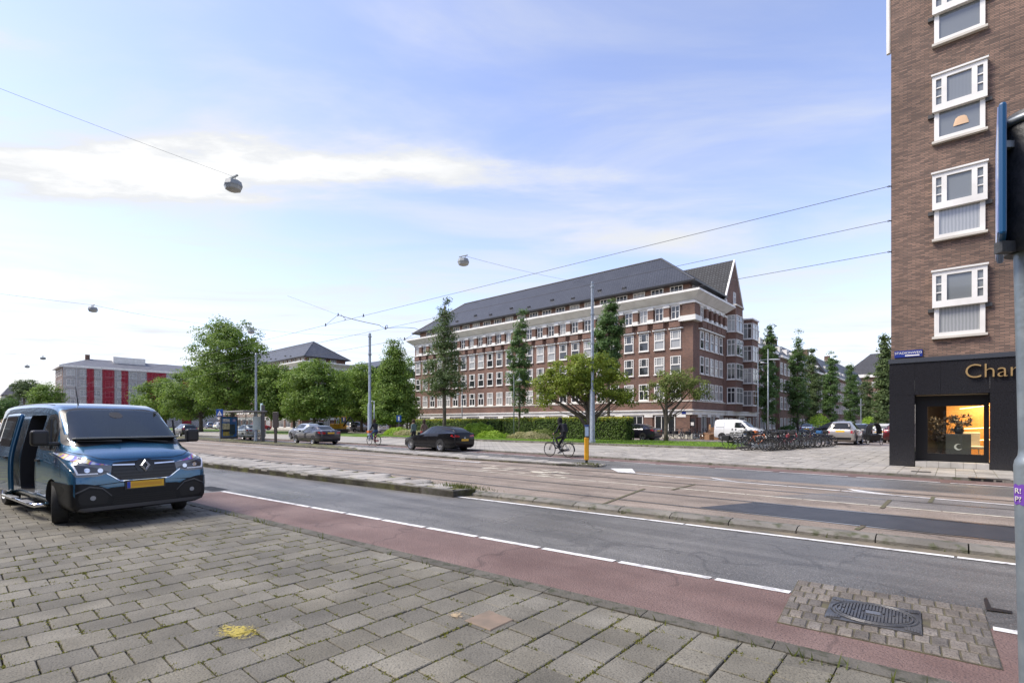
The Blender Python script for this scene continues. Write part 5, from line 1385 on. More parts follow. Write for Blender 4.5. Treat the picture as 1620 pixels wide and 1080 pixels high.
# interior shapes seen faintly through the glass are left to the reflection; headlamps, grille, bumper
HL = [(.42, .945), (.62, 1.01), (.885, 1.17), (.945, 1.20), (.945, .93), (.90, .80), (.62, .80), (.44, .86)]
LENS = mat('lamp_lens', (.68, .70, .73), .10, spec=.9, metal=.15)
LDARK = mat('lamp_inner', (.03, .03, .035), .2, spec=.9)
LEDW = mat('daytime_strip', (.9, .92, .95), .2)
def glint_mat():  # bright rainbow reflections of the headlamp painted into the base colour
    m = bpy.data.materials.new('painted_glint'); m.use_nodes = True; t = m.node_tree; b = t.nodes['Principled BSDF']
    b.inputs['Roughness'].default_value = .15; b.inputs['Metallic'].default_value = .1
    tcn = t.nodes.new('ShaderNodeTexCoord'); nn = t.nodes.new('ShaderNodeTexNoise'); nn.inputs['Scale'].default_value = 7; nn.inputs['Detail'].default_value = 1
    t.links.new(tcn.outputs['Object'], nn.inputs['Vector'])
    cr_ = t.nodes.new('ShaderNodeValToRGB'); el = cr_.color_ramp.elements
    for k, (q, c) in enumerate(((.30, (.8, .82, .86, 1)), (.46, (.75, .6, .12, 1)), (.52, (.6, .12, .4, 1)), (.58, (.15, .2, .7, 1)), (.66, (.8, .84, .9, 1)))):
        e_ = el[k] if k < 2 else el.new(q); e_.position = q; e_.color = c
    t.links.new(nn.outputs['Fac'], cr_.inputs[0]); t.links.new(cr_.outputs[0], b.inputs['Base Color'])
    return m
GLINT = glint_mat()
for sg in (1, -1):
    Q = (lambda P: P) if sg > 0 else mir
    hl = VP('headlamp', rpoly(Q(HL), .03), 'x+', mat('lamp_clear', (.16, .17, .18), .08, spec=.9), .006, .06)
    VP('reflector', rpoly(Q([(.46, .965), (.63, 1.005), (.88, 1.145), (.935, 1.165), (.935, 1.06), (.70, .985)]), .02), 'x+', GLINT, .010, .05)
    VP('lamp_unit', rpoly(Q([(.47, .86), (.68, .945), (.90, .995), (.885, .85), (.62, .83)]), .03), 'x+', LDARK, .010, .05)
    VP('light_strip', Q([(.63, .835), (.885, .835), (.925, .985), (.905, .99), (.865, .855), (.63, .855)]), 'x+', LEDW, .014, .05)
    VP('projector', circ(sg * .60, .89, .035, 14), 'x+', CHROME, .014, .05); VP('projector', circ(sg * .76, .90, .035, 14), 'x+', CHROME, .014, .05)
GRI = [(-.43, .93), (-.42, 1.02), (.42, 1.02), (.43, .93), (.40, .80), (.30, .72), (-.30, .72), (-.40, .80)]
GRI = [(-.47, .80), (-.44, 1.0), (-.17, 1.02), (.17, 1.02), (.44, 1.0), (.47, .80), (.34, .715), (-.34, .715)]
VP('grille', rpoly(GRI, .04), 'x+', mat('grille_black', (.006, .006, .007), .35), .007, .06)
for z, w in ((.90, .44), (.845, .44), (.79, .41), (.745, .34)):
    VP('grille_bar', [(-w, z - .012), (w, z - .012), (w, z + .012), (-w, z + .012)], 'x+', mat('grille_grey', (.018, .019, .021), .35), .016, .1)
VP('chrome_bar', [(.14, .945), (.44, .955), (.44, .975), (.14, .967)], 'x+', CHROME, .018, .06); VP('chrome_bar', [(-.14, .945), (-.14, .967), (-.44, .975), (-.44, .955)], 'x+', CHROME, .018, .06)
def band_poly(P, w):           # a strip following a polyline
    up = [(a, c + w) for a, c in P]; return P + up[::-1]
VP('chrome_trim', band_poly([(-.52, .83), (-.47, .795), (-.35, .70), (-.2, .69), (.2, .69), (.35, .70), (.47, .795), (.52, .83)], .018), 'x+', CHROME, .012, .05)
# emblem: dark shield with bright open diamond
VP('emblem_base', rpoly([(-.15, .93), (-.10, 1.03), (.10, 1.03), (.15, .93), (.09, .83), (-.09, .83)], .03), 'x+', mat('emblem_black', (.005, .005, .006), .2), .020, .05)
ncx = max(v[0] for v in vb.v if abs(v[1]) < .3 and abs(v[2] - .95) < .06)
outer = [(0, .105), (.078, 0), (0, -.105), (-.078, 0)]; inner = [(0, .052), (.034, 0), (0, -.052), (-.034, 0)]
db = MB()
for z_, k in ((0, 0), (.018, 1)):
    pass
MM = Matrix.Translation((ncx + .03, 0, .935)) @ Matrix.Rotation(R(-14), 4, 'Y')
Po = [MM @ Vector((0, a, c)) for a, c in outer]; Pi = [MM @ Vector((0, a, c)) for a, c in inner]
Pm_ = [MM @ Vector((.035, (outer[i][0] + inner[i][0]) / 2, (outer[i][1] + inner[i][1]) / 2)) for i in range(4)]
db.add(Po + Pm_ + Pi, [(i, (i + 1) % 4, 4 + (i + 1) % 4, 4 + i) for i in range(4)] + [(4 + i, 4 + (i + 1) % 4, 8 + (i + 1) % 4, 8 + i) for i in range(4)])
dob = db.build('emblem', EMBL, van); fix_normals(dob.data)
# black bumper
BUM = mat('bumper_plastic', (.007, .0075, .009), .5, (.011, .0115, .013), 20, spec=.3)
VP('bumper', rpoly([(-1.0, .70), (-.80, .70), (-.62, .655), (-.45, .56), (.45, .56), (.62, .655), (.80, .70), (1.0, .70), (1.0, .26), (-1.0, .26)], .04), 'x+', BUM, .010, .06)
for sg in (1, -1):
    Q = (lambda P: P) if sg > 0 else mir
    VP('bumper_side', [(1.0 if False else .30, .25), (.30, .62), (.50, .68), (.95, .70), (.95, .25)], 'y+' if sg > 0 else 'y-', BUM, .010, .06)
    VP('fog_lamp_recess', rpoly(Q([(.52, .36), (.50, .50), (.60, .58), (.76, .60), (.88, .52), (.86, .38)]), .05), 'x+', mat('recess_black', (.006, .006, .006), .6), .014, .05)
    VP('fog_lamp_trim', band_poly(Q([(.46, .47), (.58, .60), (.74, .635), (.90, .55)]) if sg > 0 else Q([(.46, .47), (.58, .60), (.74, .635), (.90, .55)])[::-1], .022), 'x+', mat('satin_grey', (.06, .062, .068), .3), .018, .05)
    VP('fog_lamp', circ(sg * .70, .47, .036, 18), 'x+', mat('fog_glass', (.30, .31, .32), .12, spec=.8), .020, .05)
VP('lower_intake', rpoly([(-.46, .34), (-.42, .47), (.42, .47), (.46, .34)], .03), 'x+', MATS['recess_black'], .014, .08)
for z in (.375, .41, .445): VP('intake_bar', [(-.44, z), (.44, z), (.44, z + .010), (-.44, z + .010)], 'x+', BUM, .022, .2)
VP('lower_lip', rpoly([(-.90, .27), (.90, .27), (.86, .325), (-.86, .325)], .02), 'x+', MATS['satin_grey'], .016, .1)
pl = MB().box(0, .012, -.262, .262, .0, .112).build('number_plate', PLATE, van, (.968, 0, .575)); pl.rotation_euler = (0, R(-3), 0)
MB().box(.0125, .014, -.262, -.215, .003, .109).build('blue_band', PLBLUE, pl)
MB().box(.0125, .0135, -.20, .23, .03, .082).build('blurred_number', mat('plate_blur', (.66, .33, .03), .6), pl)
MB().box(-.02, .0, -.29, .29, -.02, .13).build('plate_holder', BLACK, pl)
# bonnet seam, wipers, antenna
VP('bonnet_seam', band_poly([(-.86, 1.185), (-.60, 1.075), (-.42, 1.045), (.42, 1.045), (.60, 1.075), (.86, 1.185)], .006), 'x+', SEAM, .006, .06)
for a, c in (((.37, .55, 1.30), (.20, -.05, 1.375)), ((.37, -.15, 1.335), (.24, -.72, 1.345))):
    MB().tube([a, c], .012, 5).build('wiper', BLACK, van); 
MB().cyl((-.86, -.42, 1.93), (-1.02, -.42, 2.30), .012, .005, 6).build('antenna', BLACK, van)
# side: right-hand side faces the camera (-y)
for s, ax in ((-1, 'y-'), (1, 'y+')):
    VP('front_side_window_surround', rpoly([(-.02, 1.17), (-.92, 1.19), (-.92, 1.78), (-.62, 1.80), (-.40, 1.66)], .06), ax, BLACK, .004)
    VP('front_side_window', rpoly([(-.10, 1.21), (-.88, 1.23), (-.88, 1.74), (-.63, 1.755), (-.42, 1.61)], .06), ax, CARGLASS, .008)
    MB().tube([(-.28, s * .93, 1.2), (-.36, s * .90, 1.70)], .018, 6).build('window_pillar', BLACK, van)
    VP('front_door_seam', [(-.98, .36), (-.965, .36), (-.965, 1.80), (-.98, 1.80)], ax, SEAM, .004, .2)
    VP('front_door_seam', band_poly([(.47, .72), (.46, .95), (.20, 1.14)], .010) if False else [(.42, .78), (.43, .78), (.30, 1.14), (.285, 1.14)], ax, SEAM, .004, .1)
    VP('sill_moulding', [(-.95, .27), (-.42, .27), (-.42, .40), (-.95, .40)], ax, BUM, .008, .2)
    for k, (dx, dy, dz, sx_, sy_, sz_) in enumerate(((-.02, .15, 1.40, .15, .22, .25), (-.03, .0, 1.30, .10, .20, .06))):
        o = MB().obox((-.02 + dx, s * (.965 + dy), dz), (sx_, sy_, sz_)).build('wing_mirror' if k == 0 else 'mirror_arm', BLACK, van); bevel(o, .045 if k == 0 else .02, 3)
    VP('arch_liner', circ(0, .335, .415, zmin=.24), ax, DARKIN, -.02, .1) if False else None
wh = [wheel(van, (0, -.865, .335), .335, .215, -1, R(-14), 5), wheel(van, (0, .865, .335), .335, .215, 1, R(-14), 5), wheel(van, (-3.36, -.865, .335), .335, .215, -1, 0, 5), wheel(van, (-3.36, .865, .335), .335, .215, 1, 0, 5)]
MB().obox((-.80, -.99, 1.0), (.17, .035, .035)).build('door_handle', BLACK, van)
VP('indicator', circ(.12, 1.02, .022, 12), 'y-', LENS, .010, .05)
# sliding door, pushed back and out
dpoly = rpoly([(-2.02, .38), (-3.02, .36), (-3.06, 1.15), (-2.98, 1.80), (-2.05, 1.82)], .08)
sdr = empty('sliding_door', (-.10, -.13, 0), 0, parent=van)
for nm, poly, m, of in (('door_panel', dpoly, VB, .01), ('door_window', rpoly([(-2.12, 1.20), (-2.94, 1.20), (-2.90, 1.74), (-2.14, 1.76)], .06), CARGLASS, .016)):
    o = VP(nm, poly, 'y-', m, of, .08, sdr)
sm = sdr.children[0].modifiers.new('t', 'SOLIDIFY'); sm.thickness = .07; sm.offset = -1
MB().obox((-2.18, -1.0, 1.0), (.17, .035, .035)).build('door_handle', BLACK, sdr)
VP('slide_rail', [(-3.2, 1.06), (-4.3, 1.06), (-4.3, 1.085), (-3.2, 1.085)], 'y-', BLACK, .008, .2)
VP('rear_side_window', rpoly([(-3.25, 1.20), (-4.25, 1.20), (-4.2, 1.74), (-3.25, 1.75)], .06), 'y-', CARGLASS, .006)
VP('rear_side_window', rpoly([(-1.1, 1.20), (-4.25, 1.20), (-4.2, 1.74), (-1.1, 1.75)], .06), 'y+', CARGLASS, .006)
# chrome side step
stp = MB().tube([(-.50, -.90, .27), (-.56, -1.06, .26), (-.66, -1.08, .26), (-2.7, -1.08, .26), (-2.82, -1.04, .26), (-2.86, -.9, .27)], .035, 10)
so = stp.build('side_step', CHROME, van, smooth=True)
for a, c in ((-.75, -1.25), (-1.75, -2.35)): bevel(MB().box(a - (a - c), a, -1.14, -1.03, .288, .302).build('step_pad', mat('step_pad', (.5, .5, .5), .4, metal=.8), van), .004)
# seat glimpsed through the open door
bevel(MB().box(-1.75, -1.2, -.62, -.22, .55, .75).build('seat', mat('seat_cloth', (.03, .035, .045), .9), van), .05, 2)
bevel(MB().obox((-1.82, -.42, 1.05), (.14, .42, .72), 0, 0, R(-8)).build('seat_back', MATS['seat_cloth'], van), .05, 2)
VP('roof_edge_strip', [(-1.0, -.70), (-4.2, -.70), (-4.2, -.72), (-1.0, -.72)], 'z+', BLACK, .004, .2)
# ------------------------------------------------------------------ trees, hedges, grass
def leaf_mat(name, c, c2, tr=.42):
    m = bpy.data.materials.new(name); m.use_nodes = True; t = m.node_tree; t.nodes.clear()
    o_ = t.nodes.new('ShaderNodeOutputMaterial'); mx_ = t.nodes.new('ShaderNodeMixShader'); d = t.nodes.new('ShaderNodeBsdfPrincipled'); l = t.nodes.new('ShaderNodeBsdfTranslucent')
    ge = t.nodes.new('ShaderNodeNewGeometry'); mc_ = t.nodes.new('ShaderNodeMix'); mc_.data_type = 'RGBA'
    mc_.inputs['A'].default_value = (*c, 1); mc_.inputs['B'].default_value = (*c2, 1)
    nz_ = t.nodes.new('ShaderNodeTexNoise'); nz_.inputs['Scale'].default_value = .9; nz_.inputs['Detail'].default_value = 3
    t.links.new(ge.outputs['Position'], nz_.inputs['Vector'])
    f = math_n(t, 'ADD', math_n(t, 'MULTIPLY', ge.outputs['Random Per Island'], .6), math_n(t, 'MULTIPLY', math_n(t, 'SUBTRACT', nz_.outputs['Fac'], .3), 1.0), True)
    t.links.new(f, mc_.inputs['Factor'])
    d.inputs['Roughness'].default_value = .55; d.inputs['Specular IOR Level'].default_value = .35
    t.links.new(mc_.outputs['Result'], d.inputs['Base Color']); t.links.new(mc_.outputs['Result'], l.inputs['Color'])
    mx_.inputs[0].default_value = tr
    t.links.new(d.outputs[0], mx_.inputs[1]); t.links.new(l.outputs[0], mx_.inputs[2]); t.links.new(mx_.outputs[0], o_.inputs[0])
    return m
LIME = leaf_mat('lime_leaf', (0.080, 0.159, 0.028), (0.260, 0.368, 0.060))
DARKL = leaf_mat('dark_leaf', (0.044, 0.104, 0.028), (0.140, 0.240, 0.052))
POPL = leaf_mat('poplar_leaf', (.060, .130, .040), (.165, .26, .075))
ALDER = leaf_mat('alder_leaf', (0.070, 0.119, 0.044), (0.170, 0.229, 0.080))
YEL = leaf_mat('yellow_green_leaf', (.115, .190, .022), (.32, .37, .050))
OLIVE = leaf_mat('olive_leaf', (0.100, 0.149, 0.040), (0.278, 0.329, 0.080))
HEDGE = leaf_mat('hedge_leaf', (0.057, 0.109, 0.024), (0.170, 0.260, 0.044))
HTOP = leaf_mat('hedge_young_leaf', (0.260, 0.300, 0.035), (0.597, 0.538, 0.080))
BRIGHT = leaf_mat('bright_shrub_leaf', (0.178, 0.319, 0.029), (0.399, 0.558, 0.060))
PALEG = leaf_mat('pale_grass_leaf', (0.278, 0.300, 0.119), (0.558, 0.499, 0.300))
LAWNB = leaf_mat('grass_blade', (0.149, 0.300, 0.032), (0.340, 0.499, 0.070))
BARK = mat('bark', (.075, .062, .045), .9, (.13, .11, .085), 3, bump=.8, bscale=14)
nrng = np.random.default_rng(11)
def leaf_mesh(name, C, Nrm, size, m, asp=.62):
    n = len(C)
    Nrm = Nrm / (np.linalg.norm(Nrm, axis=1, keepdims=True) + 1e-9)
    A = nrng.normal(size=(n, 3)); T_ = np.cross(Nrm, A); T_ /= (np.linalg.norm(T_, axis=1, keepdims=True) + 1e-9); B = np.cross(Nrm, T_)
    s = (size * nrng.uniform(.6, 1.35, (n, 1)))
    bend_ = Nrm * s * .18
    V = np.stack([C - T_ * s * .5 - bend_, C + B * s * asp * .5, C + T_ * s * .5 - bend_, C - B * s * asp * .5], 1).reshape(-1, 3)
    me = bpy.data.meshes.new(name)
    me.vertices.add(4 * n); me.vertices.foreach_set('co', V.ravel())
    me.loops.add(4 * n); me.loops.foreach_set('vertex_index', np.arange(4 * n))
    me.polygons.add(n); me.polygons.foreach_set('loop_start', np.arange(0, 4 * n, 4)); me.polygons.foreach_set('loop_total', np.full(n, 4))
    me.update(calc_edges=True); me.materials.append(m)
    return me
def unit(n):
    v = nrng.normal(size=(n, 3)); return v / np.linalg.norm(v, axis=1, keepdims=True)
def tree(name, label, base, ells, leafm, nclump, nleaf, lsize, clr, trunk, group=None, forks=None, density=1., lean=(0, 0), up=.5, shell=.45):
    """ells: ellipsoids (dx, dy, zc, rx, ry, rz) of the crown; clumps of leaves sit on twigs in their outer part"""
    e = empty(name, base, 0, label, 'tree', group)
    vol = np.array([q[3] * q[4] * q[5] for q in ells]) ** (2 / 3); pick = nrng.choice(len(ells), nclump, p=vol / vol.sum())
    nleaf = int(nleaf * 1.45); lsize *= .84
    E_ = np.array(ells)[pick]
    d = unit(nclump); r = shell + (1 - shell) * nrng.random((nclump, 1)) ** .6
    CC = E_[:, :3] + d * r * E_[:, 3:]
    rr = clr * nrng.uniform(.6, 1.35, (nclump, 1))
    idx = np.repeat(np.arange(nclump), nleaf)
    dd = unit(len(idx)); rad = nrng.random((len(idx), 1)) ** .5
    LP = CC[idx] + dd * rad * rr[idx] * np.array([1.15, 1.15, .72])
    NN = dd * .7 + d[idx] * .5 + unit(len(idx)) * .7 + np.array([0, 0, up])
    link('crown', leaf_mesh('crown', LP, NN, lsize, leafm), e)
    tr_, tz, r0 = trunk[0], trunk[1], trunk[0]
    b = MB()
    ztop = max(q[2] for q in ells)
    tips = [(lean[0], lean[1], tz)]
    n_ = 7
    path = [(lean[0] * (k / n_) ** 1.5 + nrng.normal() * .02 * r0 * 3, lean[1] * (k / n_) ** 1.5, tz * k / n_ - .05) for k in range(n_ + 1)]
    b.tube(path, [r0 * (1.25 if k == 0 else 1) * (1 - .5 * k / n_) for k in range(n_ + 1)], 9)
    T0 = b.build('trunk', BARK, e, smooth=True)
    b = MB()
    k_ = max(10, int(nclump * .35))
    for i in nrng.choice(nclump, min(k_, nclump), replace=False):
        c = CC[i]; zs = min(tz, max(tz * .35, c[2] - np.hypot(c[0], c[1]) * .9)); f = zs / tz
        s0 = np.array([lean[0] * f ** 1.5, lean[1] * f ** 1.5, zs])
        mid_ = s0 * .5 + c * .5 + np.array([0, 0, -.08 * np.hypot(*(c - s0)[:2])]) + nrng.normal(size=3) * .12
        w = r0 * .30 * (1 - .5 * f)
        b.tube([s0, mid_, c], [w, w * .55, w * .15], 5, False)
    for fk in (forks or []):
        b.tube([q[:3] for q in fk], [q[3] for q in fk], 8, False)
    if b.v: b.build('limbs', BARK, T0, smooth=True)
    return e
def px_tree(name, label, u, Y, vtop, ul, ur, vbot, leafm, shape='round', nclump=150, nleaf=55, lsize=.3, clr=1.0, r0=.22, z0=ZG, group=None, up=.5, **kw):
    base = AT(u, Y, z=z0); s = Y / F
    zt = EYE + (HZ - vtop) * s - z0; zb_ = EYE + (HZ - vbot) * s - z0; w = (ur - ul) / 2 * s; cx = ((ul + ur) / 2 - u) * s
    dx, dy = CT * cx, ST * cx
    h = zt - zb_
    if shape == 'round':
        ells = [(dx, dy, zb_ + h * .50, w * .92, w * .92, h * .48), (dx - w * .3, dy, zb_ + h * .32, w * .68, w * .75, h * .30), (dx + w * .3, dy, zb_ + h * .34, w * .68, w * .75, h * .32), (dx, dy, zb_ + h * .76, w * .55, w * .55, h * .24)]
    elif shape == 'cone':
        ells = [(dx * (1 - k / 5), dy * (1 - k / 5), zb_ + h * (.12 + k * .155), w * (1 - k * .165), w * (1 - k * .165), h * .15) for k in range(6)]
    elif shape == 'poplar':
        ells = [(dx + nrng.normal() * w * .12, dy, zb_ + h * f, w * q, w * q, h * .13) for f, q in ((.1, .75), (.26, .95), (.42, 1), (.58, .9), (.72, .72), (.86, .48), (.95, .25))]
    elif shape == 'umbrella':
        ells = [(dx + w * a * CT, dy + w * a * ST, zb_ + h * z, w * q, w * q, h * hz) for a, z, q, hz in ((0, .55, .55, .42), (-.55, .36, .42, .30), (.55, .38, .42, .30), (-.25, .62, .45, .30), (.25, .66, .45, .30), (-.8, .16, .20, .16), (.78, .2, .22, .18))]
    return tree(name, label, tuple(base), ells, leafm, nclump, nleaf, lsize, clr, (r0, zb_ + h * (.55 if shape in ('round', 'umbrella') else .9)), group, up=up, **kw)
GA, GB, GC = 'trees along the lawn', 'poplars of the side street', 'trees of the avenue'
px_tree('lime_tree', 'tallest bushy street tree rising behind the tram shelter', 368, 74, 503, 298, 432, 658, LIME, nclump=420, nleaf=60, lsize=.36, clr=1.05, r0=.34, group=GA)
px_tree('lime_tree', 'wide dark tree with trunk just right of the small hatchback', 318, 84, 582, 252, 356, 664, LIME, nclump=230, nleaf=55, lsize=.36, clr=1.0, r0=.32, group=GA)
px_tree('lime_tree', 'low tree crown above the right end of the van roof', 262, 96, 598, 205, 305, 664, LIME, nclump=190, nleaf=50, lsize=.4, clr=1.1, r0=.25, group=GA)
px_tree('lime_tree', 'leafy tree right of the tram shelter behind the dark pylon', 436, 72, 574, 394, 474, 664, LIME, nclump=240, nleaf=55, lsize=.32, clr=.9, r0=.22, group=GA)
px_tree('lime_tree', 'round dark tree above the dark grey saloon', 497, 68, 569, 440, 556, 666, LIME, nclump=340, nleaf=58, lsize=.32, clr=.9, r0=.24, group=GA)
px_tree('plane_tree', 'rounded tree left of the tall grey tram pole', 572, 78, 570, 532, 618, 667, LIME, nclump=230, nleaf=55, lsize=.34, clr=.95, r0=.24, group=GA)
px_tree('plane_tree', 'tall dense conical tree next to the left end of the brick block', 623, 66, 538, 578, 664, 668, LIME, 'cone', nclump=400, nleaf=58, lsize=.30, clr=.9, r0=.24, group=GA)
px_tree('plane_tree', 'pale tree peeping between the dense conical tree and the brick block', 644, 100, 558, 620, 668, 665, LIME, nclump=90, nleaf=50, lsize=.4, clr=1.1, r0=.2, group=GA)
px_tree('lime_tree', 'farther tree between the shelter tree and the round dark tree', 465, 92, 588, 424, 500, 668, LIME, nclump=150, nleaf=50, lsize=.38, clr=1.1, r0=.22, group=GA)
px_tree('lime_tree', 'farther tree filling the gap left of the tall grey tram pole', 545, 90, 584, 515, 580, 668, LIME, nclump=130, nleaf=50, lsize=.38, clr=1.1, r0=.22, group=GA)
px_tree('alder_tree', 'slender open tree with bare-looking top before the brick block', 703, 50, 468, 662, 744, 626, ALDER, 'cone', nclump=190, nleaf=44, lsize=.21, clr=.60, r0=.20, group=GA, shell=.2)
px_tree('poplar_tree', 'narrow dark poplar in the middle of the brick facade', 822, 48, 500, 803, 843, 650, POPL, 'poplar', nclump=140, nleaf=50, lsize=.20, clr=.42, r0=.13, group=GA)
px_tree('poplar_tree', 'dark green columnar tree behind the tall grey lamp pole', 963, 43, 478, 939, 988, 600, POPL, 'poplar', nclump=190, nleaf=55, lsize=.20, clr=.42, r0=.15, group=GA)
bp_ = AT(932, 37, z=ZG)
px_tree('spreading_tree', 'spreading yellow-green tree with forked trunk behind the yellow post', 932, 37, 553, 840, 1006, 646, YEL, 'umbrella', nclump=260, nleaf=50, lsize=.19, clr=.50, r0=.20, group=GA,
        forks=[[(0, 0, .9, .17), (-.5, -.45, 1.9, .13), (-1.6, -1.3, 2.9, .08), (-2.4, -2, 3.3, .04)], [(0, 0, .9, .16), (.5, .4, 2.1, .12), (1.4, 1.2, 3.2, .07), (2.2, 1.9, 3.5, .03)], [(0, 0, 1.0, .14), (-.1, -.2, 2.4, .10), (-.5, -.3, 3.8, .05)]])
px_tree('small_tree', 'small thin-crowned tree with leaning fork at the right end of the lawn', 1054, 39.5, 578, 1018, 1122, 640, OLIVE, 'umbrella', nclump=110, nleaf=36, lsize=.17, clr=.42, r0=.17, group=GA,
        forks=[[(0, 0, 1.4, .15), (.35, .3, 2.4, .10), (1.0, .9, 3.4, .06), (1.6, 1.4, 4.3, .03)], [(0, 0, 1.4, .12), (-.2, -.1, 2.6, .08), (-.7, -.5, 3.8, .04)]])
for u, Y, vt, ul, ur, lab, mm in ((1214, 55, 520, 1196, 1236, 'poplar beside the pair of grey street lamps', POPL), (1262, 62, 533, 1243, 1284, 'tall poplar second from the gabled house', POPL), (1286, 70, 556, 1270, 1302, 'lighter loose poplar third from the gabled house', ALDER),
        (1314, 74, 560, 1297, 1331, 'dark poplar above the champagne people carrier', POPL), (1345, 84, 580, 1329, 1361, 'poplar fifth along the side street', POPL), (1372, 94, 590, 1357, 1386, 'poplar sixth along the side street', ALDER), (1397, 44, 536, 1383, 1414, 'thin poplar touching the edge of the shop building', ALDER)):
    px_tree('poplar_tree', lab, u, Y, vt, ul + 4, ur - 4, 672, mm, 'poplar', nclump=210, nleaf=42, lsize=.22, clr=.46, r0=.14, z0=ZF, group=GB)
px_tree('pine_tree', 'open layered tree at the far left above the van', 38, 120, 597, 14, 64, 640, ALDER, 'umbrella', nclump=70, nleaf=45, lsize=.42, clr=1.0, r0=.25, z0=0, group=GC)
px_tree('lime_tree', 'bushy tree left of the netted block over the van roof', 74, 112, 606, 48, 97, 655, LIME, nclump=110, nleaf=50, lsize=.42, clr=1.2, r0=.25, z0=0, group=GC)
px_tree('lime_tree', 'dark tree at the left picture edge behind the van', 4, 105, 628, -30, 34, 665, DARKL, nclump=110, nleaf=50, lsize=.42, clr=1.2, r0=.25, z0=0, group=GC)
def bush(name, label, x0, x1, y0, y1, h, m, n, ls, z=ZG, cat='shrub', round_=True, group=None, top=None, ntop=0, rows=None):
    e = empty(name, ((x0 + x1) / 2, (y0 + y1) / 2, z), 0, label, cat, group)
    a, c = (x1 - x0) / 2, (y1 - y0) / 2
    if round_:
        d = unit(n); d[:, 2] = np.abs(d[:, 2]); r = .72 + .28 * nrng.random((n, 1)); P = d * r * np.array([a, c, h]); Nn = d + unit(n) * .6
        P[:, 2] += np.sin(P[:, 0] * 4.1) * .06 + nrng.normal(size=n) * .03; P[:, 2] = np.abs(P[:, 2])
    else:
        A = np.array([2 * a * h, 2 * a * h * .4, 2 * c * h, 2 * c * h, 4 * a * c]); s = nrng.choice(5, n, p=A / A.sum())
        P = np.stack([nrng.uniform(-a, a, n), nrng.uniform(-c, c, n), nrng.uniform(.02, h, n)], 1); Nn = unit(n) * .7
        for k, (ax, val, nn_) in enumerate(((1, -c, (0, -1, .3)), (1, c, (0, 1, .3)), (0, -a, (-1, 0, .3)), (0, a, (1, 0, .3)), (2, h, (0, 0, 1)))):
            q = s == k; P[q, ax] = val + nrng.normal(size=q.sum()) * .05; Nn[q] += np.array(nn_)
        P[:, 1] += np.sin(P[:, 0] * 1.7) * .05
        core = MB().box(-a + .12, a - .12, -c + .12, c - .12, 0, h - .12).build('twigs', mat('hedge_core', (.015, .022, .008), .95), e)
    link('foliage', leaf_mesh('foliage', P, Nn, ls, m), e)
    if ntop:
        P = np.stack([nrng.uniform(-a, a, ntop), nrng.uniform(-c, c, ntop), h + nrng.uniform(-.22, .14, ntop)], 1)
        link('young_shoots', leaf_mesh('young_shoots', P, unit(ntop) + np.array([0, -.5, .8]), ls * 1.05, top), e)
    return e
hy = 36.3
hx0, hx1, hx2 = XY(652, hy), XY(793, hy), XY(990, hy)
bush('clipped_hedge', 'clipped box hedge with golden top left of the gap, behind the black car', hx0, hx1 - .15, hy, hy + 1.4, 1.75, HEDGE, 9000, .15, cat='hedge', round_=False, top=HTOP, ntop=4200)
bush('clipped_hedge', 'long clipped hedge with yellowish top behind the spreading tree', hx1 + .15, hx2, hy, hy + 1.4, 1.85, HEDGE, 11000, .14, cat='hedge', round_=False, top=HTOP, ntop=5200)
def pb(u0, u1, y, d, h, m, n, ls, name, label): return bush(name, label, XY(u0, y), XY(u1, y), y, y + d, h, m, n, ls)
pb(718, 778, 34.6, 1.6, 1.55, BRIGHT, 3200, .16, 'bright_shrub', 'bright green rounded shrub above the black estate car')
pb(596, 640, 34, 2.2, .95, BRIGHT, 2200, .17, 'bright_shrub', 'bright green low shrub left of the walking couple')
pb(612, 668, 32.6, 1.6, .75, PALEG, 2600, .14, 'flowering_grass', 'pale flowering grass clump around the walking couple')
pb(655, 720, 33.0, 1.4, .8, PALEG, 2200, .14, 'flowering_grass', 'pale flowering grass clump left of the black estate car')
pb(745, 800, 33.4, 1.3, .75, BRIGHT, 2200, .14, 'low_shrub', 'low green border plants right of the black estate car')
pb(792, 868, 33.2, 1.3, .72, PALEG, 2800, .13, 'flowering_grass', 'pale pinkish grass border before the right hedge')
pb(826, 880, 34.2, 1.2, .95, OLIVE, 1800, .14, 'low_shrub', 'olive border shrub behind the dark cyclist')
for u, Y, w, h, m, lab in ((1296, 60, 1.6, 2.6, BRIGHT, 'bright front garden bush between the poplar trunks'), (1322, 70, 1.5, 1.8, OLIVE, 'olive front garden bush above the champagne carrier roof'), (1375, 80, 1.5, 2.6, BRIGHT, 'bright bush far down the side street'), (1246, 58, 1.2, 1.3, DARKL, 'dark low bush beside the row house steps')):
    p = AT(u, Y, z=ZF); bush('garden_bush', lab, p.x - w, p.x + w, p.y - w, p.y + w, h, m, 1500, .2, ZF, group='front garden bushes')
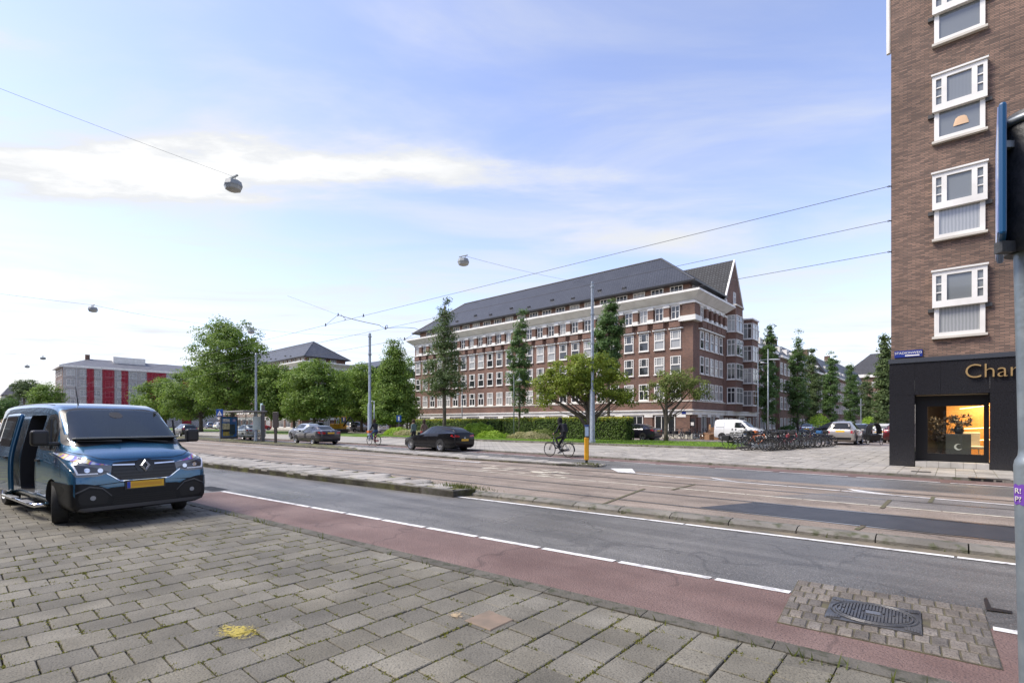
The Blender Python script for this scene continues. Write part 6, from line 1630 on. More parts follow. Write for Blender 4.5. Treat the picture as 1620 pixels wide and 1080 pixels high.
# grass blades on the lawn
def blades(name, P, h, m, w=.012):
    n = len(P); a = nrng.uniform(0, 6.28, n); d = np.stack([np.cos(a), np.sin(a), np.zeros(n)], 1) * w; hh = h * nrng.uniform(.5, 1.3, (n, 1))
    tip = P + np.concatenate([nrng.normal(size=(n, 2)) * .35, np.ones((n, 1))], 1) * hh
    V = np.stack([P - d, P + d, tip], 1).reshape(-1, 3); me = bpy.data.meshes.new(name)
    me.vertices.add(3 * n); me.vertices.foreach_set('co', V.ravel()); me.loops.add(3 * n); me.loops.foreach_set('vertex_index', np.arange(3 * n))
    me.polygons.add(n); me.polygons.foreach_set('loop_start', np.arange(0, 3 * n, 3)); me.polygons.foreach_set('loop_total', np.full(n, 3)); me.update(calc_edges=True); me.materials.append(m)
    return link(name, me)
n = 26000
P = np.stack([nrng.uniform(-50, GRX + .1, n), GRY + .1 + nrng.random(n) ** 1.5 * 8, np.full(n, ZG + .04)], 1)
g = blades('lawn_grass', P, .085, LAWNB, .02); tag(g, 'mown green lawn grass in front of the hedge', 'grass', kind='stuff')
# weeds at kerb feet and island tips
W_ = []
def weeds(f, x0, x1, n, z, sp=.04, clump=9):
    for _ in range(n):
        x = rnd.uniform(x0, x1); c = f(x)
        for _ in range(clump): W_.append((x + rnd.gauss(0, .10), c + rnd.gauss(0, sp), z))
weeds(LTb, x_tip - 6, 8, 26, ZR); weeds(lambda x: LK(x) - .19, -12, 3, 26, -.01, .015, 5); weeds(lambda x: GRY - .2, -30, GRX - 1, 60, ZF, .05)
pt = G(742, 772, ZI)
for _ in range(420): W_.append((pt.x + rnd.gauss(-.2, .45), pt.y + rnd.gauss(0, .10), ZI))
pt = G(928, 734.5, ZI)
for _ in range(160): W_.append((pt.x + rnd.gauss(0, .35), pt.y + rnd.gauss(.1, .12), ZI))
w = blades('kerb_weeds', np.array(W_), .09, leaf_mat('weed', (.07, .10, .02), (.17, .18, .04)), .008); tag(w, 'small weeds growing along the kerbs', 'weeds', kind='stuff')
# moss specks in the joints of the near paving
M_ = []
for _ in range(5200):
    x, y = rnd.uniform(-9, 3), rnd.uniform(0, 4.2)
    if y < LK(x) - .3 and seen((x, y)):
        ca, sa_ = math.cos(PA), math.sin(PA); la = (x * ca + (y - LK(0) + .18) * sa_); lb = -x * sa_ + (y - LK(0) + .18) * ca
        if rnd.random() < .62: la = round(la / .30) * .30 + rnd.gauss(0, .004)
        else: lb = round(lb / .302 + (.5 if int(math.floor(la / .30)) % 2 else 0)) * .302 - (.151 if int(math.floor(la / .30)) % 2 else 0) + rnd.gauss(0, .004)
        M_.append((la * ca - lb * sa_, la * sa_ + lb * ca + LK(0) - .18, -.005))
mo = blades('joint_moss', np.repeat(np.array(M_), 6, 0) + nrng.normal(size=(len(M_) * 6, 3)) * np.array([.010, .018, 0]), .012, leaf_mat('moss', (.13, .15, .025), (.28, .27, .06)), .009); tag(mo, 'yellow-green moss growing in the slab joints', 'moss', kind='stuff')
# ------------------------------------------------------------------ street furniture
def pole(name, label, u, v, z, vtop, r0, r1, cat='pole', m=None, extra=None):
    p = G(u, v, z); Y = DEP(p.x, p.y); h = EYE + (HZ - vtop) * Y / F - z
    e = empty(name, tuple(p), 0, label, cat)
    MB().lathe([(r0 * 1.25, 0), (r0 * 1.25, h * .02), (r0, h * .03), (r0 * .97, h * .33), (r1 * 1.15, h * .345), (r1, h)], 14).build('shaft', m or STEEL, e, smooth=35)
    MB().lathe([(0, h + .1), (r1 * .8, h + .06), (r1 * 1.2, h)], 12).build('cap', STEEL, e, smooth=True)
    for f in (.62, .80, .97): MB().lathe([(r1 * 1.0, h * f), (r1 * 1.5, h * f), (r1 * 1.5, h * f + .08), (r1, h * f + .08)], 12).build('clamp', STEEL, e)
    return e, p, h
pA, pAp, pAh = pole('tram_pole', 'tallest grey steel pole in front of the spreading tree', 937, 701.5, ZG, 447, .19, .10)
pB, pBp, pBh = pole('tram_pole', 'grey steel pole behind the woman on the bicycle', 585, 694.5, ZG, 528, .20, .11)
pC, pCp, pCh = pole('tram_pole', 'slim grey pole rising behind the tram shelter', 405, 697.5, ZI, 560, .13, .08)
def goose(label, u, Y, vtop, ubend, vhead, z=ZG, m=None, r=.045):
    p = AT(u, Y, z=z); s = Y / F; h = EYE + (HZ - vtop) * s - z; w = (ubend - u) * s; hh = EYE + (HZ - vhead) * s - z
    e = empty('street_lamp', tuple(p), TH, label, 'lamp')
    pts_ = [(0, 0, 0), (0, 0, h - w * .6)] + [(w / 2 - w / 2 * math.cos(t), 0, h - w * .6 + w * .6 * math.sin(t)) for t in np.linspace(.3, math.pi, 9)] + [(w, 0, hh + .2)]
    MB().tube(pts_, [r * 1.3, r] + [r * .8] * (len(pts_) - 2), 8).build('post', m or GREYPAINT, e, smooth=True)
    MB().lathe([(.05, .22), (.09, .18), (.13, .1), (.30, -.02), (.31, -.05)], 16).build('shade', GREYPAINT, e, (w, 0, hh), smooth=True)
    MB().lathe([(.24, -.05), (.2, -.14), (0, -.18)], 16).build('globe', mat('lamp_globe', (.7, .7, .68), .3), e, (w, 0, hh), smooth=True)
goose('pale green lamp with hooked neck before the middle of the brick block', 813, 47, 587, 822, 601)
goose('pale green hooked lamp just right of the slender open tree', 731, 56, 610, 724, 623)
def modern(label, u, Y, vtop, uh, vh, z=ZF):
    p = AT(u, Y, z=z); s = Y / F; h = EYE + (HZ - vtop) * s - z; w = (uh - u) * s; hh = EYE + (HZ - vh) * s - z
    e = empty('street_lamp', tuple(p), TH, label, 'lamp')
    MB().tube([(0, 0, 0), (0, 0, h * .35), (0, 0, h)], [.09, .06, .05], 10).build('post', STEEL, e, smooth=True)
    MB().tube([(0, 0, hh - .15), (w * .3, 0, hh), (w * .6, 0, hh + .04)], .035, 8).build('arm', STEEL, e, smooth=True)
    s_ = 1 if w > 0 else -1
    o = MB().lathe([(0, -.55), (.08, -.5), (.13, -.2), (.14, .15), (.09, .45), (0, .52)], 12, Matrix.Rotation(R(90), 4, 'Y')).build('head', mat('lamp_head', (.55, .57, .57), .4), e, (w * .8, 0, hh + .03), smooth=True); o.scale = (abs(w) * .55, .9, .55)
modern('grey street lamp with long flat head near the white van', 1199, 50, 572, 1232, 569)
modern('tall grey street lamp pole beside the first poplar', 1215, 47, 552, 1204, 574)
modern('shorter grey street lamp between the two tall lamp poles', 1209, 58, 625, 1236, 617)
modern('grey street lamp left of the shop with head to the left', 1401, 48, 622, 1384, 623)
modern('small pale lamp right of the grey tram pole', 592, 60, 634, 588, 635)
# suspended road lamps
def hang(label, u, v, Z=8.3):
    Y = (Z - EYE) * F / (HZ - v); p = AT(u, Y, z=Z); e = empty('suspended_lamp', tuple(p), R(10), label, 'lamp', 'lamps hung over the road')
    e.scale = (.82, .82, .82)
    LG = mat('lamp_grey', (.30, .32, .31), .5)
    b = MB().lathe([(.05, .20), (.26, .17), (.30, .02), (.29, -.02)], 8); bevel(b.build('housing', LG, e), .01)
    MB().lathe([(.285, -.02), (.25, -.12), (.13, -.17), (0, -.17)], 8).build('diffuser', mat('lamp_diffuser', (.42, .43, .40), .35), e)
    for s in (-1, 1): MB().cyl((s * .12, 0, .18), (s * .12, 0, .30), .015, n=6).build('hanger', LG, e)
    MB().box(-.26, .26, -.03, .03, .30, .34).build('carrier', LG, e)
    return p + Vector((0, 0, .28))
LA = hang('largest suspended road lamp, alone in the upper left sky', 369, 295)
LBp = hang('suspended road lamp in front of the slate roof sky', 733, 415)
LC = hang('suspended road lamp over the red netting at left', 147, 490)
LDp = hang('small suspended lamp left of the netted block, the right of two', 68, 567)
LEp = hang('smallest suspended lamp at far left, the left of two', 43, 580)
LFp = hang('suspended lamp beside the top of the tallest bushy tree', 397, 525)
WIRE = mat('wire', (.05, .05, .055), .6); WIREL = mat('thin_wire', (.16, .17, .18), .6)
def wire(label, pts_, r, sag=.0, m=None, name='overhead_wire'):
    P_ = []
    for a, c in zip(pts_[:-1], pts_[1:]):
        a, c = Vector(a), Vector(c); n = 10
        for k in range(n): t = k / n; q = a.lerp(c, t); q.z -= sag * 4 * t * (1 - t); P_.append(q)
    P_.append(Vector(pts_[-1])); o = Vector(P_[0])
    w = MB().tube([q - o for q in P_], r, 5).build(name, m or WIRE, None, o); tag(w, label, 'wire', 'overhead wires'); return w
WA = (Vector((-90, LW(-90) - 1.75, 5.55)), Vector((SHX, SHY + .02, 10.2))); WB = (Vector((-90, 11.6, 5.5)), Vector((SHX, SHY + .02, 8.95))); WC = (Vector((-90, 13.6, 5.5)), Vector((SHX, SHY + .02, 7.83)))
wire('topmost contact wire crossing the sky to the right', WA, .011); wire('middle contact wire crossing in front of the big roof', WB, .010); wire('lowest contact wire crossing toward the shop corner', WC, .010)
for w_, nm in ((WA, 'upper'), (WB, 'middle'), (WC, 'lower')):
    e = empty('wall_hook', tuple(w_[1]), 0, '%s iron wall hook holding a wire at the corner of the brick building' % nm, 'hook', 'wall hooks at the brick corner')
    MB().cyl((0, 0, 0), (.12, .1, 0), .02, n=6).build('pin', BLACK, e); MB().tube([(.03 * math.cos(t) - .02, 0, .03 * math.sin(t)) for t in np.linspace(0, 6.28, 10, endpoint=False)], .008, 5, closed=True).build('eye', BLACK, e)
wire('span wire from the upper left edge to the largest lamp', [LA, (LA.x - 1.0, -6.8, 9.9)], .0035, .15, WIREL)
wire('span wire from the middle lamp to the tallest pole', [LBp, pAp + Vector((0, 0, pAh - .1))], .006, .12, WIREL)
wire('thin span wire between the far left lamps and the tram pole', [(LC.x, -10, 8.9), LC, LFp, pBp + Vector((0, 0, pBh - .1))], .007, .2, WIREL)
wire('thin span wire over the avenue at the second far lamp', [(LDp.x, -12, 9), LDp, (LDp.x, 20, 8.8)], .009, .2, WIREL)
wire('thin span wire over the avenue at the smallest lamp', [(LEp.x, -12, 9), LEp, (LEp.x, 20, 8.8)], .009, .2, WIREL)
def on_wire(w_, u):      # point of a wire seen in column u
    lo, hi = 0., 1.
    for _ in range(40):
        t = (lo + hi) / 2; p = w_[0].lerp(w_[1], t); Y = DEP(p.x, p.y); X = CT * p.x + ST * p.y
        if CX + F * X / Y > u: hi = t
        else: lo = t
    return w_[0].lerp(w_[1], lo)
def at2(u, v, y):        # point beside the wires, at the depth of the one named by y
    p = on_wire(WA if y < 11 else WB if y < 13 else WC, u); q = AT(u, DEP(p.x, p.y), v); return q
def ondot(u, v, y): return on_wire(WA if y < 11 else WB if y < 13 else WC, u)
J = at2(535, 498, 10.4)
wire('jumper cable linking the contact wires, left part', [J, at2(600, 514, 11.6), ondot(612, 515, 11.8)], .022, .05)
wire('drooping cable from the junction to the brick block corner', [ondot(612, 515, 11.8), at2(655, 519, 13.4), at2(664, 524, 13.9)], .018, -.05)
wire('short stay from the junction down to the upper contact wire', [J, ondot(515, 519, 10.2)], .012)
wire('thin stay from the sky to the junction', [J, at2(455, 468, 10)], .008, 0, WIREL)
wire('curved hanger below the junction', [J + Vector((.35, 0, -.02)), at2(547, 505, 10.3), ondot(544, 511, 10.2)], .016)
wire('short stay down to the lowest contact wire', [at2(664, 524, 13.9), ondot(640, 538, 14)], .012)
for u, v, y, lab in ((535, 498, 10.4, 'small black insulator at the wire junction'), (610, 515, 11.8, 'looped black clamp on the middle contact wire'), (575, 502, 10.2, 'small clamp on the topmost contact wire'), (515, 519, 10.2, 'clamp where the stay meets the topmost wire'), (640, 538, 14, 'clamp on the lowest contact wire by the tree top')):
    p = at2(u, v, y) if u == 535 else ondot(u, v, y); e = empty('wire_clamp', tuple(p), 0, lab, 'clamp', 'clamps on the overhead wires')
    MB().cyl((0, 0, -.05), (0, 0, .12), .035, n=8).build('insulator', BLACK, e); MB().cyl((-.1, 0, -.05), (.1, 0, -.05), .022, n=6).build('jaw', BLACK, e)
    if u == 610: MB().tube([(.12 + .13 * math.cos(t), 0, .1 + .09 * math.sin(t)) for t in np.linspace(0, 6.0, 14)], .022, 6).build('loop', BLACK, e)
# yellow marker post with blue-white sign on the island tip
p = G(928, 732.5, ZI); e = empty('marker_post', tuple(p), TH, 'yellow traffic island post with blue and white sign on top', 'post')
YP = mat('yellow_plastic', (.72, .36, .01), .45, (.60, .28, .01), 4)
MB().lathe([(.03, 0), (.05, .02), (.05, .12)], 10).build('foot', BLACK, e)
bevel(MB().box(-.085, .085, -.06, .06, .12, .98).build('shaft', YP, e), .03, 2)
o = MB().box(-.075, .075, -.075, -.03, 1.0, 1.42).build('sign', mat('sign_back', (.12, .14, .17), .5), e); bevel(o, .02)
MB().box(-.062, .062, -.079, -.0755, 1.04, 1.38).build('sign_face', mat('pale_blue_sign', (.35, .47, .6), .4), e); MB().box(-.082, .082, -.08, .0, 1.421, 1.45).build('sign_cap', mat('sign_blue2', (.02, .09, .32), .4), e)
# tram shelter on the far island
sy0, sy1 = 15.9, 17.35
s0, s1 = XY(354, 16.2), XY(354, 16.2) + 5.4
Zs = ZI
sl = empty('tram_shelter', (s0, sy1, Zs), 0, 'glass tram shelter with lit blue poster panel and thin flat roof', 'shelter')
def S_(b, nm, m, par=sl): o = b.build(nm, m, par); o.location = (-s0, -sy1, -Zs) if par is sl else (0, 0, 0); return o
DG = mat('dark_grey_metal', (.10, .095, .09), .5)
bevel(S_(MB().box(s0 - .3, s1 + .5, sy0 - .25, sy1 + .2, Zs + 2.42, Zs + 2.52), 'roof', mat('shelter_roof', (.22, .21, .20), .5)), .02)
for x in (s0 + 1.9, s0 + 3.7): S_(MB().cyl((x, sy1, Zs), (x, sy1, Zs + 2.42), .035, n=8), 'post', STEEL)
S_(MB().box(s1 + .2, s1 + .36, sy1 - .2, sy1 + .05, Zs, Zs + 3.0), 'corner_post', DG)
for k in range(3): S_(MB().box(s0 + .2 + k * 1.78, s0 + 1.9 + k * 1.78, sy1 - .006, sy1 + .006, Zs + .25, Zs + 2.3), 'glass_panel', GL)
for z in (.3, .75): S_(MB().box(s0 + .2, s1 + .2, sy1 - .03, sy1 + .03, Zs + z, Zs + z + .05), 'rail', STEEL)
S_(MB().box(s0 + 1.2, s0 + 4.6, sy1 - .5, sy1 - .12, Zs + .44, Zs + .48), 'bench', STEEL)
pc_ = S_(MB().box(s0 - .12, s0 + .12, sy0, sy1 - .02, Zs + .1, Zs + 2.1), 'poster_case', DG)
yw = sy1 - sy0 - .02
S_(MB().box(s0 + .121, s0 + .126, sy0 + .10, sy1 - .12, Zs + .28, Zs + 2.02), 'poster', mat('poster_blue', (.015, .16, .42), .25, (.02, .10, .30), 2))
for (a, c, z0, z1, cc, nm) in ((.12, .52, 1.60, 1.88, (.75, .78, .82), 'poster_caption'), (.70, .86, 1.62, 1.86, (.45, .4, .7), 'poster_emblem'), (.10, .52, .95, 1.48, (.62, .58, .36), 'poster_image'), (.52, .84, .5, 1.4, (.02, .05, .06), 'poster_image'), (.12, .5, .34, .72, (.5, .38, .08), 'poster_image'), (.5, .75, .33, .6, (.12, .16, .08), 'poster_image'), (.12, .55, .72, .98, (.03, .03, .03), 'poster_image')):
    S_(MB().box(s0 + .127 + .0003 * z0, s0 + .129 + .0003 * z0, sy0 + a * yw, sy0 + c * yw, Zs + z0, Zs + z1), nm, mat('print_%d%d%d' % tuple(int(q * 99) for q in cc), cc, .4, tuple(q * .5 for q in cc), 6))
S_(MB().box(s1 - .05, s1 + .0, sy1 - .75, sy1 - .1, Zs + .95, Zs + 2.05), 'timetable', mat('timetable', (.62, .68, .62), .4, (.5, .56, .52), 9))
S_(MB().box(s1 - .3, s1 + .1, sy1 - .05, sy1 + .0, Zs + 2.55, Zs + 3.15), 'stop_sign', mat('stop_sign', (.45, .62, .66), .4))
p = AT(428, 38, z=ZI); e = empty('information_pylon', (p.x, 16.6, ZI), TH, 'slim dark brown information pylon right of the tram shelter', 'pylon')
bevel(MB().box(-.20, .20, -.07, .07, 1.15, 2.35).build('panel', mat('pylon_brown', (.075, .062, .055), .5), e), .02); bevel(MB().box(-.09, .09, -.06, .06, 0, 1.15).build('foot', MATS['pylon_brown'], e), .01)
def crossing(loc, rz, size, label, z, thick=.03, polr=.03, h=2.9, poleoff=0):
    e = empty('crossing_sign', loc, rz, label, 'sign')
    MB().cyl((0, .04, 0), (0, .04, h), polr, n=10).build('post', STEEL, e)
    bevel(MB().box(-size / 2, size / 2, -thick / 2, thick / 2, z, z + size).build('plate', mat('traffic_blue', (.01, .07, .30), .35), e), .015, 2)
    MB().prism([(0, size * .12), (size * .36, size * .12), (0, size * .84), (-size * .36, size * .12)][1:], -.001, .001, Matrix.Translation((0, -thick / 2 - .003, z)) @ Matrix.Rotation(R(90), 4, 'X')).build('triangle', WHITE, e)
    MB().obox((0, -thick / 2 - .007, z + size * .36), (size * .07, .003, size * .3), 0, 0, R(15)).build('figure', mat('figure_blue', (.01, .06, .25), .4), e)
    return e
p = AT(347.5, 40, z=ZT); crossing((p.x, p.y, ZI), TH, .55, 'small blue pedestrian crossing sign left of the shelter poster', 2.05, h=2.6)
for u, Y, v, lab in ((682 + 0, 0, 0, ''),): pass
p = AT(1066 / 1, 60, z=0)
for u, Y, lab in ((683 * .0 + 631, 62, 'blue parking sign under the dense conical tree'), (544, 74, 'blue and white parking sign left of the tall grey pole')):
    p = AT(u, Y, z=ZG); e = empty('parking_sign', tuple(p), TH, lab, 'sign'); MB().cyl((0, .03, 0), (0, .03, 2.5), .03, n=8).build('post', STEEL, e); MB().box(-.3, .3, -.02, .02, 1.6, 2.4).build('plate', mat('traffic_blue', (.01, .07, .30), .35), e)
    MB().box(-.1, .1, -.026, -.021, 1.75, 2.25).build('mark', WHITE, e)
p = AT(1362, 44, z=ZF); e = empty('steel_post', tuple(p), 0, 'thin bare steel post left of the covered cargo trike', 'post'); MB().cyl((0, 0, 0), (0, 0, 3.6), .045, n=8).build('shaft', STEEL, e); MB().lathe([(.05, 3.6), (0, 3.66)], 8).build('cap', STEEL, e)
# near pole at the right picture edge with sign seen edge-on
Yp = 2.3; pp = AT(1643, Yp, z=0)
e = empty('sign_pole', (pp.x, pp.y, 0), TH, 'close grey steel pole with purple sticker cut by the right picture edge', 'pole')
MB().lathe([(.056, -.03), (.056, 1.45), (.052, 1.475), (.040, 1.50), (.038, 1.53), (.038, 2.9)], 24).build('shaft', mat('weathered_steel', (.30, .34, .36), .45, (.20, .24, .27), 7, metal=.5, bump=.15, bscale=30), e, smooth=35)
e.rotation_euler = (0, R(-1.5), TH)
STK = mat('purple_sticker', (.16, .06, .38), .5)
b = MB(); rs = .0575
ang0 = R(150); 
for k in range(9):
    a = R(150 + k * 15); wv_ = 1.0
    for z in (0, 1):
        off_ = -.02 if z == 0 else .02
        b.v.append((rs * math.cos(a), rs * math.sin(a), 1.32 + (.042 + (.0 if k in (0, 8) else .008 * (k % 2))) * (1 if z else -1)))
for k in range(8): b.f.append((2 * k, 2 * k + 2, 2 * k + 3, 2 * k + 1)); b.m.append(0)
b.build('sticker', STK, e, smooth=True)
for s_, zz in (('R!', 1.326), ('P?', 1.288)):
    t_o = text('sticker_text', s_, .034, WHITE, e, (0.0595 * math.cos(R(185)) - .02 * .087, 0.0595 * math.sin(R(185)) + .02, zz), (R(90), 0, R(-85)), .001)
# black cylinder (back of a traffic light) and brackets
tl = empty('traffic_light', tuple(AT(1634, Yp, z=2.43)), TH, 'weathered black traffic light housing on the close pole at right edge', 'traffic light')
BH = mat('weathered_black', (.028, .030, .032), .55, (.06, .06, .06), 12, bump=.3, bscale=40)
MB().lathe([(0, 0), (.097, 0), (.1, .02), (.1, .62), (.09, .64), (0, .645)], 24).build('housing', BH, tl, smooth=35)
MB().tube([(.10 * math.cos(t), .10 * math.sin(t), .60) for t in np.linspace(0, 6.28, 20, endpoint=False)], .018, 8, closed=True).build('clamp', STEEL, tl, smooth=True)
MB().box(-.16, -.08, -.02, .02, .0, .05).build('lower_bracket', BH, tl); MB().box(-.15, -.08, -.015, .015, .48, .51).build('upper_bracket', STEEL, tl)
sp_ = AT(1584, 2.41, z=0)
se = empty('square_sign', (sp_.x, sp_.y, 2.48), 0, 'square blue traffic sign seen edge-on at upper right', 'sign')
o = MB().box(-.013, .013, -.29, .29, 0, .585).build('plate', mat('deep_sign_blue', (.006, .075, .20), .4), se, rz=R(-1.9)); bevel(o, .012, 2)
MB().box(-.017, -.0135, -.275, .275, .015, .57).build('face', mat('white_blue_face', (.30, .36, .62), .3, (.62, .66, .78), 5, fac=(.45, .55)), se, rz=R(-1.9))
# small digger, boxes, leaning slab, posters on the block
p = AT(536, 73, z=ZG); e = empty('mini_digger', tuple(p), R(20), 'small yellow digger standing beyond the lawn behind the saloon', 'digger')
MB().box(-1.0, 1.0, -.75, .75, 0, .5).build('track', BLACK, e); bevel(MB().box(-1.1, .9, -.7, .7, .55, 1.35).build('body', YP, e), .12, 2)
MB().tube([(-.2, -.6, 1.3), (-.2, -.6, 2.3), (.8, -.6, 2.3), (.8, -.6, 1.3)], .05, 6).build('cab_frame', YP, e); MB().tube([(-.2, .6, 1.3), (-.2, .6, 2.3), (.8, .6, 2.3), (.8, .6, 1.3)], .05, 6).build('cab_frame', YP, e); MB().box(-.3, .9, -.7, .7, 2.3, 2.4).build('cab_roof', YP, e)
MB().tube([(.9, 0, 1.0), (2.0, 0, 2.3), (2.9, 0, 1.3)], .12, 8).build('arm', BLACK, e); bevel(MB().box(2.6, 3.1, -.3, .3, .8, 1.3).build('bucket', BLACK, e), .05)
CARD = mat('cardboard', (.36, .21, .11), .85, (.30, .17, .09), 3)
for i, (u, v, s_, z, rz_, lab) in enumerate(((1113, 694.5, .62, 0, 20, 'leftmost opened cardboard box of the pile'), (1122, 695.5, .55, 0, -25, 'tilted cardboard box low in the pile'), (1130, 695, .75, 0, 10, 'large cardboard box next to the white van'), (1128, 694.5, .6, .62, 35, 'cardboard box on top of the pile by the white van'), (1117, 693, .5, 0, 50, 'small cardboard box behind the opened one'))):
    p = G(u, v, ZF); e = empty('cardboard_box', (p.x, p.y, ZF + z), R(rz_), lab, 'box', 'cardboard boxes by the white van')
    MB().box(-s_ / 2, s_ / 2, -s_ / 2, s_ / 2, 0, s_ * .8).build('box', CARD, e)
    for a in (-1, 1):
        o = MB().box(0, s_ * .45, -s_ / 2, s_ / 2, 0, .012).build('flap', CARD, e, (a * s_ / 2, 0, s_ * .8 + .002), 0 if a > 0 else math.pi); o.rotation_euler = (0, R(-35 + 20 * i * a), 0 if a > 0 else math.pi)
p = AT(1031, 44.0, z=ZF); e = MB().add([(-.7, 0, 0), (.8, 0, 0), (.8, .9, 0), (-.7, .9, 0), (-.55, .05, 1.2), (-.35, .05, 1.25), (-.35, .85, 1.25), (-.55, .85, 1.2), (.1, .05, .75), (.1, .85, .75)],
    [(3, 2, 1, 0), (0, 1, 8, 5, 4), (2, 3, 7, 6, 9), (4, 5, 6, 7), (5, 8, 9, 6), (8, 1, 2, 9), (3, 0, 4, 7)]).build('concrete_wedge', mat('mossy_concrete', (.22, .23, .17), .9, (.16, .18, .11), 3), None, tuple(p), TH); tag(e, 'sloping mossy concrete ramp wedge right of the dark blue liftback', 'wedge')
blk = [o for o in COL.objects if o.name == 'brick_apartment_block'][0]
for u, v0, v1, w in ((1078, 664.5, 672.5, .95), (1095.2, 664.5, 672.5, .5)):
    x = XY(u, BY0 + .1); q = MB().box(-w / 2, w / 2, -.06, -.02, 0, .75).build('notice_board', mat('notice_black', (.02, .02, .022), .4), blk, (x - BX1, .17, 1.25)); MB().box(-w * .3, w * .3, -.068, -.0605, .12, .42).build('notice', WHITE, q)
bpm = MB().box(XY(1070, BY0) - BX1, -.25, .02, .12, .57, 2.39).build('corner_brick_panel', BRICK, blk)
MB().box(-.2, .2, -.05, 0, 0, .25).build('house_number', BLUE, blk, (XY(1082, BY0) - BX1, 0, 2.48))

# ------------------------------------------------------------------ bicycles
BM = {}
def bike_meshes(step):
    if step in BM: return BM[step]
    w = MB().lathe([(.328 + .022 * math.cos(t), .022 * math.sin(t)) for t in np.linspace(0, 2 * math.pi, 7)[:-1]], 24, Matrix.Rotation(R(90), 4, 'X'), closed=True).mesh('tyre', RUBBER, True)
    rm = MB().lathe([(.312, -.010), (.306, 0), (.312, .010)], 24, Matrix.Rotation(R(90), 4, 'X'))
    for k in range(14):
        a = 2 * math.pi * k / 14; rm.cyl((0, .02 * (-1) ** k, 0), (.31 * math.cos(a), 0, .31 * math.sin(a)), .003, n=3, cap=False)
    rm.cyl((0, -.05, 0), (0, .05, 0), .022, n=8); rm = rm.mesh('rim', RIM)
    A, B_, Cc, D_ = Vector((0, 0, .34)), Vector((1.08, 0, .34)), Vector((.44, 0, .30)), Vector((.29, 0, .84)); Hh = Vector((.84, 0, .86)); Hb = Vector((.88, 0, .70))
    f = MB()
    f.tube([Cc, D_], .021, 6).tube([Cc, Hb], .024, 6).tube([Hb, Hh + Vector((-.02, 0, .06))], .024, 6)
    f.tube([D_ * .92 + Vector((.02, 0, .03)), Hh] if not step else [Cc + Vector((-.04, 0, .18)), Vector((.6, 0, .50)), Hb + Vector((-.02, 0, .06))], .021, 6)
    for s in (-.05, .05): f.tube([A + Vector((0, s, 0)), Cc + Vector((0, s * .6, 0))], .011, 5).tube([A + Vector((0, s, 0)), D_ + Vector((0, s * .3, -.06))], .010, 5)
    fk = MB()
    for s in (-.05, .05): fk.tube([B_ + Vector((0, s, 0)), Vector((.92, s, .66)), Vector((.88, 0, .72))], .012, 5)
    fk.tube([Hh, Vector((.80, 0, 1.0))], .014, 6)
    fk.tube([(.62, -.28, 1.04), (.74, -.26, 1.07), (.82, -.1, 1.02), (.82, .1, 1.02), (.74, .26, 1.07), (.62, .28, 1.04)], .013, 6)
    sd_ = MB().add([(.12, -.09, .93), (.12, .09, .93), (.22, .10, .95), (.22, -.10, .95), (.40, .025, .94), (.40, -.025, .94), (.14, -.07, .87), (.14, .07, .87), (.38, .02, .89), (.38, -.02, .89)],
        [(0, 1, 2, 3), (3, 2, 4, 5), (6, 9, 8, 7), (0, 6, 7, 1), (1, 7, 8, 4, 2), (0, 3, 5, 9, 6), (4, 8, 9, 5)]).tube([(.28, 0, .88), (.29, 0, .82)], .014, 6)
    mg = MB()
    for cx, t0, t1 in ((0, R(20), R(190)), (1.08, R(35), R(175))):
        ts = np.linspace(t0, t1, 9); o = len(mg.v)
        for t in ts:
            for s in (-.025, .025): mg.v.append((cx + .372 * math.cos(t), s, .34 + .372 * math.sin(t)))
        for i in range(8): mg.f.append((o + 2 * i, o + 2 * i + 1, o + 2 * i + 3, o + 2 * i + 2)); mg.m.append(0)
    rk = MB()
    for s in (-.07, .07): rk.tube([(-.32, s, .74), (.24, s, .76)], .008, 4).tube([(-.05, s, .36), (-.2, s, .74)], .007, 4)
    for x in (-.3, -.1, .1): rk.tube([(x, -.07, .745), (x, .07, .745)], .007, 4)
    cr_ = MB().cyl((.44, -.06, .30), (.44, .06, .30), .025, n=8).lathe([(.09, -.004), (.10, 0), (.09, .004), (.03, 0)], 16, Matrix.Translation((.44, -.05, .30)) @ Matrix.Rotation(R(90), 4, 'X'))
    cr_.tube([(.44, -.07, .30), (.55, -.08, .18)], .01, 5).tube([(.44, .07, .30), (.33, .08, .42)], .01, 5).obox((.56, -.12, .175), (.09, .08, .02)).obox((.32, .12, .425), (.09, .08, .02))
    cg = MB().prism([(.0, .29), (.44, .24), (.54, .30), (.44, .37), (.0, .39), (-.05, .34)], .045, .06, Matrix.Rotation(R(90), 4, 'X'))
    BM[step] = dict(tyre=w, rim=rm, frame=f.mesh('frame', BLACK, True), fork=fk.mesh('handlebar', BLACK, True), saddle=sd_.mesh('saddle', BLACK), guard=mg.mesh('mudguard', BLACK), rack=rk.mesh('rack', BLACK), crank=cr_.mesh('crank', STEEL), chain=cg.mesh('chain_guard', BLACK))
    return BM[step]
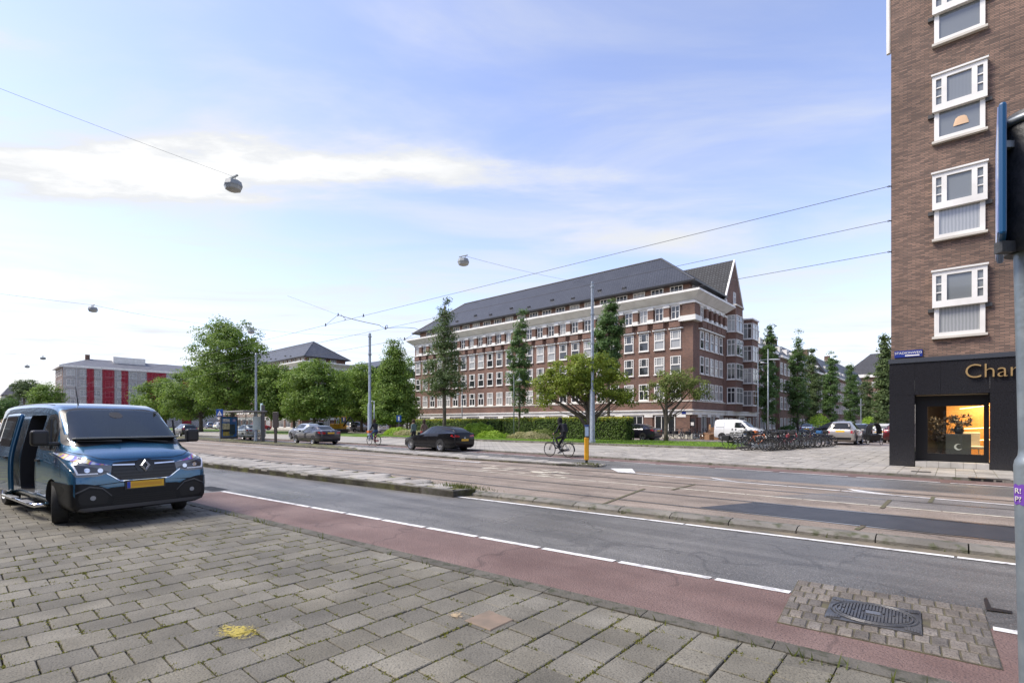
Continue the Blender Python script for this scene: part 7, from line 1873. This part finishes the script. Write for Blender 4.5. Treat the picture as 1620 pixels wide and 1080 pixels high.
def bike(loc, rz, col, label, step=False, group=None, basket=False, lean=0., extras=True, name='bicycle'):
    m = bike_meshes(step); e = empty(name, loc, rz, label, 'bicycle', group); e.rotation_euler = (lean, 0, rz)
    cm_ = paint('bike_' + col[0], col[1], .1, .35)
    for x in (0, 1.08):
        w = empty('wheel', (x, 0, .345), rnd.uniform(0, .1) if False else 0, parent=e); w.rotation_euler = (0, rnd.uniform(0, 6), 0); link('tyre', m['tyre'], w); link('rim', m['rim'], w)
    def own(nm, key):
        o = link(nm, m[key], e); o.material_slots[0].link = 'OBJECT'; o.material_slots[0].material = cm_; return o
    own('frame', 'frame'); link('handlebar', m['fork'], e); link('saddle', m['saddle'], e); own('chain_guard', 'chain') if step else None; link('crank', m['crank'], e)
    if extras: link('mudguard', m['guard'], e); link('rack', m['rack'], e)
    if extras and group and rnd.random() < .55: bevel(MB().box(-.30, .12, -.24, .24, .42, .76).box(0, 0, 0, 0, 0, 0).build('pannier_bag', mat('pannier', (.018, .018, .02), .8), e) if False else MB().prism([(-.32, .44), (.10, .44), (.14, .75), (-.34, .75)], -.22, .22, Matrix.Rotation(R(90), 4, 'X')).build('pannier_bag', mat('pannier', (.018, .018, .02), .8), e), .03)
    if basket: bevel(MB().box(.9, 1.2, -.16, .16, .86, 1.04).build('basket', mat('basket_' + basket, dict(black=(.02, .02, .02), brown=(.22, .11, .05), blue=(.03, .12, .28), orange=(.5, .14, .03))[basket], .8), e), .02)
    return e
cols = [('black', (.008, .008, .009)), ('dark_grey', (.04, .042, .045)), ('red', (.30, .012, .02)), ('blue', (.02, .06, .18)), ('white', (.55, .55, .53)), ('green', (.02, .07, .04)), ('maroon', (.12, .012, .03)), ('orange', (.42, .10, .015))]
b0, b1 = G(1178, 712.5, ZF), G(1284, 705.2, ZF)
nb_ = 24
names_c = ['black', 'dark grey', 'red', 'blue', 'white', 'green', 'maroon', 'orange']
ords = ['first', 'second', 'third', 'fourth', 'fifth', 'sixth', 'seventh', 'eighth', 'ninth', 'tenth', 'eleventh', 'twelfth', 'thirteenth', 'fourteenth', 'fifteenth', 'sixteenth', 'seventeenth', 'eighteenth', 'nineteenth', 'twentieth', 'twenty-first', 'twenty-second', 'twenty-third', 'twenty-fourth']
pick = [0, 7, 0, 1, 0, 4, 0, 1, 6, 2, 0, 2, 0, 5, 0, 1, 0, 6, 3, 0, 0, 1, 0, 0]
rb_ = random.Random(4)
for i in range(nb_):
    t = i / (nb_ - 1); p = b0.lerp(b1, t); flip = False
    c = cols[pick[i]]
    bk_ = rb_.choice([False, False, 'black', False, False])
    if i == 19: bk_ = 'blue'
    bike((p.x + rb_.uniform(-.1, .12), p.y, ZF + .004), R(rb_.uniform(-10, 8)) + (0 if i % 3 else math.pi * 0), c, '%s bicycle, %s from the lawn end of the front row' % (names_c[pick[i]], ords[i]), rb_.random() < .6, 'bicycles parked in the front row', bk_, R(rb_.uniform(-7, 7)))
back = [0, 1, 3, 0, 6, 0, 4, 1, 0, 2, 0, 0, 5, 1, 0, 3]
for i in range(16):
    p = b0.lerp(b1, .28 + i / 15 * .8)
    bike((p.x - 2.15 + rb_.uniform(-.2, .2), p.y + .6, ZF + .004), R(rb_.uniform(-12, 12)), cols[back[i]], '%s bicycle, %s from the lawn end of the back row' % (names_c[back[i]], ords[i]), rb_.random() < .5, 'bicycles parked in the back row', 'orange' if i == 2 else (rb_.choice([False, 'black', False])), R(rb_.uniform(-7, 7)))
w0_ = XY(1050, 45.2)
for i in range(7):
    bike((w0_ + i * .62, 45.0 + rb_.uniform(-.2, .2), ZF + .006), R(90 + rb_.uniform(-15, 15)), cols[[1, 0, 4, 1, 0, 1, 0][i]], '%s bicycle against the brick block, %s from the small tree' % (names_c[[1, 0, 4, 1, 0, 1, 0][i]], ords[i]), bool(i % 2), 'bicycles along the brick block', False, R(rb_.uniform(-6, 6)))
# cargo bikes
def cargo(loc, rz, label, hood):
    e = empty('cargo_bicycle', loc, rz, label, 'cargo bicycle')
    m = bike_meshes(True)
    for x, y, s in ((0, 0, 1),) + (((1.25, -.4, .8), (1.25, .4, .8)) if hood else ((1.75, 0, .8),)):
        w = empty('wheel', (x, y, .345 * s), 0, parent=e); w.scale = (s, s, s); link('tyre', m['tyre'], w); link('rim', m['rim'], w)
    link('frame', m['frame'], e); link('saddle', m['saddle'], e); link('handlebar', m['fork'], e).location = (-.1, 0, .05); link('crank', m['crank'], e); link('rack', m['rack'], e)
    BX = mat('cargo_black', (.012, .012, .013), .5)
    MB().add([(.75, -.26, .28), (1.45, -.24, .28), (1.45, .24, .28), (.75, .26, .28), (.66, -.33, .78), (1.7, -.30, .70), (1.7, .30, .70), (.66, .33, .78)], [(3, 2, 1, 0), (0, 1, 5, 4), (1, 2, 6, 5), (2, 3, 7, 6), (3, 0, 4, 7), (4, 5, 6, 7)]).build('box', BX, e)
    if hood:
        for x in (.72, 1.15, 1.6): MB().tube([(x, .32 * math.cos(t), .75 + .75 * math.sin(t) ** .8 if math.sin(t) > 0 else .75) for t in np.linspace(0, math.pi, 13)], .018, 6).build('hood_bow', BX, e)
        b = MB(); T = np.linspace(0, math.pi, 13)
        for x in (.74, 1.58):
            for t in T: b.v.append((x, .315 * math.cos(t), .76 + .73 * max(0, math.sin(t)) ** .8))
        for k in range(12): b.f.append((k, k + 1, 14 + k, 13 + k)); b.m.append(0)
        b.build('hood', BX, e, smooth=True)
    return e
p = G(1296, 703.8, ZF); cargo((p.x - .9, p.y, ZF + .004), R(-8), 'black cargo bicycle with long box at the right end of the bicycle row', False)
p = G(1386, 703.5, ZF); cargo((p.x - .6, p.y + .9, ZF + .004), R(-65), 'black cargo trike with rain hood standing alone near the shop', True)

# ------------------------------------------------------------------ people
SKIN = mat('skin', (.45, .27, .19), .6)
def person(name, label, loc, rz, J_, bones, cols_, hair, bag=None, cat='person'):
    """J_: joint -> (x, y, z, radius); bones: (joint a, joint b, material key); the body is grown as one skin"""
    e = empty(name, loc, rz, label, cat)
    keys = list(J_); me = bpy.data.meshes.new('body')
    me.from_pydata([J_[k][:3] for k in keys], [(keys.index(a), keys.index(c)) for a, c, _ in bones], [])
    o = bpy.data.objects.new('tmp', me); COL.objects.link(o)
    o.modifiers.new('s', 'SKIN')
    for i, k in enumerate(keys):
        sv = me.skin_vertices[0].data[i]; sv.radius = (J_[k][3], J_[k][3] * (1.25 if k in ('chest', 'pelvis', 'belly') else 1)) if k not in ('chest', 'pelvis', 'belly') else (J_[k][3], J_[k][3])
        sv.use_root = (k == 'pelvis')
    sb_ = o.modifiers.new('u', 'SUBSURF'); sb_.levels = 2; sb_.render_levels = 2
    bpy.context.view_layer.update()
    bm_ = bpy.data.meshes.new_from_object(o.evaluated_get(bpy.context.evaluated_depsgraph_get())); bpy.data.objects.remove(o)
    ks = list(cols_); bm_.materials.clear()
    for k in ks: bm_.materials.append(cols_[k])
    segs = [(Vector(J_[a][:3]), Vector(J_[c][:3]), ks.index(k)) for a, c, k in bones]
    for f in bm_.polygons:
        best = (9, 0); c = f.center
        for a, b_, k in segs:
            ab = b_ - a; t = max(0, min(1, (c - a).dot(ab) / ab.length_squared)); d = (c - a - ab * t).length
            if d < best[0]: best = (d, k)
        f.material_index = best[1]; f.use_smooth = True
    link('body', bm_, e)
    hd = Vector(J_['head'][:3])
    if hair:
        hb = MB().lathe([(0, .135), (.06, .125), (.10, .085), (.118, .03), (.115, -.03), (.09, -.09 if not hair[1] else -.20)], 14, Matrix.Translation(hd + Vector((-.018, 0, .02))))
        hb.build('hair', hair[0], e, smooth=True)
    # face: nose, eyes
    MB().add([hd + Vector(q) for q in ((.095, 0, .03), (.125, 0, -.015), (.09, .018, -.02), (.09, -.018, -.02))], [(0, 2, 1), (0, 1, 3), (1, 2, 3)]).build('nose', SKIN, e)
    for s in (-1, 1): MB().obox(hd + Vector((.094, s * .035, .025)), (.012, .02, .012)).build('eye', BLACK, e)
    if bag: bevel(MB().obox(Vector(bag[0]), bag[1], 0, 0, bag[3] if len(bag) > 3 else 0).build('backpack', bag[2], e), .05, 3)
    return e
BON = [('pelvis', 'belly', 'top'), ('belly', 'chest', 'top'), ('chest', 'neck', 'top'), ('neck', 'jaw', 'skin'), ('jaw', 'head', 'skin'), ('head', 'crown', 'skin')]
for s in 'lr': BON += [('chest', 'sh' + s, 'top'), ('sh' + s, 'el' + s, 'top'), ('el' + s, 'wr' + s, 'top'), ('wr' + s, 'ha' + s, 'skin'), ('pelvis', 'hi' + s, 'leg'), ('hi' + s, 'kn' + s, 'leg'), ('kn' + s, 'an' + s, 'leg'), ('an' + s, 'to' + s, 'shoe')]
def skel(pel, che, nek, hed, legs, arms, k=1.):
    J_ = {'pelvis': (*pel, .135), 'belly': tuple((a + c) / 2 for a, c in zip(pel, che)) + (.125,), 'chest': (*che, .15), 'neck': (*nek, .058), 'head': (*hed, .098)}
    J_['jaw'] = (nek[0] * .4 + hed[0] * .6 + .015, 0, nek[2] * .42 + hed[2] * .58, .07); J_['crown'] = (hed[0] - .01, 0, hed[2] + .09, .065)
    for s, (L_, A_) in zip('lr', zip(legs, arms)):
        sg = 1 if s == 'l' else -1
        J_['hi' + s] = (pel[0], sg * .085, pel[2] - .07, .092); J_['kn' + s] = (*L_[0], .062); J_['an' + s] = (*L_[1], .042); J_['to' + s] = (L_[1][0] + .16, L_[1][1], max(.03, L_[1][2] - .05), .034)
        J_['sh' + s] = (che[0], sg * .175, che[2] + .08, .066); J_['el' + s] = (*A_[0], .046); J_['wr' + s] = (*A_[1], .032); J_['ha' + s] = (*A_[2], .03)
    return J_
def cloth(n, c): return mat('cloth_' + n, c, .9, tuple(q * .7 for q in c), 6)
DK, GRN, JEAN = cloth('black', (.014, .015, .018)), cloth('grey_green', (.10, .15, .14)), cloth('denim', (.03, .07, .17))
walk = lambda ph: skel((0, 0, .93), (.02, 0, 1.28), (.03, 0, 1.47), (.05, 0, 1.62), [((.16 * ph, .09, .50), (.20 * ph - .06, .09, .09)), ((-.04 * ph + .05, -.09, .49), (-.30 * ph, -.09, .12))],
                       [((-.10 * ph, .25, 1.08), (.02, .26, .86), (.05, .26, .78)), ((.10 * ph, -.25, 1.08), (.20, -.24, .88), (.24, -.23, .81))])
p = G(650, 704.5, ZF); person('person', 'person walking in grey-green jacket and dark trousers, left of the pair', (p.x - .2, p.y + .4, ZF), R(180), walk(1.), BON, dict(top=GRN, skin=SKIN, leg=DK, shoe=BLACK), (cloth('hair_brown', (.05, .03, .02)), False))
p = G(660.5, 703.5, ZF); person('person', 'person in brown patterned coat with red bag, right of the pair', (p.x, p.y + .6, ZF), R(182), walk(-.8), BON, dict(top=cloth('brown', (.16, .11, .085)), skin=SKIN, leg=cloth('taupe', (.14, .10, .09)), shoe=BLACK), (MATS['cloth_hair_brown'], True), ((-.02, .28, .85), (.25, .1, .22), cloth('red_bag', (.20, .03, .03))))
def rider(loc, rz, label, top, leg, hair, bag, bcol, blabel, bas=False):
    bike(loc, rz, bcol, blabel, True, None, bas)
    J_ = skel((.24, 0, 1.06), (.38, 0, 1.40), (.45, 0, 1.58), (.50, 0, 1.72), [((.62, .11, .86), (.46, .12, .46)), ((.58, -.11, .62), (.54, -.12, .22))], [((.48, .25, 1.20), (.62, .27, 1.10), (.68, .27, 1.08)), ((.48, -.25, 1.20), (.62, -.27, 1.10), (.68, -.27, 1.08))])
    return person('person', label, loc, rz, J_, BON, dict(top=top, skin=SKIN, leg=leg, shoe=BLACK), hair, bag)
p = Vector((ux(lambda x: LFK(x) - .55, 899, 0), 0, 0)); rider((p.x, LFK(p.x) - .55, ZT), R(180), 'cyclist in black hooded jacket with backpack, back half turned to us', DK, DK, (cloth('hood', (.010, .010, .012)), True), ((.20, 0, 1.36), (.16, .30, .42), cloth('pack', (.012, .014, .022)), R(12)), cols[0], 'dark city bicycle ridden by the person in black')
p = Vector((ux(lambda x: LFK(x) - .5, 598, 0), 0, 0)); rider((p.x, LFK(p.x) - .5, ZT), R(180), 'cyclist in dark top and blue jeans riding a red bicycle before the lawn', DK, JEAN, (MATS['cloth_hair_brown'], True), None, cols[2], 'red bicycle with front child seat ridden past the lawn', 'orange')
p = AT(2, 13.2, z=0); person('person', 'person in red and white top behind the van at the left picture edge', (p.x - .35, p.y + .1, 0), R(60), walk(.5), BON, dict(top=cloth('red_top', (.35, .05, .05)), skin=SKIN, leg=DK, shoe=BLACK), (cloth('hair_fair', (.3, .2, .1)), True))
# ------------------------------------------------------------------ the houses behind the viewer (seen only in reflections)
h = empty('opposite_terrace', (-30, -14, 0), 0, 'brown brick terrace with white windows on the near side of the street', 'building')
MB().box(-60, 60, -10, 0, 0, 13).build('wall', BRICK2, h); MB().box(-60.4, 60.4, -10.4, .5, 13, 13.5).build('cornice', WHITE, h)
for k in range(24):
    for z in (.6, 3.8, 7.0, 10.2): window(h, (-56 + k * 4.8, .01, z), math.pi, 2.4, 2.1, 'sash')
